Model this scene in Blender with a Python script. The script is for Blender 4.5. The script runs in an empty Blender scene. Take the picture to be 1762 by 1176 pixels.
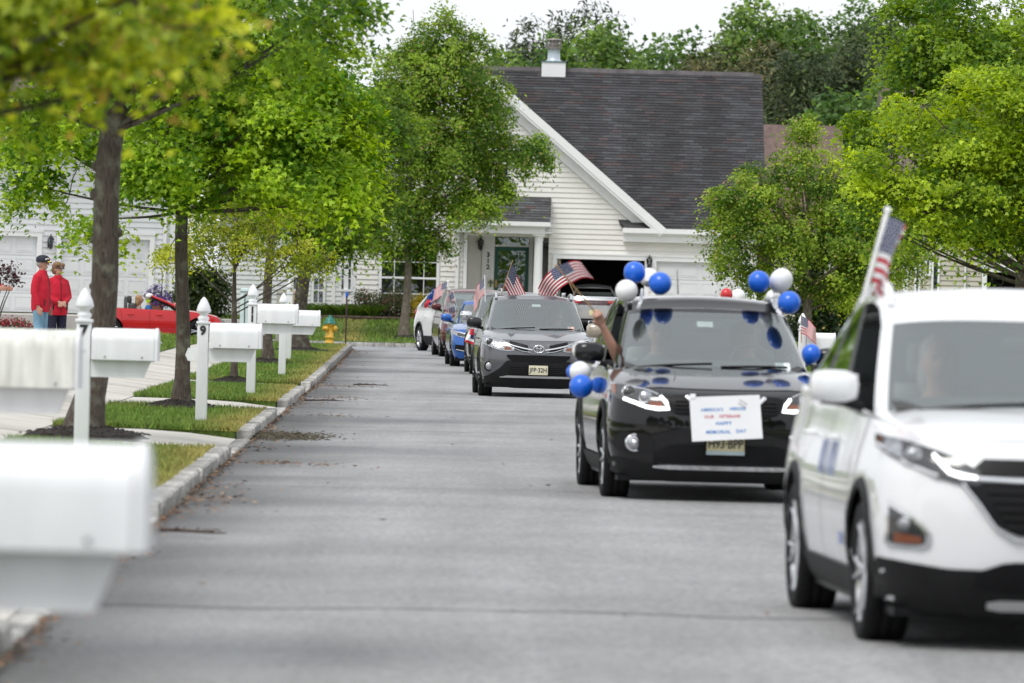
import bpy, bmesh, math, random
import numpy as np
from mathutils import Vector, Matrix

SC = bpy.context.scene
C = SC.collection
PI = math.pi
R = math.radians

# ------------------------------------------------------------------ camera
EYE = 1.6
FPX = 9789.0                      # 200 mm lens on a 36 mm wide frame, photo 1762 px wide
ROLL = R(1.5)
cam_d = bpy.data.cameras.new('camera')
cam = bpy.data.objects.new('camera', cam_d)
C.objects.link(cam)
cam_d.sensor_width = 36.0
cam_d.lens = 200.0
cam_d.clip_start = 0.5
cam_d.clip_end = 3000
cam.matrix_world = (Matrix.Translation((0, 0, EYE)) @ Matrix.Rotation(PI/2 - 76.0/FPX, 4, 'X')
                    @ Matrix.Rotation(ROLL, 4, 'Z'))
cam_d.dof.use_dof = True
cam_d.dof.focus_distance = 90.0
cam_d.dof.aperture_fstop = 5.0
SC.camera = cam

# ------------------------------------------------------------------ sky and light (bright overcast)
SUN_EL, SUN_AZ = R(58), R(215)
w = bpy.data.worlds.new('World'); SC.world = w
w.use_nodes = True
nt = w.node_tree
bg = nt.nodes['Background']
sky = nt.nodes.new('ShaderNodeTexSky')
sky.sky_type = 'NISHITA'; sky.sun_disc = False
sky.sun_elevation = SUN_EL; sky.sun_rotation = SUN_AZ
sky.air_density = 1.0; sky.dust_density = 3.0; sky.ozone_density = 1.0
hs = nt.nodes.new('ShaderNodeHueSaturation'); hs.inputs['Saturation'].default_value = 0.22
mixw = nt.nodes.new('ShaderNodeMix'); mixw.data_type = 'RGBA'
mixw.inputs['Factor'].default_value = 0.72          # the cloud cover: an even white layer over the sky
mixw.inputs['B'].default_value = (11.2, 11.6, 12.1, 1)
nt.links.new(sky.outputs[0], hs.inputs['Color'])
nt.links.new(hs.outputs[0], mixw.inputs['A'])
nt.links.new(mixw.outputs['Result'], bg.inputs['Color'])
bg.inputs['Strength'].default_value = 0.094
sl = bpy.data.lights.new('sun', 'SUN'); sl.energy = 1.5; sl.angle = R(22); sl.color = (1, .965, .91)
so = bpy.data.objects.new('sun', sl); C.objects.link(so)
# the sun stands high behind the camera's left shoulder, veiled by cloud
so.rotation_euler = Vector((-math.sin(SUN_AZ)*math.cos(SUN_EL), -math.cos(SUN_AZ)*math.cos(SUN_EL), -math.sin(SUN_EL))).to_track_quat('-Z', 'Y').to_euler()
SC.view_settings.view_transform = 'Standard'
SC.view_settings.look = 'None'
SC.view_settings.gamma = 1.0
SC.view_settings.use_curve_mapping = False
SC.view_settings.exposure = 0.26
SC.render.engine = 'CYCLES'
SC.cycles.use_denoising = True
SC.cycles.max_bounces = 8
SC.cycles.transparent_max_bounces = 16
SC.cycles.caustics_reflective = False
SC.cycles.caustics_refractive = False
SC.cycles.sample_clamp_indirect = 6.0

# ------------------------------------------------------------------ small helpers
def at(px, py, D):
    """point at depth D that the photo shows at (px, py)"""
    dx, dy = px-881.0, py-588.0
    c, s = math.cos(ROLL), math.sin(ROLL)
    x = dx*c + dy*s
    y = -dx*s + dy*c
    return Vector((x/FPX*D, D, EYE - (y+76.0)/FPX*D))

def clamp(v, a=0., b=1.): return max(a, min(b, v))
def sstep(a, b, v):
    t = clamp((v-a)/(b-a)); return t*t*(3-2*t)
def lerp(a, b, t): return a+(b-a)*t
def interp(tab, v):
    return float(np.interp(v, [p[0] for p in tab], [p[1] for p in tab]))
def spow(c, p): return math.copysign(abs(c)**p, c)

def kx(Y): return -1.745 - 0.0165*Y           # the left gutter line
def gz(Y): return 0.1*sstep(95, 150, Y)       # the road climbs a little
def zl(u, Y):
    """height of the left lots, u metres from the gutter (negative)"""
    z = gz(Y) + 0.105 + 0.02*clamp(-u/2)
    z += (0.12*clamp(-u-2.3, 0, 3.3) + .01*clamp(-u-5.6, 0, 20))*(1-.62*sstep(118, 148, Y))
    return z

_M = {}
def pm(name, col, rough=.6, metal=0., var=.12, scale=6., bump=0., bscale=30., coat=0., spec=.5, stretch=(1, 1, 1), attr=False, emit=None):
    if name in _M: return _M[name]
    m = bpy.data.materials.new(name); _M[name] = m
    m.use_nodes = True
    n, l = m.node_tree.nodes, m.node_tree.links
    b = n['Principled BSDF']
    b.inputs['Roughness'].default_value = rough
    b.inputs['Metallic'].default_value = metal
    b.inputs['Specular IOR Level'].default_value = spec
    if coat: 
        b.inputs['Coat Weight'].default_value = coat
        b.inputs['Coat Roughness'].default_value = .04
    tc = n.new('ShaderNodeTexCoord'); mp = n.new('ShaderNodeMapping')
    mp.inputs['Scale'].default_value = stretch
    l.new(tc.outputs['Object'], mp.inputs['Vector'])
    nz = n.new('ShaderNodeTexNoise'); nz.inputs['Scale'].default_value = scale; nz.inputs['Detail'].default_value = 5
    l.new(mp.outputs[0], nz.inputs['Vector'])
    mx = n.new('ShaderNodeMix'); mx.data_type = 'RGBA'; mx.blend_type = 'MULTIPLY'
    mx.inputs['Factor'].default_value = 1
    rp = n.new('ShaderNodeMapRange'); rp.inputs['From Min'].default_value = .3; rp.inputs['From Max'].default_value = .7
    rp.inputs['To Min'].default_value = 1-var; rp.inputs['To Max'].default_value = 1+var
    l.new(nz.outputs['Fac'], rp.inputs['Value'])
    l.new(rp.outputs[0], mx.inputs['B'])
    if attr:
        at_ = n.new('ShaderNodeAttribute'); at_.attribute_name = 'Col'
        l.new(at_.outputs['Color'], mx.inputs['A'])
    else:
        mx.inputs['A'].default_value = (*col, 1)
    l.new(mx.outputs['Result'], b.inputs['Base Color'])
    if bump:
        n2 = n.new('ShaderNodeTexNoise'); n2.inputs['Scale'].default_value = bscale; n2.inputs['Detail'].default_value = 6
        l.new(mp.outputs[0], n2.inputs['Vector'])
        bp = n.new('ShaderNodeBump'); bp.inputs['Strength'].default_value = bump; bp.inputs['Distance'].default_value = .02
        l.new(n2.outputs['Fac'], bp.inputs['Height']); l.new(bp.outputs[0], b.inputs['Normal'])
    if emit:
        b.inputs['Emission Color'].default_value = (*emit[0], 1); b.inputs['Emission Strength'].default_value = emit[1]
    return m

def set_col(me, cols):
    a = me.color_attributes.new('Col', 'FLOAT_COLOR', 'POINT')
    c = np.ones((len(me.vertices), 4), np.float32); c[:, :3] = np.asarray(cols, np.float32).reshape(-1, 3)
    a.data.foreach_set('color', c.ravel())

def mesh_np(name, V, nper, mat=None):
    """mesh of n-gons that share no vertices: V is (N, nper, 3)"""
    me = bpy.data.meshes.new(name)
    N = len(V)
    me.vertices.add(N*nper); me.vertices.foreach_set('co', np.asarray(V, np.float32).ravel())
    me.loops.add(N*nper); me.loops.foreach_set('vertex_index', np.arange(N*nper, dtype=np.int32))
    me.polygons.add(N); me.polygons.foreach_set('loop_start', np.arange(0, N*nper, nper, dtype=np.int32))
    me.update(calc_edges=True)
    if mat: me.materials.append(mat)
    return me

def link(o, parent=None):
    C.objects.link(o)
    if parent is not None: o.parent = parent
    return o

def tag(o, label=None, cat=None, group=None, kind=None):
    if label: o['label'] = label
    if cat: o['category'] = cat
    if group: o['group'] = group
    if kind: o['kind'] = kind
    return o

def thing(name, label, cat, loc=(0, 0, 0), rotz=0., group=None):
    o = bpy.data.objects.new(name, None); C.objects.link(o)
    o.empty_display_size = .1
    o.location = loc; o.rotation_euler = (0, 0, rotz)
    return tag(o, label, cat, group)

class MB:
    def __init__(s): s.v = []; s.f = []; s.m = []; s.sm = []
    def add(s, vs, fs, mi=0, smooth=False):
        b = len(s.v); s.v.extend([tuple(p) for p in vs])
        for f in fs:
            s.f.append([b+i for i in f]); s.m.append(mi); s.sm.append(smooth)
        return s
    def box(s, x0, x1, y0, y1, z0, z1, mi=0, rot=None):
        vs = [Vector((x, y, z)) for z in (z0, z1) for y in (y0, y1) for x in (x0, x1)]
        if rot: vs = [rot @ p for p in vs]
        return s.add(vs, [(0, 2, 3, 1), (4, 5, 7, 6), (0, 1, 5, 4), (2, 6, 7, 3), (0, 4, 6, 2), (1, 3, 7, 5)], mi)
    def bbox(s, x0, x1, y0, y1, z0, z1, r=.01, mi=0):
        """box with bevelled edges"""
        bm = bmesh.new(); bmesh.ops.create_cube(bm, size=1)
        for v in bm.verts:
            v.co = Vector(((x0+x1)/2+v.co.x*(x1-x0), (y0+y1)/2+v.co.y*(y1-y0), (z0+z1)/2+v.co.z*(z1-z0)))
        bmesh.ops.bevel(bm, geom=bm.edges[:], offset=r, segments=2, affect='EDGES', profile=.6)
        bm.verts.index_update()
        s.add([v.co.copy() for v in bm.verts], [[v.index for v in f.verts] for f in bm.faces], mi, True)
        bm.free(); return s
    def tube(s, pts, rad, n=8, mi=0, caps=True, smooth=True, ell=None):
        pts = [Vector(p) for p in pts]
        if not hasattr(rad, '__len__'): rad = [rad]*len(pts)
        vs = []; prev = None
        for i, p in enumerate(pts):
            d = (pts[min(i+1, len(pts)-1)] - pts[max(i-1, 0)])
            d = d.normalized() if d.length > 1e-9 else Vector((0, 0, 1))
            if prev is None:
                a = d.orthogonal().normalized() if abs(d.z) < .9 else Vector((1, 0, 0))
                a = (a - d*a.dot(d)).normalized()
            else:
                a = (prev - d*prev.dot(d)).normalized()
            prev = a; b = d.cross(a)
            ea, eb = ell[i] if ell else (1, 1)
            for k in range(n):
                t = 2*PI*k/n
                vs.append(p + a*(math.cos(t)*rad[i]*ea) + b*(math.sin(t)*rad[i]*eb))
        fs = [(i*n+k, i*n+(k+1) % n, (i+1)*n+(k+1) % n, (i+1)*n+k) for i in range(len(pts)-1) for k in range(n)]
        s.add(vs, fs, mi, smooth)
        if caps:
            s.add(vs[:n], [list(range(n))[::-1]], mi); s.add(vs[-n:], [list(range(n))], mi)
        return s
    def lathe(s, prof, n=20, M=None, mi=0, smooth=True):
        """prof: (radius, height) list, turned about z, then moved by M"""
        vs = [Vector((r*math.cos(2*PI*k/n), r*math.sin(2*PI*k/n), z)) for r, z in prof for k in range(n)]
        if M is not None: vs = [M @ p for p in vs]
        fs = [(i*n+k, i*n+(k+1) % n, (i+1)*n+(k+1) % n, (i+1)*n+k) for i in range(len(prof)-1) for k in range(n)]
        return s.add(vs, fs, mi, smooth)
    def ball(s, c, r, n=12, m=8, mi=0, M=None):
        c = Vector(c)
        if not hasattr(r, '__len__'): r = (r, r, r)
        vs = []
        for i in range(m+1):
            ph = PI*i/m
            for k in range(n):
                t = 2*PI*k/n
                q = Vector((r[0]*math.sin(ph)*math.cos(t), r[1]*math.sin(ph)*math.sin(t), -r[2]*math.cos(ph)))
                vs.append(c + (M @ q if M is not None else q))
        fs = [(i*n+k, i*n+(k+1) % n, (i+1)*n+(k+1) % n, (i+1)*n+k) for i in range(m) for k in range(n)]
        return s.add(vs, fs, mi, True)
    def prism(s, poly, z0, z1, M=None, mi=0):
        n = len(poly)
        vs = [Vector((x, y, z0)) for x, y in poly]+[Vector((x, y, z1)) for x, y in poly]
        if M is not None: vs = [M @ p for p in vs]
        fs = [list(range(n))[::-1], list(range(n, 2*n))]+[(i, (i+1) % n, n+(i+1) % n, n+i) for i in range(n)]
        return s.add(vs, fs, mi)
    def grid(s, fn, nu, nv, mi=0, smooth=True, flip=False):
        vs = [fn(i/nu, j/nv) for i in range(nu+1) for j in range(nv+1)]
        fs = []
        for i in range(nu):
            for j in range(nv):
                a = i*(nv+1)+j; q = (a, a+nv+1, a+nv+2, a+1)
                fs.append(q[::-1] if flip else q)
        return s.add(vs, fs, mi, smooth)
    def mesh(s, name, mats, weld=False, sharp=None):
        me = bpy.data.meshes.new(name)
        me.from_pydata(s.v, [], s.f)
        for m in (mats if isinstance(mats, (list, tuple)) else [mats]): me.materials.append(m)
        me.polygons.foreach_set('material_index', s.m)
        me.polygons.foreach_set('use_smooth', s.sm)
        if weld:
            bm = bmesh.new(); bm.from_mesh(me); bmesh.ops.remove_doubles(bm, verts=bm.verts, dist=1e-4)
            bmesh.ops.recalc_face_normals(bm, faces=bm.faces); bm.to_mesh(me); bm.free()
        if sharp: me.set_sharp_from_angle(angle=sharp)
        me.update()
        return me
    def build(s, name, mats, parent=None, weld=False, sharp=None, label=None, cat=None, group=None, kind=None):
        o = bpy.data.objects.new(name, s.mesh(name, mats, weld, sharp))
        link(o, parent)
        return tag(o, label, cat, group, kind)

def struct(o): o['kind'] = 'structure'; return o
def inst(me, name, parent, loc=(0, 0, 0), rot=(0, 0, 0), scale=(1, 1, 1)):
    o = bpy.data.objects.new(name, me); link(o, parent)
    o.location = loc; o.rotation_euler = rot; o.scale = scale
    return o

# text meshes are made first, while the scene is small
_T = {}
def text_mesh(s, size=1., extrude=.0, align='CENTER', bold=0., shear=0., spacing=1.):
    key = (s, size, extrude, align, bold, shear, spacing)
    if key in _T: return _T[key]
    cu = bpy.data.curves.new('text', 'FONT'); cu.body = s; cu.size = size; cu.extrude = extrude
    cu.align_x = align; cu.align_y = 'CENTER'; cu.resolution_u = 3; cu.offset = bold; cu.shear = shear; cu.space_character = spacing
    o = bpy.data.objects.new('text', cu); C.objects.link(o)
    dg = bpy.context.evaluated_depsgraph_get()
    me = bpy.data.meshes.new_from_object(o.evaluated_get(dg))
    bpy.data.objects.remove(o); bpy.data.curves.remove(cu)
    _T[key] = me
    return me

def text(name, s, size, mat, parent, loc, rot=(PI/2, 0, 0), **kw):
    me = text_mesh(s, size, **kw).copy(); me.materials.clear(); me.materials.append(mat)
    return inst(me, name, parent, loc, rot)

def remeshed(mb, voxel, smooth=4):
    """one continuous skin over overlapping pieces"""
    me = mb.mesh('body', [])
    o = bpy.data.objects.new('body', me); C.objects.link(o)
    r = o.modifiers.new('r', 'REMESH'); r.mode = 'VOXEL'; r.voxel_size = voxel
    if smooth:
        sm = o.modifiers.new('s', 'SMOOTH'); sm.iterations = smooth; sm.factor = .5
    dg = bpy.context.evaluated_depsgraph_get()
    out = bpy.data.meshes.new_from_object(o.evaluated_get(dg))
    bpy.data.objects.remove(o)
    out.polygons.foreach_set('use_smooth', [True]*len(out.polygons))
    out.materials.clear()
    return out


# ================================================================== THE SETTING: ground, road, kerbs, walks, lawns
random.seed(4); rng = np.random.default_rng(4)

def asphalt():
    m = pm('asphalt', (.275, .284, .300), .9, var=.13, scale=.55, bump=.55, bscale=95.)
    n, l = m.node_tree.nodes, m.node_tree.links
    b = n['Principled BSDF']; mx = [x for x in n if x.type == 'MIX'][0]
    tc = [x for x in n if x.type == 'TEX_COORD'][0]
    # stone chips
    v = n.new('ShaderNodeTexNoise'); v.inputs['Scale'].default_value = 24; v.inputs['Detail'].default_value = 7; v.inputs['Roughness'].default_value = .8
    l.new(tc.outputs['Object'], v.inputs['Vector'])
    r = n.new('ShaderNodeMapRange'); r.inputs['From Min'].default_value = .25; r.inputs['From Max'].default_value = .75
    r.inputs['To Min'].default_value = .25; r.inputs['To Max'].default_value = 1.85
    l.new(v.outputs['Fac'], r.inputs['Value'])
    m2 = n.new('ShaderNodeMix'); m2.data_type = 'RGBA'; m2.blend_type = 'MULTIPLY'; m2.inputs['Factor'].default_value = 1
    l.new(mx.outputs['Result'], m2.inputs['A']); l.new(r.outputs[0], m2.inputs['B'])
    # old patches, tar joints across the lane and tyre-worn streaks along it
    mp = n.new('ShaderNodeMapping'); mp.inputs['Scale'].default_value = (1.1, .045, 1)
    l.new(tc.outputs['Object'], mp.inputs['Vector'])
    w2 = n.new('ShaderNodeTexNoise'); w2.inputs['Scale'].default_value = 1.3; w2.inputs['Detail'].default_value = 4
    l.new(mp.outputs[0], w2.inputs['Vector'])
    r2 = n.new('ShaderNodeMapRange'); r2.inputs['From Min'].default_value = .3; r2.inputs['From Max'].default_value = .7
    r2.inputs['To Min'].default_value = .86; r2.inputs['To Max'].default_value = 1.10
    l.new(w2.outputs['Fac'], r2.inputs['Value'])
    m3 = n.new('ShaderNodeMix'); m3.data_type = 'RGBA'; m3.blend_type = 'MULTIPLY'; m3.inputs['Factor'].default_value = 1
    l.new(m2.outputs['Result'], m3.inputs['A']); l.new(r2.outputs[0], m3.inputs['B'])
    # dirt that gathers along the gutter
    a = n.new('ShaderNodeAttribute'); a.attribute_name = 'Col'
    m4 = n.new('ShaderNodeMix'); m4.data_type = 'RGBA'; m4.blend_type = 'MULTIPLY'; m4.inputs['Factor'].default_value = 1
    l.new(m3.outputs['Result'], m4.inputs['A']); l.new(a.outputs['Color'], m4.inputs['B'])
    l.new(m4.outputs['Result'], b.inputs['Base Color'])
    return m

M_ASPH = asphalt()
M_CONC = pm('concrete', (.50, .475, .435), .85, var=.13, scale=1.4, bump=.25, bscale=60)
M_LAWN = pm('lawn_soil', (.10, .155, .026), .95, var=.35, scale=2.2, bump=.8, bscale=50)
M_GRASS = pm('grass_blades', (.1, .2, .03), .7, var=.2, scale=3, attr=True)
M_KERB = pm('granite', (.40, .39, .37), .85, var=.38, scale=9, bump=.6, bscale=40)
def per_object(m, lo=.65, hi=1.25):
    n, l = m.node_tree.nodes, m.node_tree.links; b = n['Principled BSDF']; src = b.inputs['Base Color'].links[0].from_socket
    oi = n.new('ShaderNodeObjectInfo'); r = n.new('ShaderNodeMapRange'); r.inputs['To Min'].default_value = lo; r.inputs['To Max'].default_value = hi
    x = n.new('ShaderNodeMix'); x.data_type = 'RGBA'; x.blend_type = 'MULTIPLY'; x.inputs['Factor'].default_value = 1
    l.new(oi.outputs['Random'], r.inputs['Value']); l.new(src, x.inputs['A']); l.new(r.outputs[0], x.inputs['B']); l.new(x.outputs['Result'], b.inputs['Base Color'])
per_object(M_KERB); per_object(M_CONC, .86, 1.08)
M_DIRT = pm('dirt', (.10, .075, .05), .95, var=.3, scale=5, bump=.5)
M_MULCH = pm('mulch', (.022, .017, .014), .95, var=.5, scale=30, bump=1., bscale=60)
M_LITTER = pm('leaf_litter', (.25, .12, .05), .8, var=.3, scale=20, attr=True)

# one base sheet to the horizon
mb = MB()
ys = [-20, 0, 60, 120, 168, 176, 190, 260, 420, 900]
zs = [-.16, -.16, -.16, -.16, -.16, -.1, .3, .6, .8, 1.0]
for i in range(len(ys)-1):
    mb.add([(-500, ys[i], zs[i]), (500, ys[i], zs[i]), (500, ys[i+1], zs[i+1]), (-500, ys[i+1], zs[i+1])], [(0, 1, 2, 3)])
struct(mb.build('ground', pm('meadow', (.07, .11, .03), .95, var=.3, scale=.3)))

# road: main lane plus cross street in one sheet
RW = 8.7                                        # gutter to gutter
mb = MB(); cols = []
yv = list(np.arange(4, 150, .8))+list(np.arange(150, 161.01, .5))
us = [0, .12, .3, .5, .75, 1.0, 1.4, 2.0, 2.8, 4.3, 6, 7.5, 8.3, RW]
def gut(u, Y):
    d = min(u, RW-u)
    g = .40+.60*sstep(-.05, 1.25, d+.30*math.sin(Y*.9)*math.sin(Y*.37+1)+.1*math.sin(Y*2.3))
    return (g*1.02, g*.99, g*.95)
vs = []; fs = []
for Y in yv:
    for u in us:
        vs.append((kx(Y)+u, Y, gz(Y)+.02*math.sin(PI*u/RW)))
        cols.append(gut(u, Y) if Y < 150 else (1, 1, 1))
nu = len(us)
for i in range(len(yv)-1):
    for j in range(nu-1):
        a = i*nu+j; fs.append((a, a+1, a+nu+1, a+nu))
mb.add(vs, fs, 0, True)
road = struct(mb.build('road', M_ASPH)); set_col(road.data, cols)
mb = MB(); z = gz(160)-.006
mb.add([(-60, 152.6, z), (45, 152.6, z), (45, 161, z), (-60, 161, z)], [(0, 1, 2, 3)])
cs = struct(mb.build('cross_street', M_ASPH)); set_col(cs.data, [(1, 1, 1)]*4)
# tar joints and cracks across the lane
M_TAR = pm('tar', (.06, .06, .062), .7, var=.2)
for yj, wj in ((28.6, .055), (46.5, .03), (66, .05), (79, .035), (92, .05), (108, .06)):
    mb = MB(); pts = [(kx(yj)+.1+u, yj+.10*math.sin(u*2.1+yj)+.05*math.sin(u*5.3)+.02*u) for u in np.linspace(0, 8.4, 40)]
    vs = []
    for i, (x, y) in enumerate(pts):
        ww = wj*(.5+.6*abs(math.sin(i*1.7+yj)))
        zz = gz(y)+.02*math.sin(PI*(x-kx(y))/RW)+.004
        vs += [(x, y-ww/2, zz), (x, y+ww/2, zz)]
    mb.add(vs, [(2*i, 2*i+2, 2*i+3, 2*i+1) for i in range(len(pts)-1)])
    struct(mb.build('tar_joint', M_TAR))

# ---- left verge: concrete base, kerb stones, sidewalk slabs, driveway slabs, lawns
LOW = [(25.0, 38.9), (53.8, 60.0), (71.5, 77.0), (89.0, 93.0)]       # driveways: kerb is dropped there
def is_low(Y): return any(a <= Y < b for a, b in LOW)
ISL = [(8, 24.95), (38.95, 53.75), (60.03, 71.45), (77.03, 88.95), (93.03, 151.0)]

mb = MB()
ul = [-.02, -.3, -1, -2.1, -2.3, -3.5, -4.5, -5.6, -12, -40]
yv = list(np.arange(8, 152.1, 3.0))
vs = [(kx(Y)+u, Y, zl(u, Y)-(.14 if u > -2.2 else .03)) for Y in yv for u in ul]; nu = len(ul)
mb.add(vs, [(i*nu+j+1, i*nu+j, (i+1)*nu+j, (i+1)*nu+j+1) for i in range(len(yv)-1) for j in range(nu-1)], 0, True)
struct(mb.build('verge', M_DIRT))

def sheet(name, u0, u1, y0, y1, lift, mat, parent=None, du=1.2, dy=2.0, skirt=.05, zf=zl, edge=0.):
    nu_ = max(1, int(abs(u1-u0)/du)); ny = max(1, int((y1-y0)/dy))
    vs = []; fs = []
    for i in range(ny+1):
        Y = lerp(y0, y1, i/ny)
        for j in range(nu_+1):
            u = lerp(u0, u1, j/nu_)
            vs.append((kx(Y)+u, Y, zf(u, Y)+lift))
    k = nu_+1
    for i in range(ny):
        for j in range(nu_):
            a = i*k+j; fs.append((a, a+1, a+k+1, a+k) if u1 > u0 else (a+1, a, a+k, a+k+1))
    rim = [j for j in range(k)]+[i*k+nu_ for i in range(1, ny+1)]+[ny*k+j for j in range(nu_-1, -1, -1)]+[i*k for i in range(ny-1, 0, -1)]
    b = len(vs)
    vs += [(vs[r][0], vs[r][1], vs[r][2]-skirt) for r in rim]
    for q in range(len(rim)):
        fs.append((rim[q], rim[(q+1) % len(rim)], b+(q+1) % len(rim), b+q))
    m = MB().add(vs, fs, 0, False)
    return m.build(name, mat, parent)

walk = struct(sheet('sidewalk', -3.5, -2.1, 8, 151.5, -.022, M_DIRT, skirt=.02))
for i in range(95):
    y0 = 9+i*1.5
    sheet('slab', -3.49, -2.11, y0, y0+1.485, .0+random.uniform(-.004, .004), M_CONC, walk, du=2, dy=5)
drive = struct(sheet('driveway', -2.1, -.15, 25, 38.9, -.13, M_DIRT, skirt=.02))
for (a, b) in LOW:
    n = max(1, round((b-a)/3.2)); st = (b-a)/n
    for k in range(n):
        y0 = a+k*st; y1 = y0+st-.02
        # the apron between walk and gutter dips to the dropped kerb
        ap = lambda u, Y: zl(u, Y)-.008-.07*clamp(1+(u+.15)/.7)
        sheet('slab', -2.09, -.15, y0, y1, .002, M_CONC, drive, du=.4, dy=5, zf=ap)
        for (ua, ub) in ((-7.4, -3.51), (-11.3, -7.42)):
            sheet('slab', ua, ub, y0, y1, .0+random.uniform(-.003, .003), M_CONC, drive, du=1.1, dy=5)

lawn_l = None
for (a, b) in ISL:
    o = sheet('lawn', -2.085, -.16, a, b, .006, M_LAWN, None, du=.35, dy=1.0, skirt=.16); struct(o)
for (a, b) in ISL[1:]+[ISL[0]]:
    o = sheet('lawn', -30, -3.52, a, b, .006, M_LAWN, None, du=1.0, dy=1.5, skirt=.06); struct(o)

# kerb stones
kerb = struct(sheet('kerb', -.14, .0, 8, 152, -.125, M_DIRT, skirt=.02, zf=lambda u, Y: gz(Y)+.0+.11))
def stone_mesh(seed, h):
    rr = random.Random(seed); bm = bmesh.new(); bmesh.ops.create_cube(bm, size=1)
    for v in bm.verts:
        v.co = Vector((v.co.x*.15, v.co.y*.272, v.co.z*h+h/2)) + Vector((rr.uniform(-.006, .006), rr.uniform(-.008, .008), rr.uniform(-.008, .008) if v.co.z > 0 else 0))
    bmesh.ops.bevel(bm, geom=[e for e in bm.edges if all(v.co.z > .02 for v in e.verts)], offset=.018, segments=1, affect='EDGES')
    me = bpy.data.meshes.new('kerb_stone'); bm.to_mesh(me); bm.free(); me.materials.append(M_KERB); return me
KS = [stone_mesh(k, .145) for k in range(6)]; KL = [stone_mesh(k+20, .045) for k in range(4)]
far = MB(); yk = 20.0; cnt = 0
while yk < 150.5:
    low = is_low(yk)
    if cnt < 300:
        inst(random.choice(KL if low else KS), 'kerb_stone', kerb, (kx(yk)-.075+random.uniform(-.006, .006), yk, gz(yk)-.012),
             (0, 0, .0165+random.uniform(-.03, .03)), (1, 1, 1))
        cnt += 1
    else:
        h = .02 if low else .13
        far.box(kx(yk)-.15, kx(yk)+random.uniform(-.006, .006), yk-.143, yk+.143, gz(yk)-.01, gz(yk)+h+random.uniform(-.006, .006))
    yk += .298
# the corner turns into the cross street
for k in range(22):
    a = k/21*PI/2; cx, cy = kx(150.6)-2.6, 150.6
    x, y = cx+2.53*math.cos(a), cy+2.53*math.sin(a)
    far.box(-.075, .075, -.085, .085, gz(152)-.01, gz(152)+.13, rot=Matrix.Translation((x, y, 0)) @ Matrix.Rotation(a, 4, 'Z'))
xx = kx(150.6)-2.75
while xx > -40:
    far.box(xx-.14, xx+.14, 153.06, 153.2, gz(152)-.01, gz(152)+.13); xx -= .298
far.build('kerb_stone', M_KERB, kerb, kind='stuff')
# lawn rounding the corner
mb = MB()
poly = [(-40, 150.9), (kx(150.6)-2.1, 150.9), (kx(150.6)-.16, 150.9)]
poly += [(kx(150.6)-2.6+2.44*math.cos(a), 150.6+2.44*math.sin(a)) for a in np.linspace(.15, PI/2, 12)]+[(-40, 153.05)]
mb.add([(x, y, (zl(min(-.2, x-kx(y)), 150)+.028 if y < 151 else gz(152)+.135)) for x, y in poly], [list(range(len(poly)))])
struct(mb.build('lawn', M_LAWN))

# far kerb of the cross street, yard and driveway of the houses beyond
FK = struct(MB().box(-60, 45, 161.0, 161.16, -.1, .12).build('kerb', M_DIRT))
bx = MB()
xx = -30.
while xx < 12:
    bx.bbox(xx+.005, xx+.285, 160.95, 161.14, .02, .215+random.uniform(-.01, .012), r=.012)
    xx += .29
bx.build('kerb_stone', M_KERB, FK, kind='stuff')
GARX0, GARX1 = at(958, 470, 176).x, at(1281, 470, 176).x
def zf_yard(x, Y):
    t = clamp((Y-161.2)/(176-161.2))
    left = .225+.52*sstep(0, .62, t)+.05*t
    right = .20+.42*t
    return lerp(left, right, sstep(GARX0-1.6, GARX0-.4, x))
mb = MB()
xs = list(np.linspace(-60, -10, 12))+list(np.linspace(-9, GARX0-.35, 16))
yv = np.linspace(161.15, 178.5, 14); n = len(yv)
vs = [(x, y, zf_yard(x, y)) for x in xs for y in yv]
mb.add(vs, [(i*n+j, (i+1)*n+j, (i+1)*n+j+1, i*n+j+1) for i in range(len(xs)-1) for j in range(n-1)], 0, True)
struct(mb.build('lawn', M_LAWN))
mb = MB(); xs = np.linspace(GARX0-.35, GARX1+.4, 6)
vs = [(x, y, zf_yard(x, y)-.012) for x in xs for y in yv]
mb.add(vs, [(i*n+j, (i+1)*n+j, (i+1)*n+j+1, i*n+j+1) for i in range(len(xs)-1) for j in range(n-1)], 0, True)
struct(mb.build('driveway', M_CONC))
mb = MB(); xs = np.linspace(GARX1+.4, 60, 8)
vs = [(x, y, zf_yard(x, y)) for x in xs for y in yv]
mb.add(vs, [(i*n+j, (i+1)*n+j, (i+1)*n+j+1, i*n+j+1) for i in range(len(xs)-1) for j in range(n-1)], 0, True)
struct(mb.build('lawn', M_LAWN))
# right hand side of the street: kerb, strip, walk, lawns
zr = lambda u, Y: gz(Y)+.11+.03*clamp((u-RW)/2, 0, 8)
struct(sheet('kerb', RW, RW+.15, 8, 152, .012, M_KERB, zf=zr, skirt=.2))
struct(sheet('lawn', RW+.15, RW+2.2, 8, 152, .02, M_LAWN, zf=zr, du=.5))
struct(sheet('sidewalk', RW+2.2, RW+3.6, 8, 152, .0, M_CONC, zf=zr))
struct(sheet('lawn', RW+3.6, RW+40, 8, 152, .02, M_LAWN, zf=zr, du=3))

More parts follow.
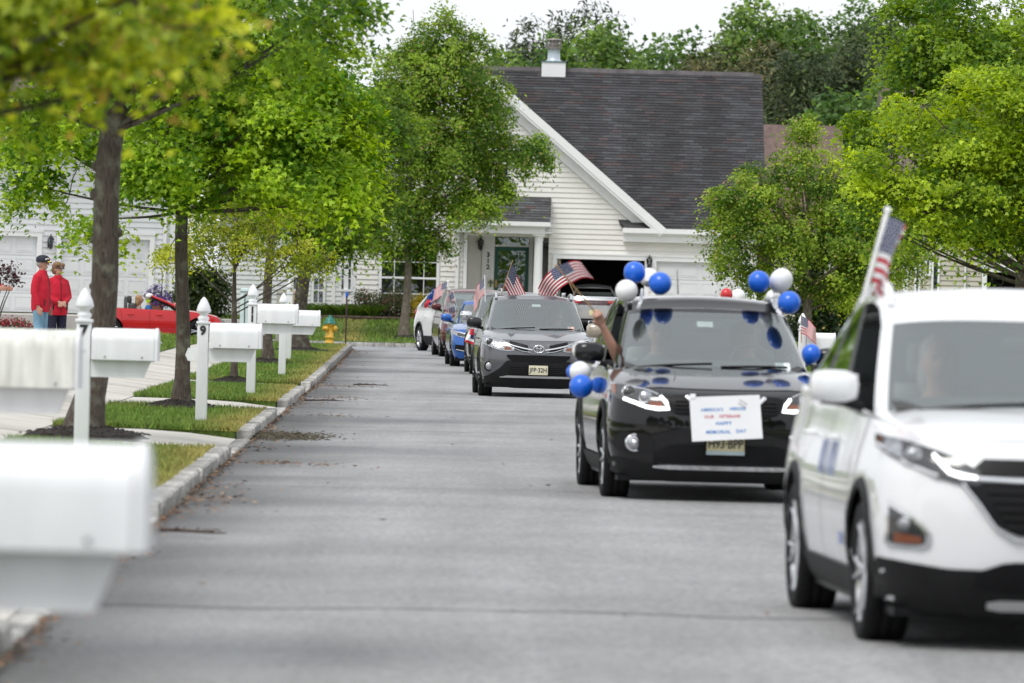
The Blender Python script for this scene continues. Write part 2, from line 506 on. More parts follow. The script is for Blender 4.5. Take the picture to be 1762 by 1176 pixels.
# ---- grass blades
def grass(name, regions, zf, seed, label):
    rg = np.random.default_rng(seed); VV = []; CC = []
    for (u0, u1, y0, y1, dens, hgt, wid) in regions:
        N = int(abs(u1-u0)*(y1-y0)*dens)
        Y = rg.uniform(y0, y1, N); U = rg.uniform(min(u0, u1), max(u0, u1), N)
        X = U+np.array([kx(y) for y in Y])
        Z = np.array([zf(u, y) for u, y in zip(U, Y)])+.02
        h = hgt*rg.uniform(.55, 1.25, N)*(1+.35*np.sin(X*2.3+Y*.7)*np.sin(Y*1.1))
        a = rg.uniform(0, 2*PI, N); lean = rg.normal(0, .4, (N, 2))
        dx, dy = np.cos(a)*wid/2, np.sin(a)*wid/2
        P = np.stack([np.stack([X-dx, Y-dy, Z], 1), np.stack([X+dx, Y+dy, Z], 1),
                      np.stack([X+lean[:, 0]*h, Y+lean[:, 1]*h, Z+h], 1)], 1)
        VV.append(P)
        # straw-coloured towards the dry kerb edge, patchy elsewhere
        dry = np.clip(1-(np.abs(U+.16))/.55, 0, 1)*.9 + .30*np.clip(np.sin(X*1.9+1)*np.sin(Y*.55+X*.6)+.15, 0, 1)
        dry = np.clip(dry+rg.normal(-.06, .16, N), 0, 1)[:, None]
        base = np.array([.120, .215, .022])*(1-dry)+np.array([.36, .31, .085])*dry
        base = base*rg.uniform(.65, 1.35, N)[:, None]
        CC.append(np.repeat(base[:, None, :], 3, 1))
    V = np.concatenate(VV); me = mesh_np(name, V, 3, M_GRASS); set_col(me, np.concatenate(CC).reshape(-1, 3))
    o = bpy.data.objects.new(name, me); link(o); tag(o, label, 'grass', kind='stuff'); return o
grass('grass', [(-2.09, -.13, 20, 24.6, 700, .055, .012)]+[(-2.09, -.13, a, b, d, h, w_) for (a, b), d, h, w_ in zip(ISL[1:], (900, 800, 650, 260), (.055, .06, .06, .06), (.012, .014, .016, .025))]
      + [(-9, -3.5, 39.2, 53.6, 220, .06, .02), (-9, -3.5, 60.3, 71.3, 220, .06, .02), (-9, -3.5, 77.3, 88.8, 200, .06, .022), (-13, -3.5, 93.2, 152, 90, .075, .035)]
      + [(-2.09, -.13, a-.05, a+.08, 5200, .075, .014) for a, b in ISL[1:]]+[(-9, -3.5, a-.05, a+.08, 1800, .075, .02) for a, b in ISL[1:]],
      lambda u, Y: zl(u, Y)-.018, 1, 'short green lawn grass with dry straw edges by the left kerb')
def zy(u, Y): return zf_yard(u+kx(Y), Y)
grass('grass', [(-22, 5.0, 161.2, 172, 140, .09, .035)], zy, 2, 'lawn grass in the front yard of the house at the end')
grass('grass', [(RW+.15, RW+2.2, 60, 150, 60, .08, .03), (RW+3.6, RW+14, 80, 152, 40, .09, .04)], zr, 3, 'lawn grass along the right side of the street')

# ---- leaf litter and twigs in the gutter
N = 2800
Y = 20+130*rng.random(N)**1.35; spread = rng.exponential(.055, N)
clump = np.clip(np.sin(Y*.8)+np.sin(Y*.31+2), 0, 2)
U = .02+spread*(.5+clump*1.1)
for (yc, uc, n_, sx, sy) in ((52, .5, 90, .25, .3), (51.6, .8, 30, .3, .2), (85, .55, 120, .25, .8), (72.5, .5, 70, .3, .6), (95.5, .5, 120, .3, .9), (44, .25, 120, .15, 1.5)):
    Y = np.concatenate([Y, rng.normal(yc, sy, n_)]); U = np.concatenate([U, np.abs(rng.normal(uc, sx, n_))])
U = np.concatenate([U, rng.uniform(.3, 6, 60)]); Y = np.concatenate([Y, rng.uniform(20, 110, 60)])
N = len(Y); s = rng.uniform(.012, .034, N); a = rng.uniform(0, 2*PI, N)
X = U+np.array([kx(y) for y in Y]); Z = np.array([gz(y) for y in Y])+.022+rng.uniform(0, .012, N)
q = []
for k in range(4):
    t = a+k*PI/2; rr = s*(1.3 if k % 2 else .6)
    q.append(np.stack([X+np.cos(t)*rr, Y+np.sin(t)*rr, Z+rng.uniform(0, .014, N)], 1))
me = mesh_np('leaf_litter', np.stack(q, 1), 4, M_LITTER)
pal = np.array([[.22, .11, .05], [.17, .085, .04], [.30, .19, .10], [.13, .085, .05], [.08, .055, .035]])
set_col(me, np.repeat(pal[rng.integers(0, 5, N)]*rng.uniform(.7, 1.2, N)[:, None], 4, 0))
tag(link(bpy.data.objects.new('leaf_litter', me)), 'brown fallen leaves and catkins gathered along the left gutter', 'leaf litter', kind='stuff')
# dark heap of fallen seed tassels just past the second driveway
N = 900; Y = rng.normal(61.6, .75, N); U = np.abs(rng.normal(.28, .26, N)); X = U+np.array([kx(y) for y in Y])
a = rng.uniform(0, PI, N); ln = rng.uniform(.015, .05, N); Z = .022+rng.uniform(0, .025, N)
q = np.stack([np.stack([X-np.cos(a)*ln, Y-np.sin(a)*ln, Z], 1), np.stack([X+np.cos(a)*ln, Y+np.sin(a)*ln, Z], 1), np.stack([X+.012, Y+.012, Z+.012], 1)], 1)
me = mesh_np('leaf_litter', q, 3, M_LITTER); set_col(me, np.repeat(np.array([[.055, .045, .025]])*rng.uniform(.5, 1.6, N)[:, None], 3, 0))
tag(link(bpy.data.objects.new('leaf_litter', me)), 'dark heap of seed debris in the gutter past the driveway', 'leaf litter', kind='stuff')
def fallen_twig(x, y, s, label, seed):
    rr = random.Random(seed); m = MB(); z0 = gz(y)+.03
    p = [(x+s*.5*t+rr.uniform(-.02, .02), y+s*.8*math.sin(t*2+seed)*.4, z0+.015) for t in np.linspace(-1, 1, 7)]
    m.tube(p, [.011, .011, .01, .009, .008, .006, .004], 5)
    for k in range(1, 6):
        a = rr.uniform(0, 2*PI); q = Vector(p[k]); m.tube([q, q+Vector((math.cos(a)*.12*s, math.sin(a)*.12*s, .02)), q+Vector((math.cos(a)*.2*s, math.sin(a)*.25*s, .01))], [.006, .005, .003], 4)
    m.build('fallen_twig', pm('twig', (.07, .04, .025), .9), label=label, cat='twig')
p = at(555, 690, 81); fallen_twig(p.x, 82, .55, 'bare forked twig lying on the road by the third driveway', 1)
p = at(610, 664, 96); fallen_twig(kx(97)+.95, 97, .6, 'thin fallen twig on the road past the small young tree', 2)
fallen_twig(kx(36.5)+.35, 36.5, .45, 'pale twig on the asphalt beside the nearest mailbox', 3)

# ================================================================== TREES AND PLANTS
def leaf_mat(name, trans=.35):
    m = bpy.data.materials.new(name); m.use_nodes = True
    n, l = m.node_tree.nodes, m.node_tree.links
    b = n['Principled BSDF']; b.inputs['Roughness'].default_value = .5; b.inputs['Specular IOR Level'].default_value = .35
    a = n.new('ShaderNodeAttribute'); a.attribute_name = 'Col'
    t = n.new('ShaderNodeBsdfTranslucent'); mx = n.new('ShaderNodeMixShader'); mx.inputs[0].default_value = trans
    h = n.new('ShaderNodeHueSaturation'); h.inputs['Hue'].default_value = .485; h.inputs['Saturation'].default_value = 1.15; h.inputs['Value'].default_value = 1.45
    nz = n.new('ShaderNodeTexNoise'); nz.inputs['Scale'].default_value = 14
    tc = n.new('ShaderNodeTexCoord'); l.new(tc.outputs['Object'], nz.inputs['Vector'])
    rp = n.new('ShaderNodeMapRange'); rp.inputs['To Min'].default_value = .7; rp.inputs['To Max'].default_value = 1.3
    l.new(nz.outputs['Fac'], rp.inputs['Value'])
    mm = n.new('ShaderNodeMix'); mm.data_type = 'RGBA'; mm.blend_type = 'MULTIPLY'; mm.inputs['Factor'].default_value = 1
    l.new(a.outputs['Color'], mm.inputs['A']); l.new(rp.outputs[0], mm.inputs['B'])
    l.new(mm.outputs['Result'], b.inputs['Base Color']); l.new(mm.outputs['Result'], h.inputs['Color']); l.new(h.outputs[0], t.inputs['Color'])
    l.new(b.outputs[0], mx.inputs[1]); l.new(t.outputs[0], mx.inputs[2])
    l.new(mx.outputs[0], n['Material Output'].inputs['Surface'])
    return m
M_LEAF = leaf_mat('leaf', .5)
M_NEEDLE = leaf_mat('needle', .12)
def bark(name, c, lich):
    m = pm(name, c, .92, var=.45, scale=5, bump=1.0, bscale=9, stretch=(9, 9, 1.6))
    n, l = m.node_tree.nodes, m.node_tree.links
    b = n['Principled BSDF']; mx = [x for x in n if x.type == 'MIX'][0]
    tc = [x for x in n if x.type == 'TEX_COORD'][0]
    z = n.new('ShaderNodeTexNoise'); z.inputs['Scale'].default_value = 7; z.inputs['Detail'].default_value = 6
    l.new(tc.outputs['Object'], z.inputs['Vector'])
    rp = n.new('ShaderNodeMapRange'); rp.inputs['From Min'].default_value = .5; rp.inputs['From Max'].default_value = .68; rp.inputs['To Max'].default_value = .6
    l.new(z.outputs['Fac'], rp.inputs['Value'])
    m2 = n.new('ShaderNodeMix'); m2.data_type = 'RGBA'; m2.inputs['B'].default_value = (*lich, 1)
    l.new(rp.outputs[0], m2.inputs['Factor']); l.new(mx.outputs['Result'], m2.inputs['A'])
    l.new(m2.outputs['Result'], b.inputs['Base Color'])
    return m
M_BARK = bark('bark', (.085, .066, .052), (.24, .25, .19))
M_BARK2 = bark('bark_grey', (.16, .13, .105), (.27, .26, .20))

def outline(kind):
    if kind == 'maple':
        return np.array([(0, -.42), (.88, -.02), (.34, .24), (0, 1.02), (-.34, .24), (-.88, -.02)])
    if kind == 'oval':
        return np.array([(0, -.70), (.44, .0), (.16, .60), (0, .92), (-.40, .12)])*.97
    if kind == 'clump':
        return np.array([(0, -.85), (.72, -.05), (.12, .95), (-.62, .18)])
    if kind == 'needle':
        return np.array([(0, -1.1), (.30, .1), (0, 1.1), (-.30, -.1)])
    return np.array([(-.07, 0), (.07, 0), (.02, 1), (-.02, 1)])

def leaves_mesh(name, P, Nn, size, kind, cols, mat, rg, droop=.25):
    """P positions (N,3), Nn normals (N,3)"""
    o = outline(kind); m = len(o); N = len(P)
    Nn = Nn/np.linalg.norm(Nn, axis=1, keepdims=True)
    t = rg.normal(size=(N, 3)); t -= Nn*np.sum(t*Nn, 1, keepdims=True); t /= np.linalg.norm(t, axis=1, keepdims=True)
    b = np.cross(Nn, t)
    s = (size*rg.uniform(.65, 1.25, N))[:, None, None]
    ox, oy = o[:, 0][None, :, None], o[:, 1][None, :, None]
    V = P[:, None, :]+s*(ox*t[:, None, :]+oy*b[:, None, :]) - s*droop*(ox**2*1.4+oy**2*.6)*Nn[:, None, :]
    me = mesh_np(name, V, m, mat)
    set_col(me, np.repeat(cols, m, 0))
    return me

def crown_points(lobes, ncl, rg, shell=2.2):
    vol = np.array([l[3]*l[4]*l[5] for l in lobes])**.8; vol /= vol.sum()
    out = []; outn = []
    for _ in range(ncl*3):
        if len(out) >= ncl: break
        i = rg.choice(len(lobes), p=vol); l = lobes[i]
        d = rg.normal(size=3); d /= np.linalg.norm(d)
        r = rg.random()**(1/shell)
        p = np.array(l[:3])+d*r*np.array(l[3:6])
        # not deep inside another lobe
        deep = False
        for j, q in enumerate(lobes):
            if j != i and np.sum(((p-np.array(q[:3]))/np.array(q[3:6]))**2) < .35: deep = True
        if deep and rg.random() < .75: continue
        out.append(p); outn.append(d)
    return np.array(out), np.array(outn)

def tree(name, label, base, trunk_r, fork, lobes, ncl, nlf, leaf, rc, kind, pal, seed, group=None, lean=(0, 0), barkm=None, tips=None,
         knots=(), flat=.45, cat='tree', mulch=True, mat=None, twigs=.6, top=None, upw=.75, hang=0.):
    rg = np.random.default_rng(seed); rr = random.Random(seed)
    barkm = barkm or M_BARK
    root = thing(name, label, cat, base, 0, group)
    lo = np.array([l[:3] for l in lobes]); ctr = lo.mean(0); ztop = top or max(l[2]+l[5]*.75 for l in lobes)
    # trunk
    tb = MB(); pts = []; rad = []; nseg = 14
    for i in range(nseg+1):
        t = i/nseg; z = t*ztop
        wob = .05*trunk_r/.15
        pts.append(Vector((lean[0]*t+wob*math.sin(z*1.9+seed), lean[1]*t+wob*math.cos(z*1.6+seed*2), z)))
        flare = 1+.55*math.exp(-z/.18)
        k = 1-.55*clamp((z-0)/fork)*.35 if z < fork else max(.07, (1-.19)*(1-(z-fork)/(ztop-fork))**1.1)
        rad.append(trunk_r*k*flare)
    tb.tube(pts, rad, 14)
    for (kz, ka, kr) in knots:
        i = min(nseg-1, int(kz/ztop*nseg)); p = pts[i].lerp(pts[i+1], kz/ztop*nseg-i)
        d = Vector((math.cos(ka), math.sin(ka), 0)); tb.ball(p+d*rad[i]*.9, (kr, kr, kr*1.1), 10, 7)
    tr = tb.build('trunk', barkm, root)
    # clusters of leaves
    cp, cd = crown_points(lobes, ncl, rg)
    # limbs to the lobes
    lb = MB(); limbpts = []
    def trunk_at(z):
        q = clamp(z/ztop)*nseg; i = min(nseg-1, int(q)); return pts[i].lerp(pts[i+1], q-i)
    for k, l in enumerate(lobes):
        for q in range(2 if l[2] > fork*1.25 else 1):
            tgt = Vector(l[:3])+Vector((rr.uniform(-.55, .55)*l[3], rr.uniform(-.55, .55)*l[4], rr.uniform(-.1, .6)*l[5]))
            h = max(tgt.length*.55, abs(tgt.x-trunk_at(fork).x))
            z0 = clamp(tgt.z - h*.62, fork*.94, ztop*.8)
            a = trunk_at(z0); mid = a.lerp(tgt, .45)+Vector((rr.uniform(-.12, .12), rr.uniform(-.12, .12), -.12*(tgt-a).length*.5))
            P = [a*(1-t)**2+mid*2*t*(1-t)+tgt*t*t for t in np.linspace(0, 1, 8)]
            r0 = max(.010, min(.030, trunk_r*(.24-.12*clamp((z0-fork)/(ztop-fork+.01)))))
            lb.tube(P, list(np.linspace(r0, .008, 8)), 6); limbpts += P[2:]
    LP = np.array([tuple(p) for p in limbpts])
    for c in cp[rg.random(len(cp)) < twigs]:
        d = np.linalg.norm(LP-c, axis=1); a = Vector(LP[d.argmin()]); b = Vector(c)
        if (b-a).length < 2.2:
            mid = a.lerp(b, .5)+Vector((rr.uniform(-.06, .06), rr.uniform(-.06, .06), -.05))
            lb.tube([a, mid, b], [.010, .008, .004], 4, caps=False)
    lb.build('limb', barkm, root)
    # leaves
    cp = cp[:ncl]; N = len(cp)*nlf
    ci = np.repeat(np.arange(len(cp)), nlf)
    off = rg.normal(size=(N, 3)); r_ = (rc*rg.uniform(.7, 1.35, len(cp)))[ci]
    out = cd[ci]; axis = np.array([0, 0, 1])*upw+out*.62
    axis /= np.linalg.norm(axis, axis=1, keepdims=True)
    off = off*r_[:, None]*.62
    off -= axis*np.sum(off*axis, 1, keepdims=True)*(1-flat)
    # umbrella-like pads: leaves at the rim hang lower
    rad2 = np.linalg.norm(off, axis=1)
    P = cp[ci]+off; P[:, 2] -= .45*rad2**2/np.maximum(r_, .05)*(.6+hang)
    Nn = axis*.9+np.array([0, -.25, .1])+rg.normal(size=(N, 3))*.55
    cpal = np.array(pal)
    mixc = np.clip(rg.normal(.42, .31, len(cp)), 0, 1)[ci]+rg.normal(0, .19, N)
    mixc = np.clip(mixc, 0, 1)[:, None]
    cols = cpal[0]*(1-mixc)+cpal[1]*mixc
    if tips is not None:                       # young shoots at the rim of the pads
        tsel = (rg.random(N) < tips[1])*(rad2 > r_*.5)
        cols = np.where(tsel[:, None], np.array(tips[0])*rg.uniform(.7, 1.2, N)[:, None], cols)
    cols = cols*rg.uniform(.75, 1.25, N)[:, None]
    me = leaves_mesh('crown', P, Nn, leaf, kind, cols, mat or M_LEAF, rg)
    cr = bpy.data.objects.new('crown', me); link(cr, root); cr['kind'] = 'stuff'
    if mulch:
        mulch_ring(base, trunk_r*2+.27, seed, root)
    return root

def mulch_ring(base, r, seed, parent):
    rr = random.Random(seed); m = MB(); n = 28
    prof = [(1.12, -.03), (1.0, .015), (.8, .035), (.55, .06), (.3, .085), (.05, .11)]
    vs = [Vector((r*q*math.cos(2*PI*k/n)*(1+rr.uniform(-.07, .07)), r*q*math.sin(2*PI*k/n)*(1+rr.uniform(-.07, .07)), z+rr.uniform(-.012, .012))) for q, z in prof for k in range(n)]
    fs = [(i*n+k, i*n+(k+1) % n, (i+1)*n+(k+1) % n, (i+1)*n+k) for i in range(len(prof)-1) for k in range(n)]
    m.add(vs, fs, 0, False)
    for _ in range(260):
        a = rr.uniform(0, 2*PI); q = rr.uniform(.1, 1.15); z = np.interp(q, [.05, .3, .55, .8, 1, 1.12], [.11, .085, .06, .035, .015, .0])
        x, y = r*q*math.cos(a), r*q*math.sin(a); b = rr.uniform(0, PI)
        L = rr.uniform(.015, .04)
        m.add([(x-L*math.cos(b), y-L*math.sin(b), z+.004), (x+L*math.cos(b), y+L*math.sin(b), z+.012), (x+.012, y+.012, z+.022)], [(0, 1, 2)])
    m.build('mulch', M_MULCH, parent, kind='stuff')

YG = [(.062, .115, .012), (.30, .36, .030)]           # yellow green maple
MG = [(.045, .105, .014), (.165, .245, .030)]         # fresh green
PG = [(.025, .062, .014), (.105, .165, .030)]         # darker pear
def vz(px, D): return at(px, 600, D).x - kx(D)

def on_verge(px, D, lift=.03):
    x = at(px, 640, D).x; return Vector((x, D, zl(x-kx(D), D)+lift))

def LB(base, lst):
    """lobes given as photo px centre (x, y), depth offset, radii in metres -> relative to base"""
    out = []
    for (px, py, dd, rx, ry, rz) in lst:
        p = at(px, py, base[1]+dd)-Vector(base); out.append((p.x, p.y, p.z, rx, ry, rz))
    return out

# nearest maple: its trunk stands left of the picture, its blurred boughs hang into the top left
b = Vector((-3.45, 23.6, zl(-1.3, 23.6)))
tree('maple_tree', 'nearest yellow green maple, its blurred boughs hanging into the top left corner', b, .11, 2.15,
     LB(b, [(40, 10, 0, .46, .6, .26), (220, 20, -.2, .34, .5, .20), (200, 90, .1, .28, .4, .12), (-120, -120, 0, .8, .9, .5), (120, -150, 0, .75, .9, .5), (350, 35, 0, .20, .35, .11), (-50, 100, 0, .25, .4, .20), (300, 125, .1, .15, .2, .07), (260, 75, .1, .22, .35, .10), (-350, -60, 0, .8, .9, .6), (-200, -300, 0, .9, .9, .6), (-500, -200, 0, .8, .9, .6)]),
     330, 58, .038, .15, 'maple', [(.16, .27, .02), (.74, .80, .11)], 11, 'street maples on the left verge', tips=((.60, .48, .12), .10))
# knotted maple behind mailbox 7
b = on_verge(149, 55.5)
tree('maple_tree', 'maple with thick knotted trunk standing behind mailbox number 7', b, .145, 3.15,
     LB(b, [(480, 20, -.6, .85, 1.2, .5), (330, -30, 0, 1.2, 1.5, .8), (180, -60, 0, 1.4, 1.6, 1.0), (20, 10, 0, 1.1, 1.4, .8), (610, 20, 0, .35, .6, .2), (540, 80, -.3, .5, .8, .36), (60, 180, .3, .6, .8, .35), (380, 110, 0, .7, 1.0, .4), (230, 130, .5, .8, .9, .5)]),
     225, 92, .046, .25, 'maple', [(.045, .130, .012), (.34, .52, .045)], 12, 'street maples on the left verge', lean=(.42, 0),
     knots=((1.60, -1.5, .05), (1.98, .15, .05), (1.9, 2.9, .04), (2.35, 3.0, .055), (2.62, 3.1, .05), (1.45, 2.9, .035)))
# second maple: full yellow green crown in the middle left
b = on_verge(310, 69.6)
tree('maple_tree', 'full bright green maple with slim dark trunk beside mailbox number 9', b, .092, 2.55,
     LB(b, [(330, 170, 0, 1.1, 1.3, .7), (480, 180, .2, 1.05, 1.2, .75), (560, 300, .1, .75, 1.0, .55), (590, 230, 0, .62, .9, .5), (420, 300, -.1, .95, 1.1, .42), (270, 280, 0, .85, 1.1, .55), (520, 110, 0, .8, 1.0, .5), (90, 230, .3, .9, 1.0, .55), (60, 330, .3, .55, .7, .28), (170, 390, -.1, .35, .5, .2), (590, 350, 0, .4, .6, .22), (400, 80, .3, 1.1, 1.2, .7), (620, 330, 0, .25, .5, .22)]),
     430, 122, .046, .235, 'maple', [(.075, .205, .012), (.54, .74, .055)], 13, 'street maples on the left verge', upw=.85)
# young pale tree in its mulch mound
b = on_verge(401, 89)
tree('young_tree', 'small young tree with pale yellow green leaves in a black mulch mound', b, .052, 1.15,
     LB(b, [(330, 420, 0, .55, .7, .38), (420, 400, 0, .65, .8, .42), (510, 440, 0, .5, .7, .32), (380, 365, 0, .6, .7, .3), (300, 440, 0, .35, .5, .2), (470, 380, .1, .5, .6, .3), (570, 450, 0, .3, .4, .16)]),
     170, 74, .038, .18, 'oval', [(.15, .22, .018), (.52, .56, .07)], 14, upw=.6)
# two further trunks on the verge
b = on_verge(459, 113)
tree('maple_tree', 'maple with straight lichened trunk behind mailbox number 11', b, .10, 2.3,
     LB(b, [(440, 300, 0, 1.1, 1.2, .8), (520, 330, 0, 1.1, 1.2, .7), (560, 250, 0, 1.1, 1.2, .8), (480, 200, 0, 1.3, 1.4, 1.0), (400, 230, 0, 1., 1.1, .9)]),
     190, 70, .056, .34, 'maple', MG, 15, 'street maples on the left verge')
b = on_verge(517, 133)
tree('maple_tree', 'stout forked tree nearest the hydrant on the left verge', b, .18, 1.75,
     LB(b, [(500, 380, -.5, 1.0, 1.0, .5), (580, 390, 0, .95, 1.0, .45), (620, 330, 0, 1.1, 1.2, .7), (560, 260, 0, 1.5, 1.5, 1.1), (640, 220, 0, 1.2, 1.3, 1.0), (560, 420, 0, .7, .8, .3), (640, 400, .2, .5, .7, .3)]),
     300, 80, .060, .34, 'maple', [(.05, .12, .012), (.22, .34, .03)], 16, 'street maples on the left verge')
# big pear in front of the white house
p = at(697, 588, 164); b = Vector((p.x, 164, zf_yard(p.x, 164)))
tree('pear_tree', 'tall dark green pear tree with russet tips before the white house', b, .125, 2.35,
     LB(b, [(770, 110, 0, 1.55, 1.6, 1.35), (690, 140, 0, 1.2, 1.5, 1.2), (640, 220, 0, 1.1, 1.4, 1.0), (830, 190, 0, 1.0, 1.3, 1.1), (750, 250, 0, 1.9, 1.9, 1.2), (880, 270, 0, 1.15, 1.2, .75), (690, 350, 0, 1.5, 1.6, .9), (790, 350, 0, 1.35, 1.5, .8), (730, 410, 0, .95, 1.1, .55), (620, 330, 0, .9, 1.2, .8), (640, 420, 0, .7, .9, .45), (860, 330, 0, .6, .8, .35), (920, 250, 0, .5, .7, .4), (760, 50, 0, .8, .9, .7), (560, 420, 0, .7, .8, .4)]),
     780, 104, .073, .31, 'oval', [(.048, .130, .014), (.34, .49, .06)], 17, barkm=M_BARK2, tips=((.42, .36, .12), .06), flat=.6, upw=.6)
# pear on the right
p = at(1385, 590, 126); b = Vector((p.x, 126, zr(p.x-kx(126), 126)))
tree('pear_tree', 'round pear tree with pinkish new shoots behind the balloons on the right', b, .12, 1.35,
     LB(b, [(1380, 290, 0, .75, .9, .8), (1300, 340, 0, .85, 1.1, .8), (1450, 340, 0, .85, 1.1, .8), (1260, 410, 0, .75, 1., .6), (1370, 410, 0, 1.2, 1.3, .8), (1480, 420, 0, .95, 1.2, .75), (1330, 480, 0, .8, 1., .4), (1440, 490, 0, .9, 1., .45), (1250, 350, 0, .45, .7, .5), (1380, 225, 0, .35, .5, .35), (1540, 440, 0, .7, .9, .7), (1510, 360, 0, .6, .8, .6), (1255, 450, 0, .4, .6, .25)]),
     480, 112, .056, .235, 'oval', [(.065, .155, .014), (.40, .53, .07)], 18, barkm=M_BARK2, tips=((.52, .42, .16), .06), flat=.6, upw=.6, group='pear trees on the right verge')
# right maples
b = Vector((at(1790, 600, 84).x, 84, zr(10.2, 84)))
tree('maple_tree', 'feathery yellow green maple filling the right edge of the street', b, .12, 1.9,
     LB(b, [(1660, 240, 0, 1.0, 1.2, .38), (1570, 320, 0, .85, 1.0, .28), (1700, 320, 0, 1.1, 1.3, .42), (1730, 160, 0, 1.0, 1.2, .5), (1620, 300, .3, .8, 1., .3), (1640, 375, 0, .8, 1.0, .34), (1740, 400, .2, .7, .9, .26), (1500, 290, 0, .5, .7, .25), (1590, 200, .2, .7, .9, .4), (1820, 250, 0, 1.2, 1.4, 1.1), (1540, 400, 0, .4, .7, .25)]),
     300, 140, .046, .25, 'maple', [(.080, .180, .012), (.53, .68, .05)], 19, 'maples on the right verge', upw=.9)
b = Vector((at(1760, 600, 106).x, 106, zr(10.4, 106)))
tree('maple_tree', 'taller darker green maple behind the feathery one at the right edge', b, .15, 2.2,
     LB(b, [(1620, 60, 0, 1.3, 1.4, 1.0), (1720, 90, 0, 1.5, 1.5, 1.2), (1560, 130, 0, .8, 1.0, .5), (1600, -10, 0, .9, 1.0, .6), (1540, 200, 0, .65, .9, .4), (1500, 250, 0, .45, .7, .3), (1640, 200, 0, 1.2, 1.3, .9), (1540, 350, 0, .9, 1.1, .6), (1490, 310, 0, .5, .7, .3), (1740, 300, 0, 1.3, 1.3, .9), (1600, 400, 0, .7, .9, .28), (1740, 370, 0, .8, .9, .45), (1480, 205, 0, .25, .4, .15)]),
     340, 100, .064, .30, 'maple', [(.055, .145, .014), (.38, .54, .05)], 20, 'maples on the right verge', hang=.6)

# ---- the wood behind the houses
def wood(px, ytop, D, rad, pine, seed, label, low=230):
    rg = random.Random(seed); z0 = .7
    base = Vector((at(px, 400, D).x, D, z0)); top = at(px, ytop, D).z-z0
    lob = []; h0 = max(1.5, top*.22); nl = 9
    for k in range(nl):
        t = k/(nl-1); z = lerp(h0, top-.9, t); ww = rad*(math.sin(PI*(.18+.67*t)))**.7
        a = rg.uniform(0, 2*PI); rr_ = ww*.42*(1-t*.55)
        lob.append((math.cos(a)*rr_, math.sin(a)*rr_-.2, z, ww*.8, ww*.8, top*.13))
    if pine:
        pal = [(.025, .048, .016), (.10, .13, .04)] if pine == 1 else [(.045, .065, .02), (.19, .17, .065)]
        tree('pine_tree', label, base, .2, top*.35, lob, 400, 40, .15, .60, 'needle', pal, seed, 'pines of the wood behind the houses', mulch=False, mat=M_NEEDLE, top=top*.8, twigs=.2, flat=.8, upw=.4)
    else:
        pal = [(.05, .115, .025), (.20, .33, .08)] if seed % 2 else [(.07, .145, .03), (.27, .40, .09)]
        tree('oak_tree', label, base, .2, top*.35, lob, 430, 40, .14, .64, 'clump', pal, seed, 'broadleaf trees of the wood behind the houses', mulch=False, top=top*.8, twigs=.2, flat=.7, upw=.6)
WD = [(985, 12, 236, 3.0, 1, 'tall dark pine rising behind the roof vent'),
      (905, 60, 232, 2.4, 1, 'dark pine left of the roof vent behind the ridge'),
      (1045, 62, 226, 2.6, 0, 'fresh green oak just right of the roof vent'),
      (1100, 92, 230, 2.2, 0, 'low green oak where the skyline dips above the ridge'),
      (1195, 84, 222, 2.7, 2, 'brownish pine above the middle of the long roof ridge'),
      (1165, 72, 240, 2.4, 0, 'pale green treetop behind the brownish pine'),
      (1265, 14, 238, 2.6, 0, 'tallest green treetop standing alone on the skyline'),
      (1300, 92, 224, 2.3, 2, 'brownish pine at the right end of the ridge'),
      (1335, 40, 240, 2.8, 0, 'broad green treetop right of the tallest one'),
      (1395, 48, 236, 2.6, 0, 'green oak on the skyline above the dark pines'),
      (1375, 96, 216, 2.9, 1, 'large dark pine beside the gable end of the long roof'),
      (1470, 26, 238, 2.6, 0, 'high green oak left of the right hand maples'),
      (1455, 72, 218, 2.8, 1, 'dark pine between the long roof and the right hand maples'),
      (1420, 170, 206, 2.4, 0, 'lower green tree in front of the dark pines'),
      (1530, 40, 232, 2.8, 1, 'pine half hidden behind the right hand maples'),
      (1540, 130, 212, 2.6, 0, 'green tree low behind the right hand maples'),
      (870, 96, 226, 2.2, 0, 'green treetop peeping over the left end of the ridge'),
      (940, 84, 224, 2.0, 0, 'light green treetop directly behind the roof vent'),
      (1620, 60, 226, 3.2, 0, 'oak far behind the maples at the right edge'),
      (1720, 50, 230, 3.2, 1, 'pine far behind the maples at the right edge'),
      (700, 150, 226, 2.2, 1, 'dark tree peeping out between the left maples and the pear')]
for i, (px, yt, D, rad, pine, lab) in enumerate(WD):
    wood(px, yt, D, rad, pine, 40+i, lab)

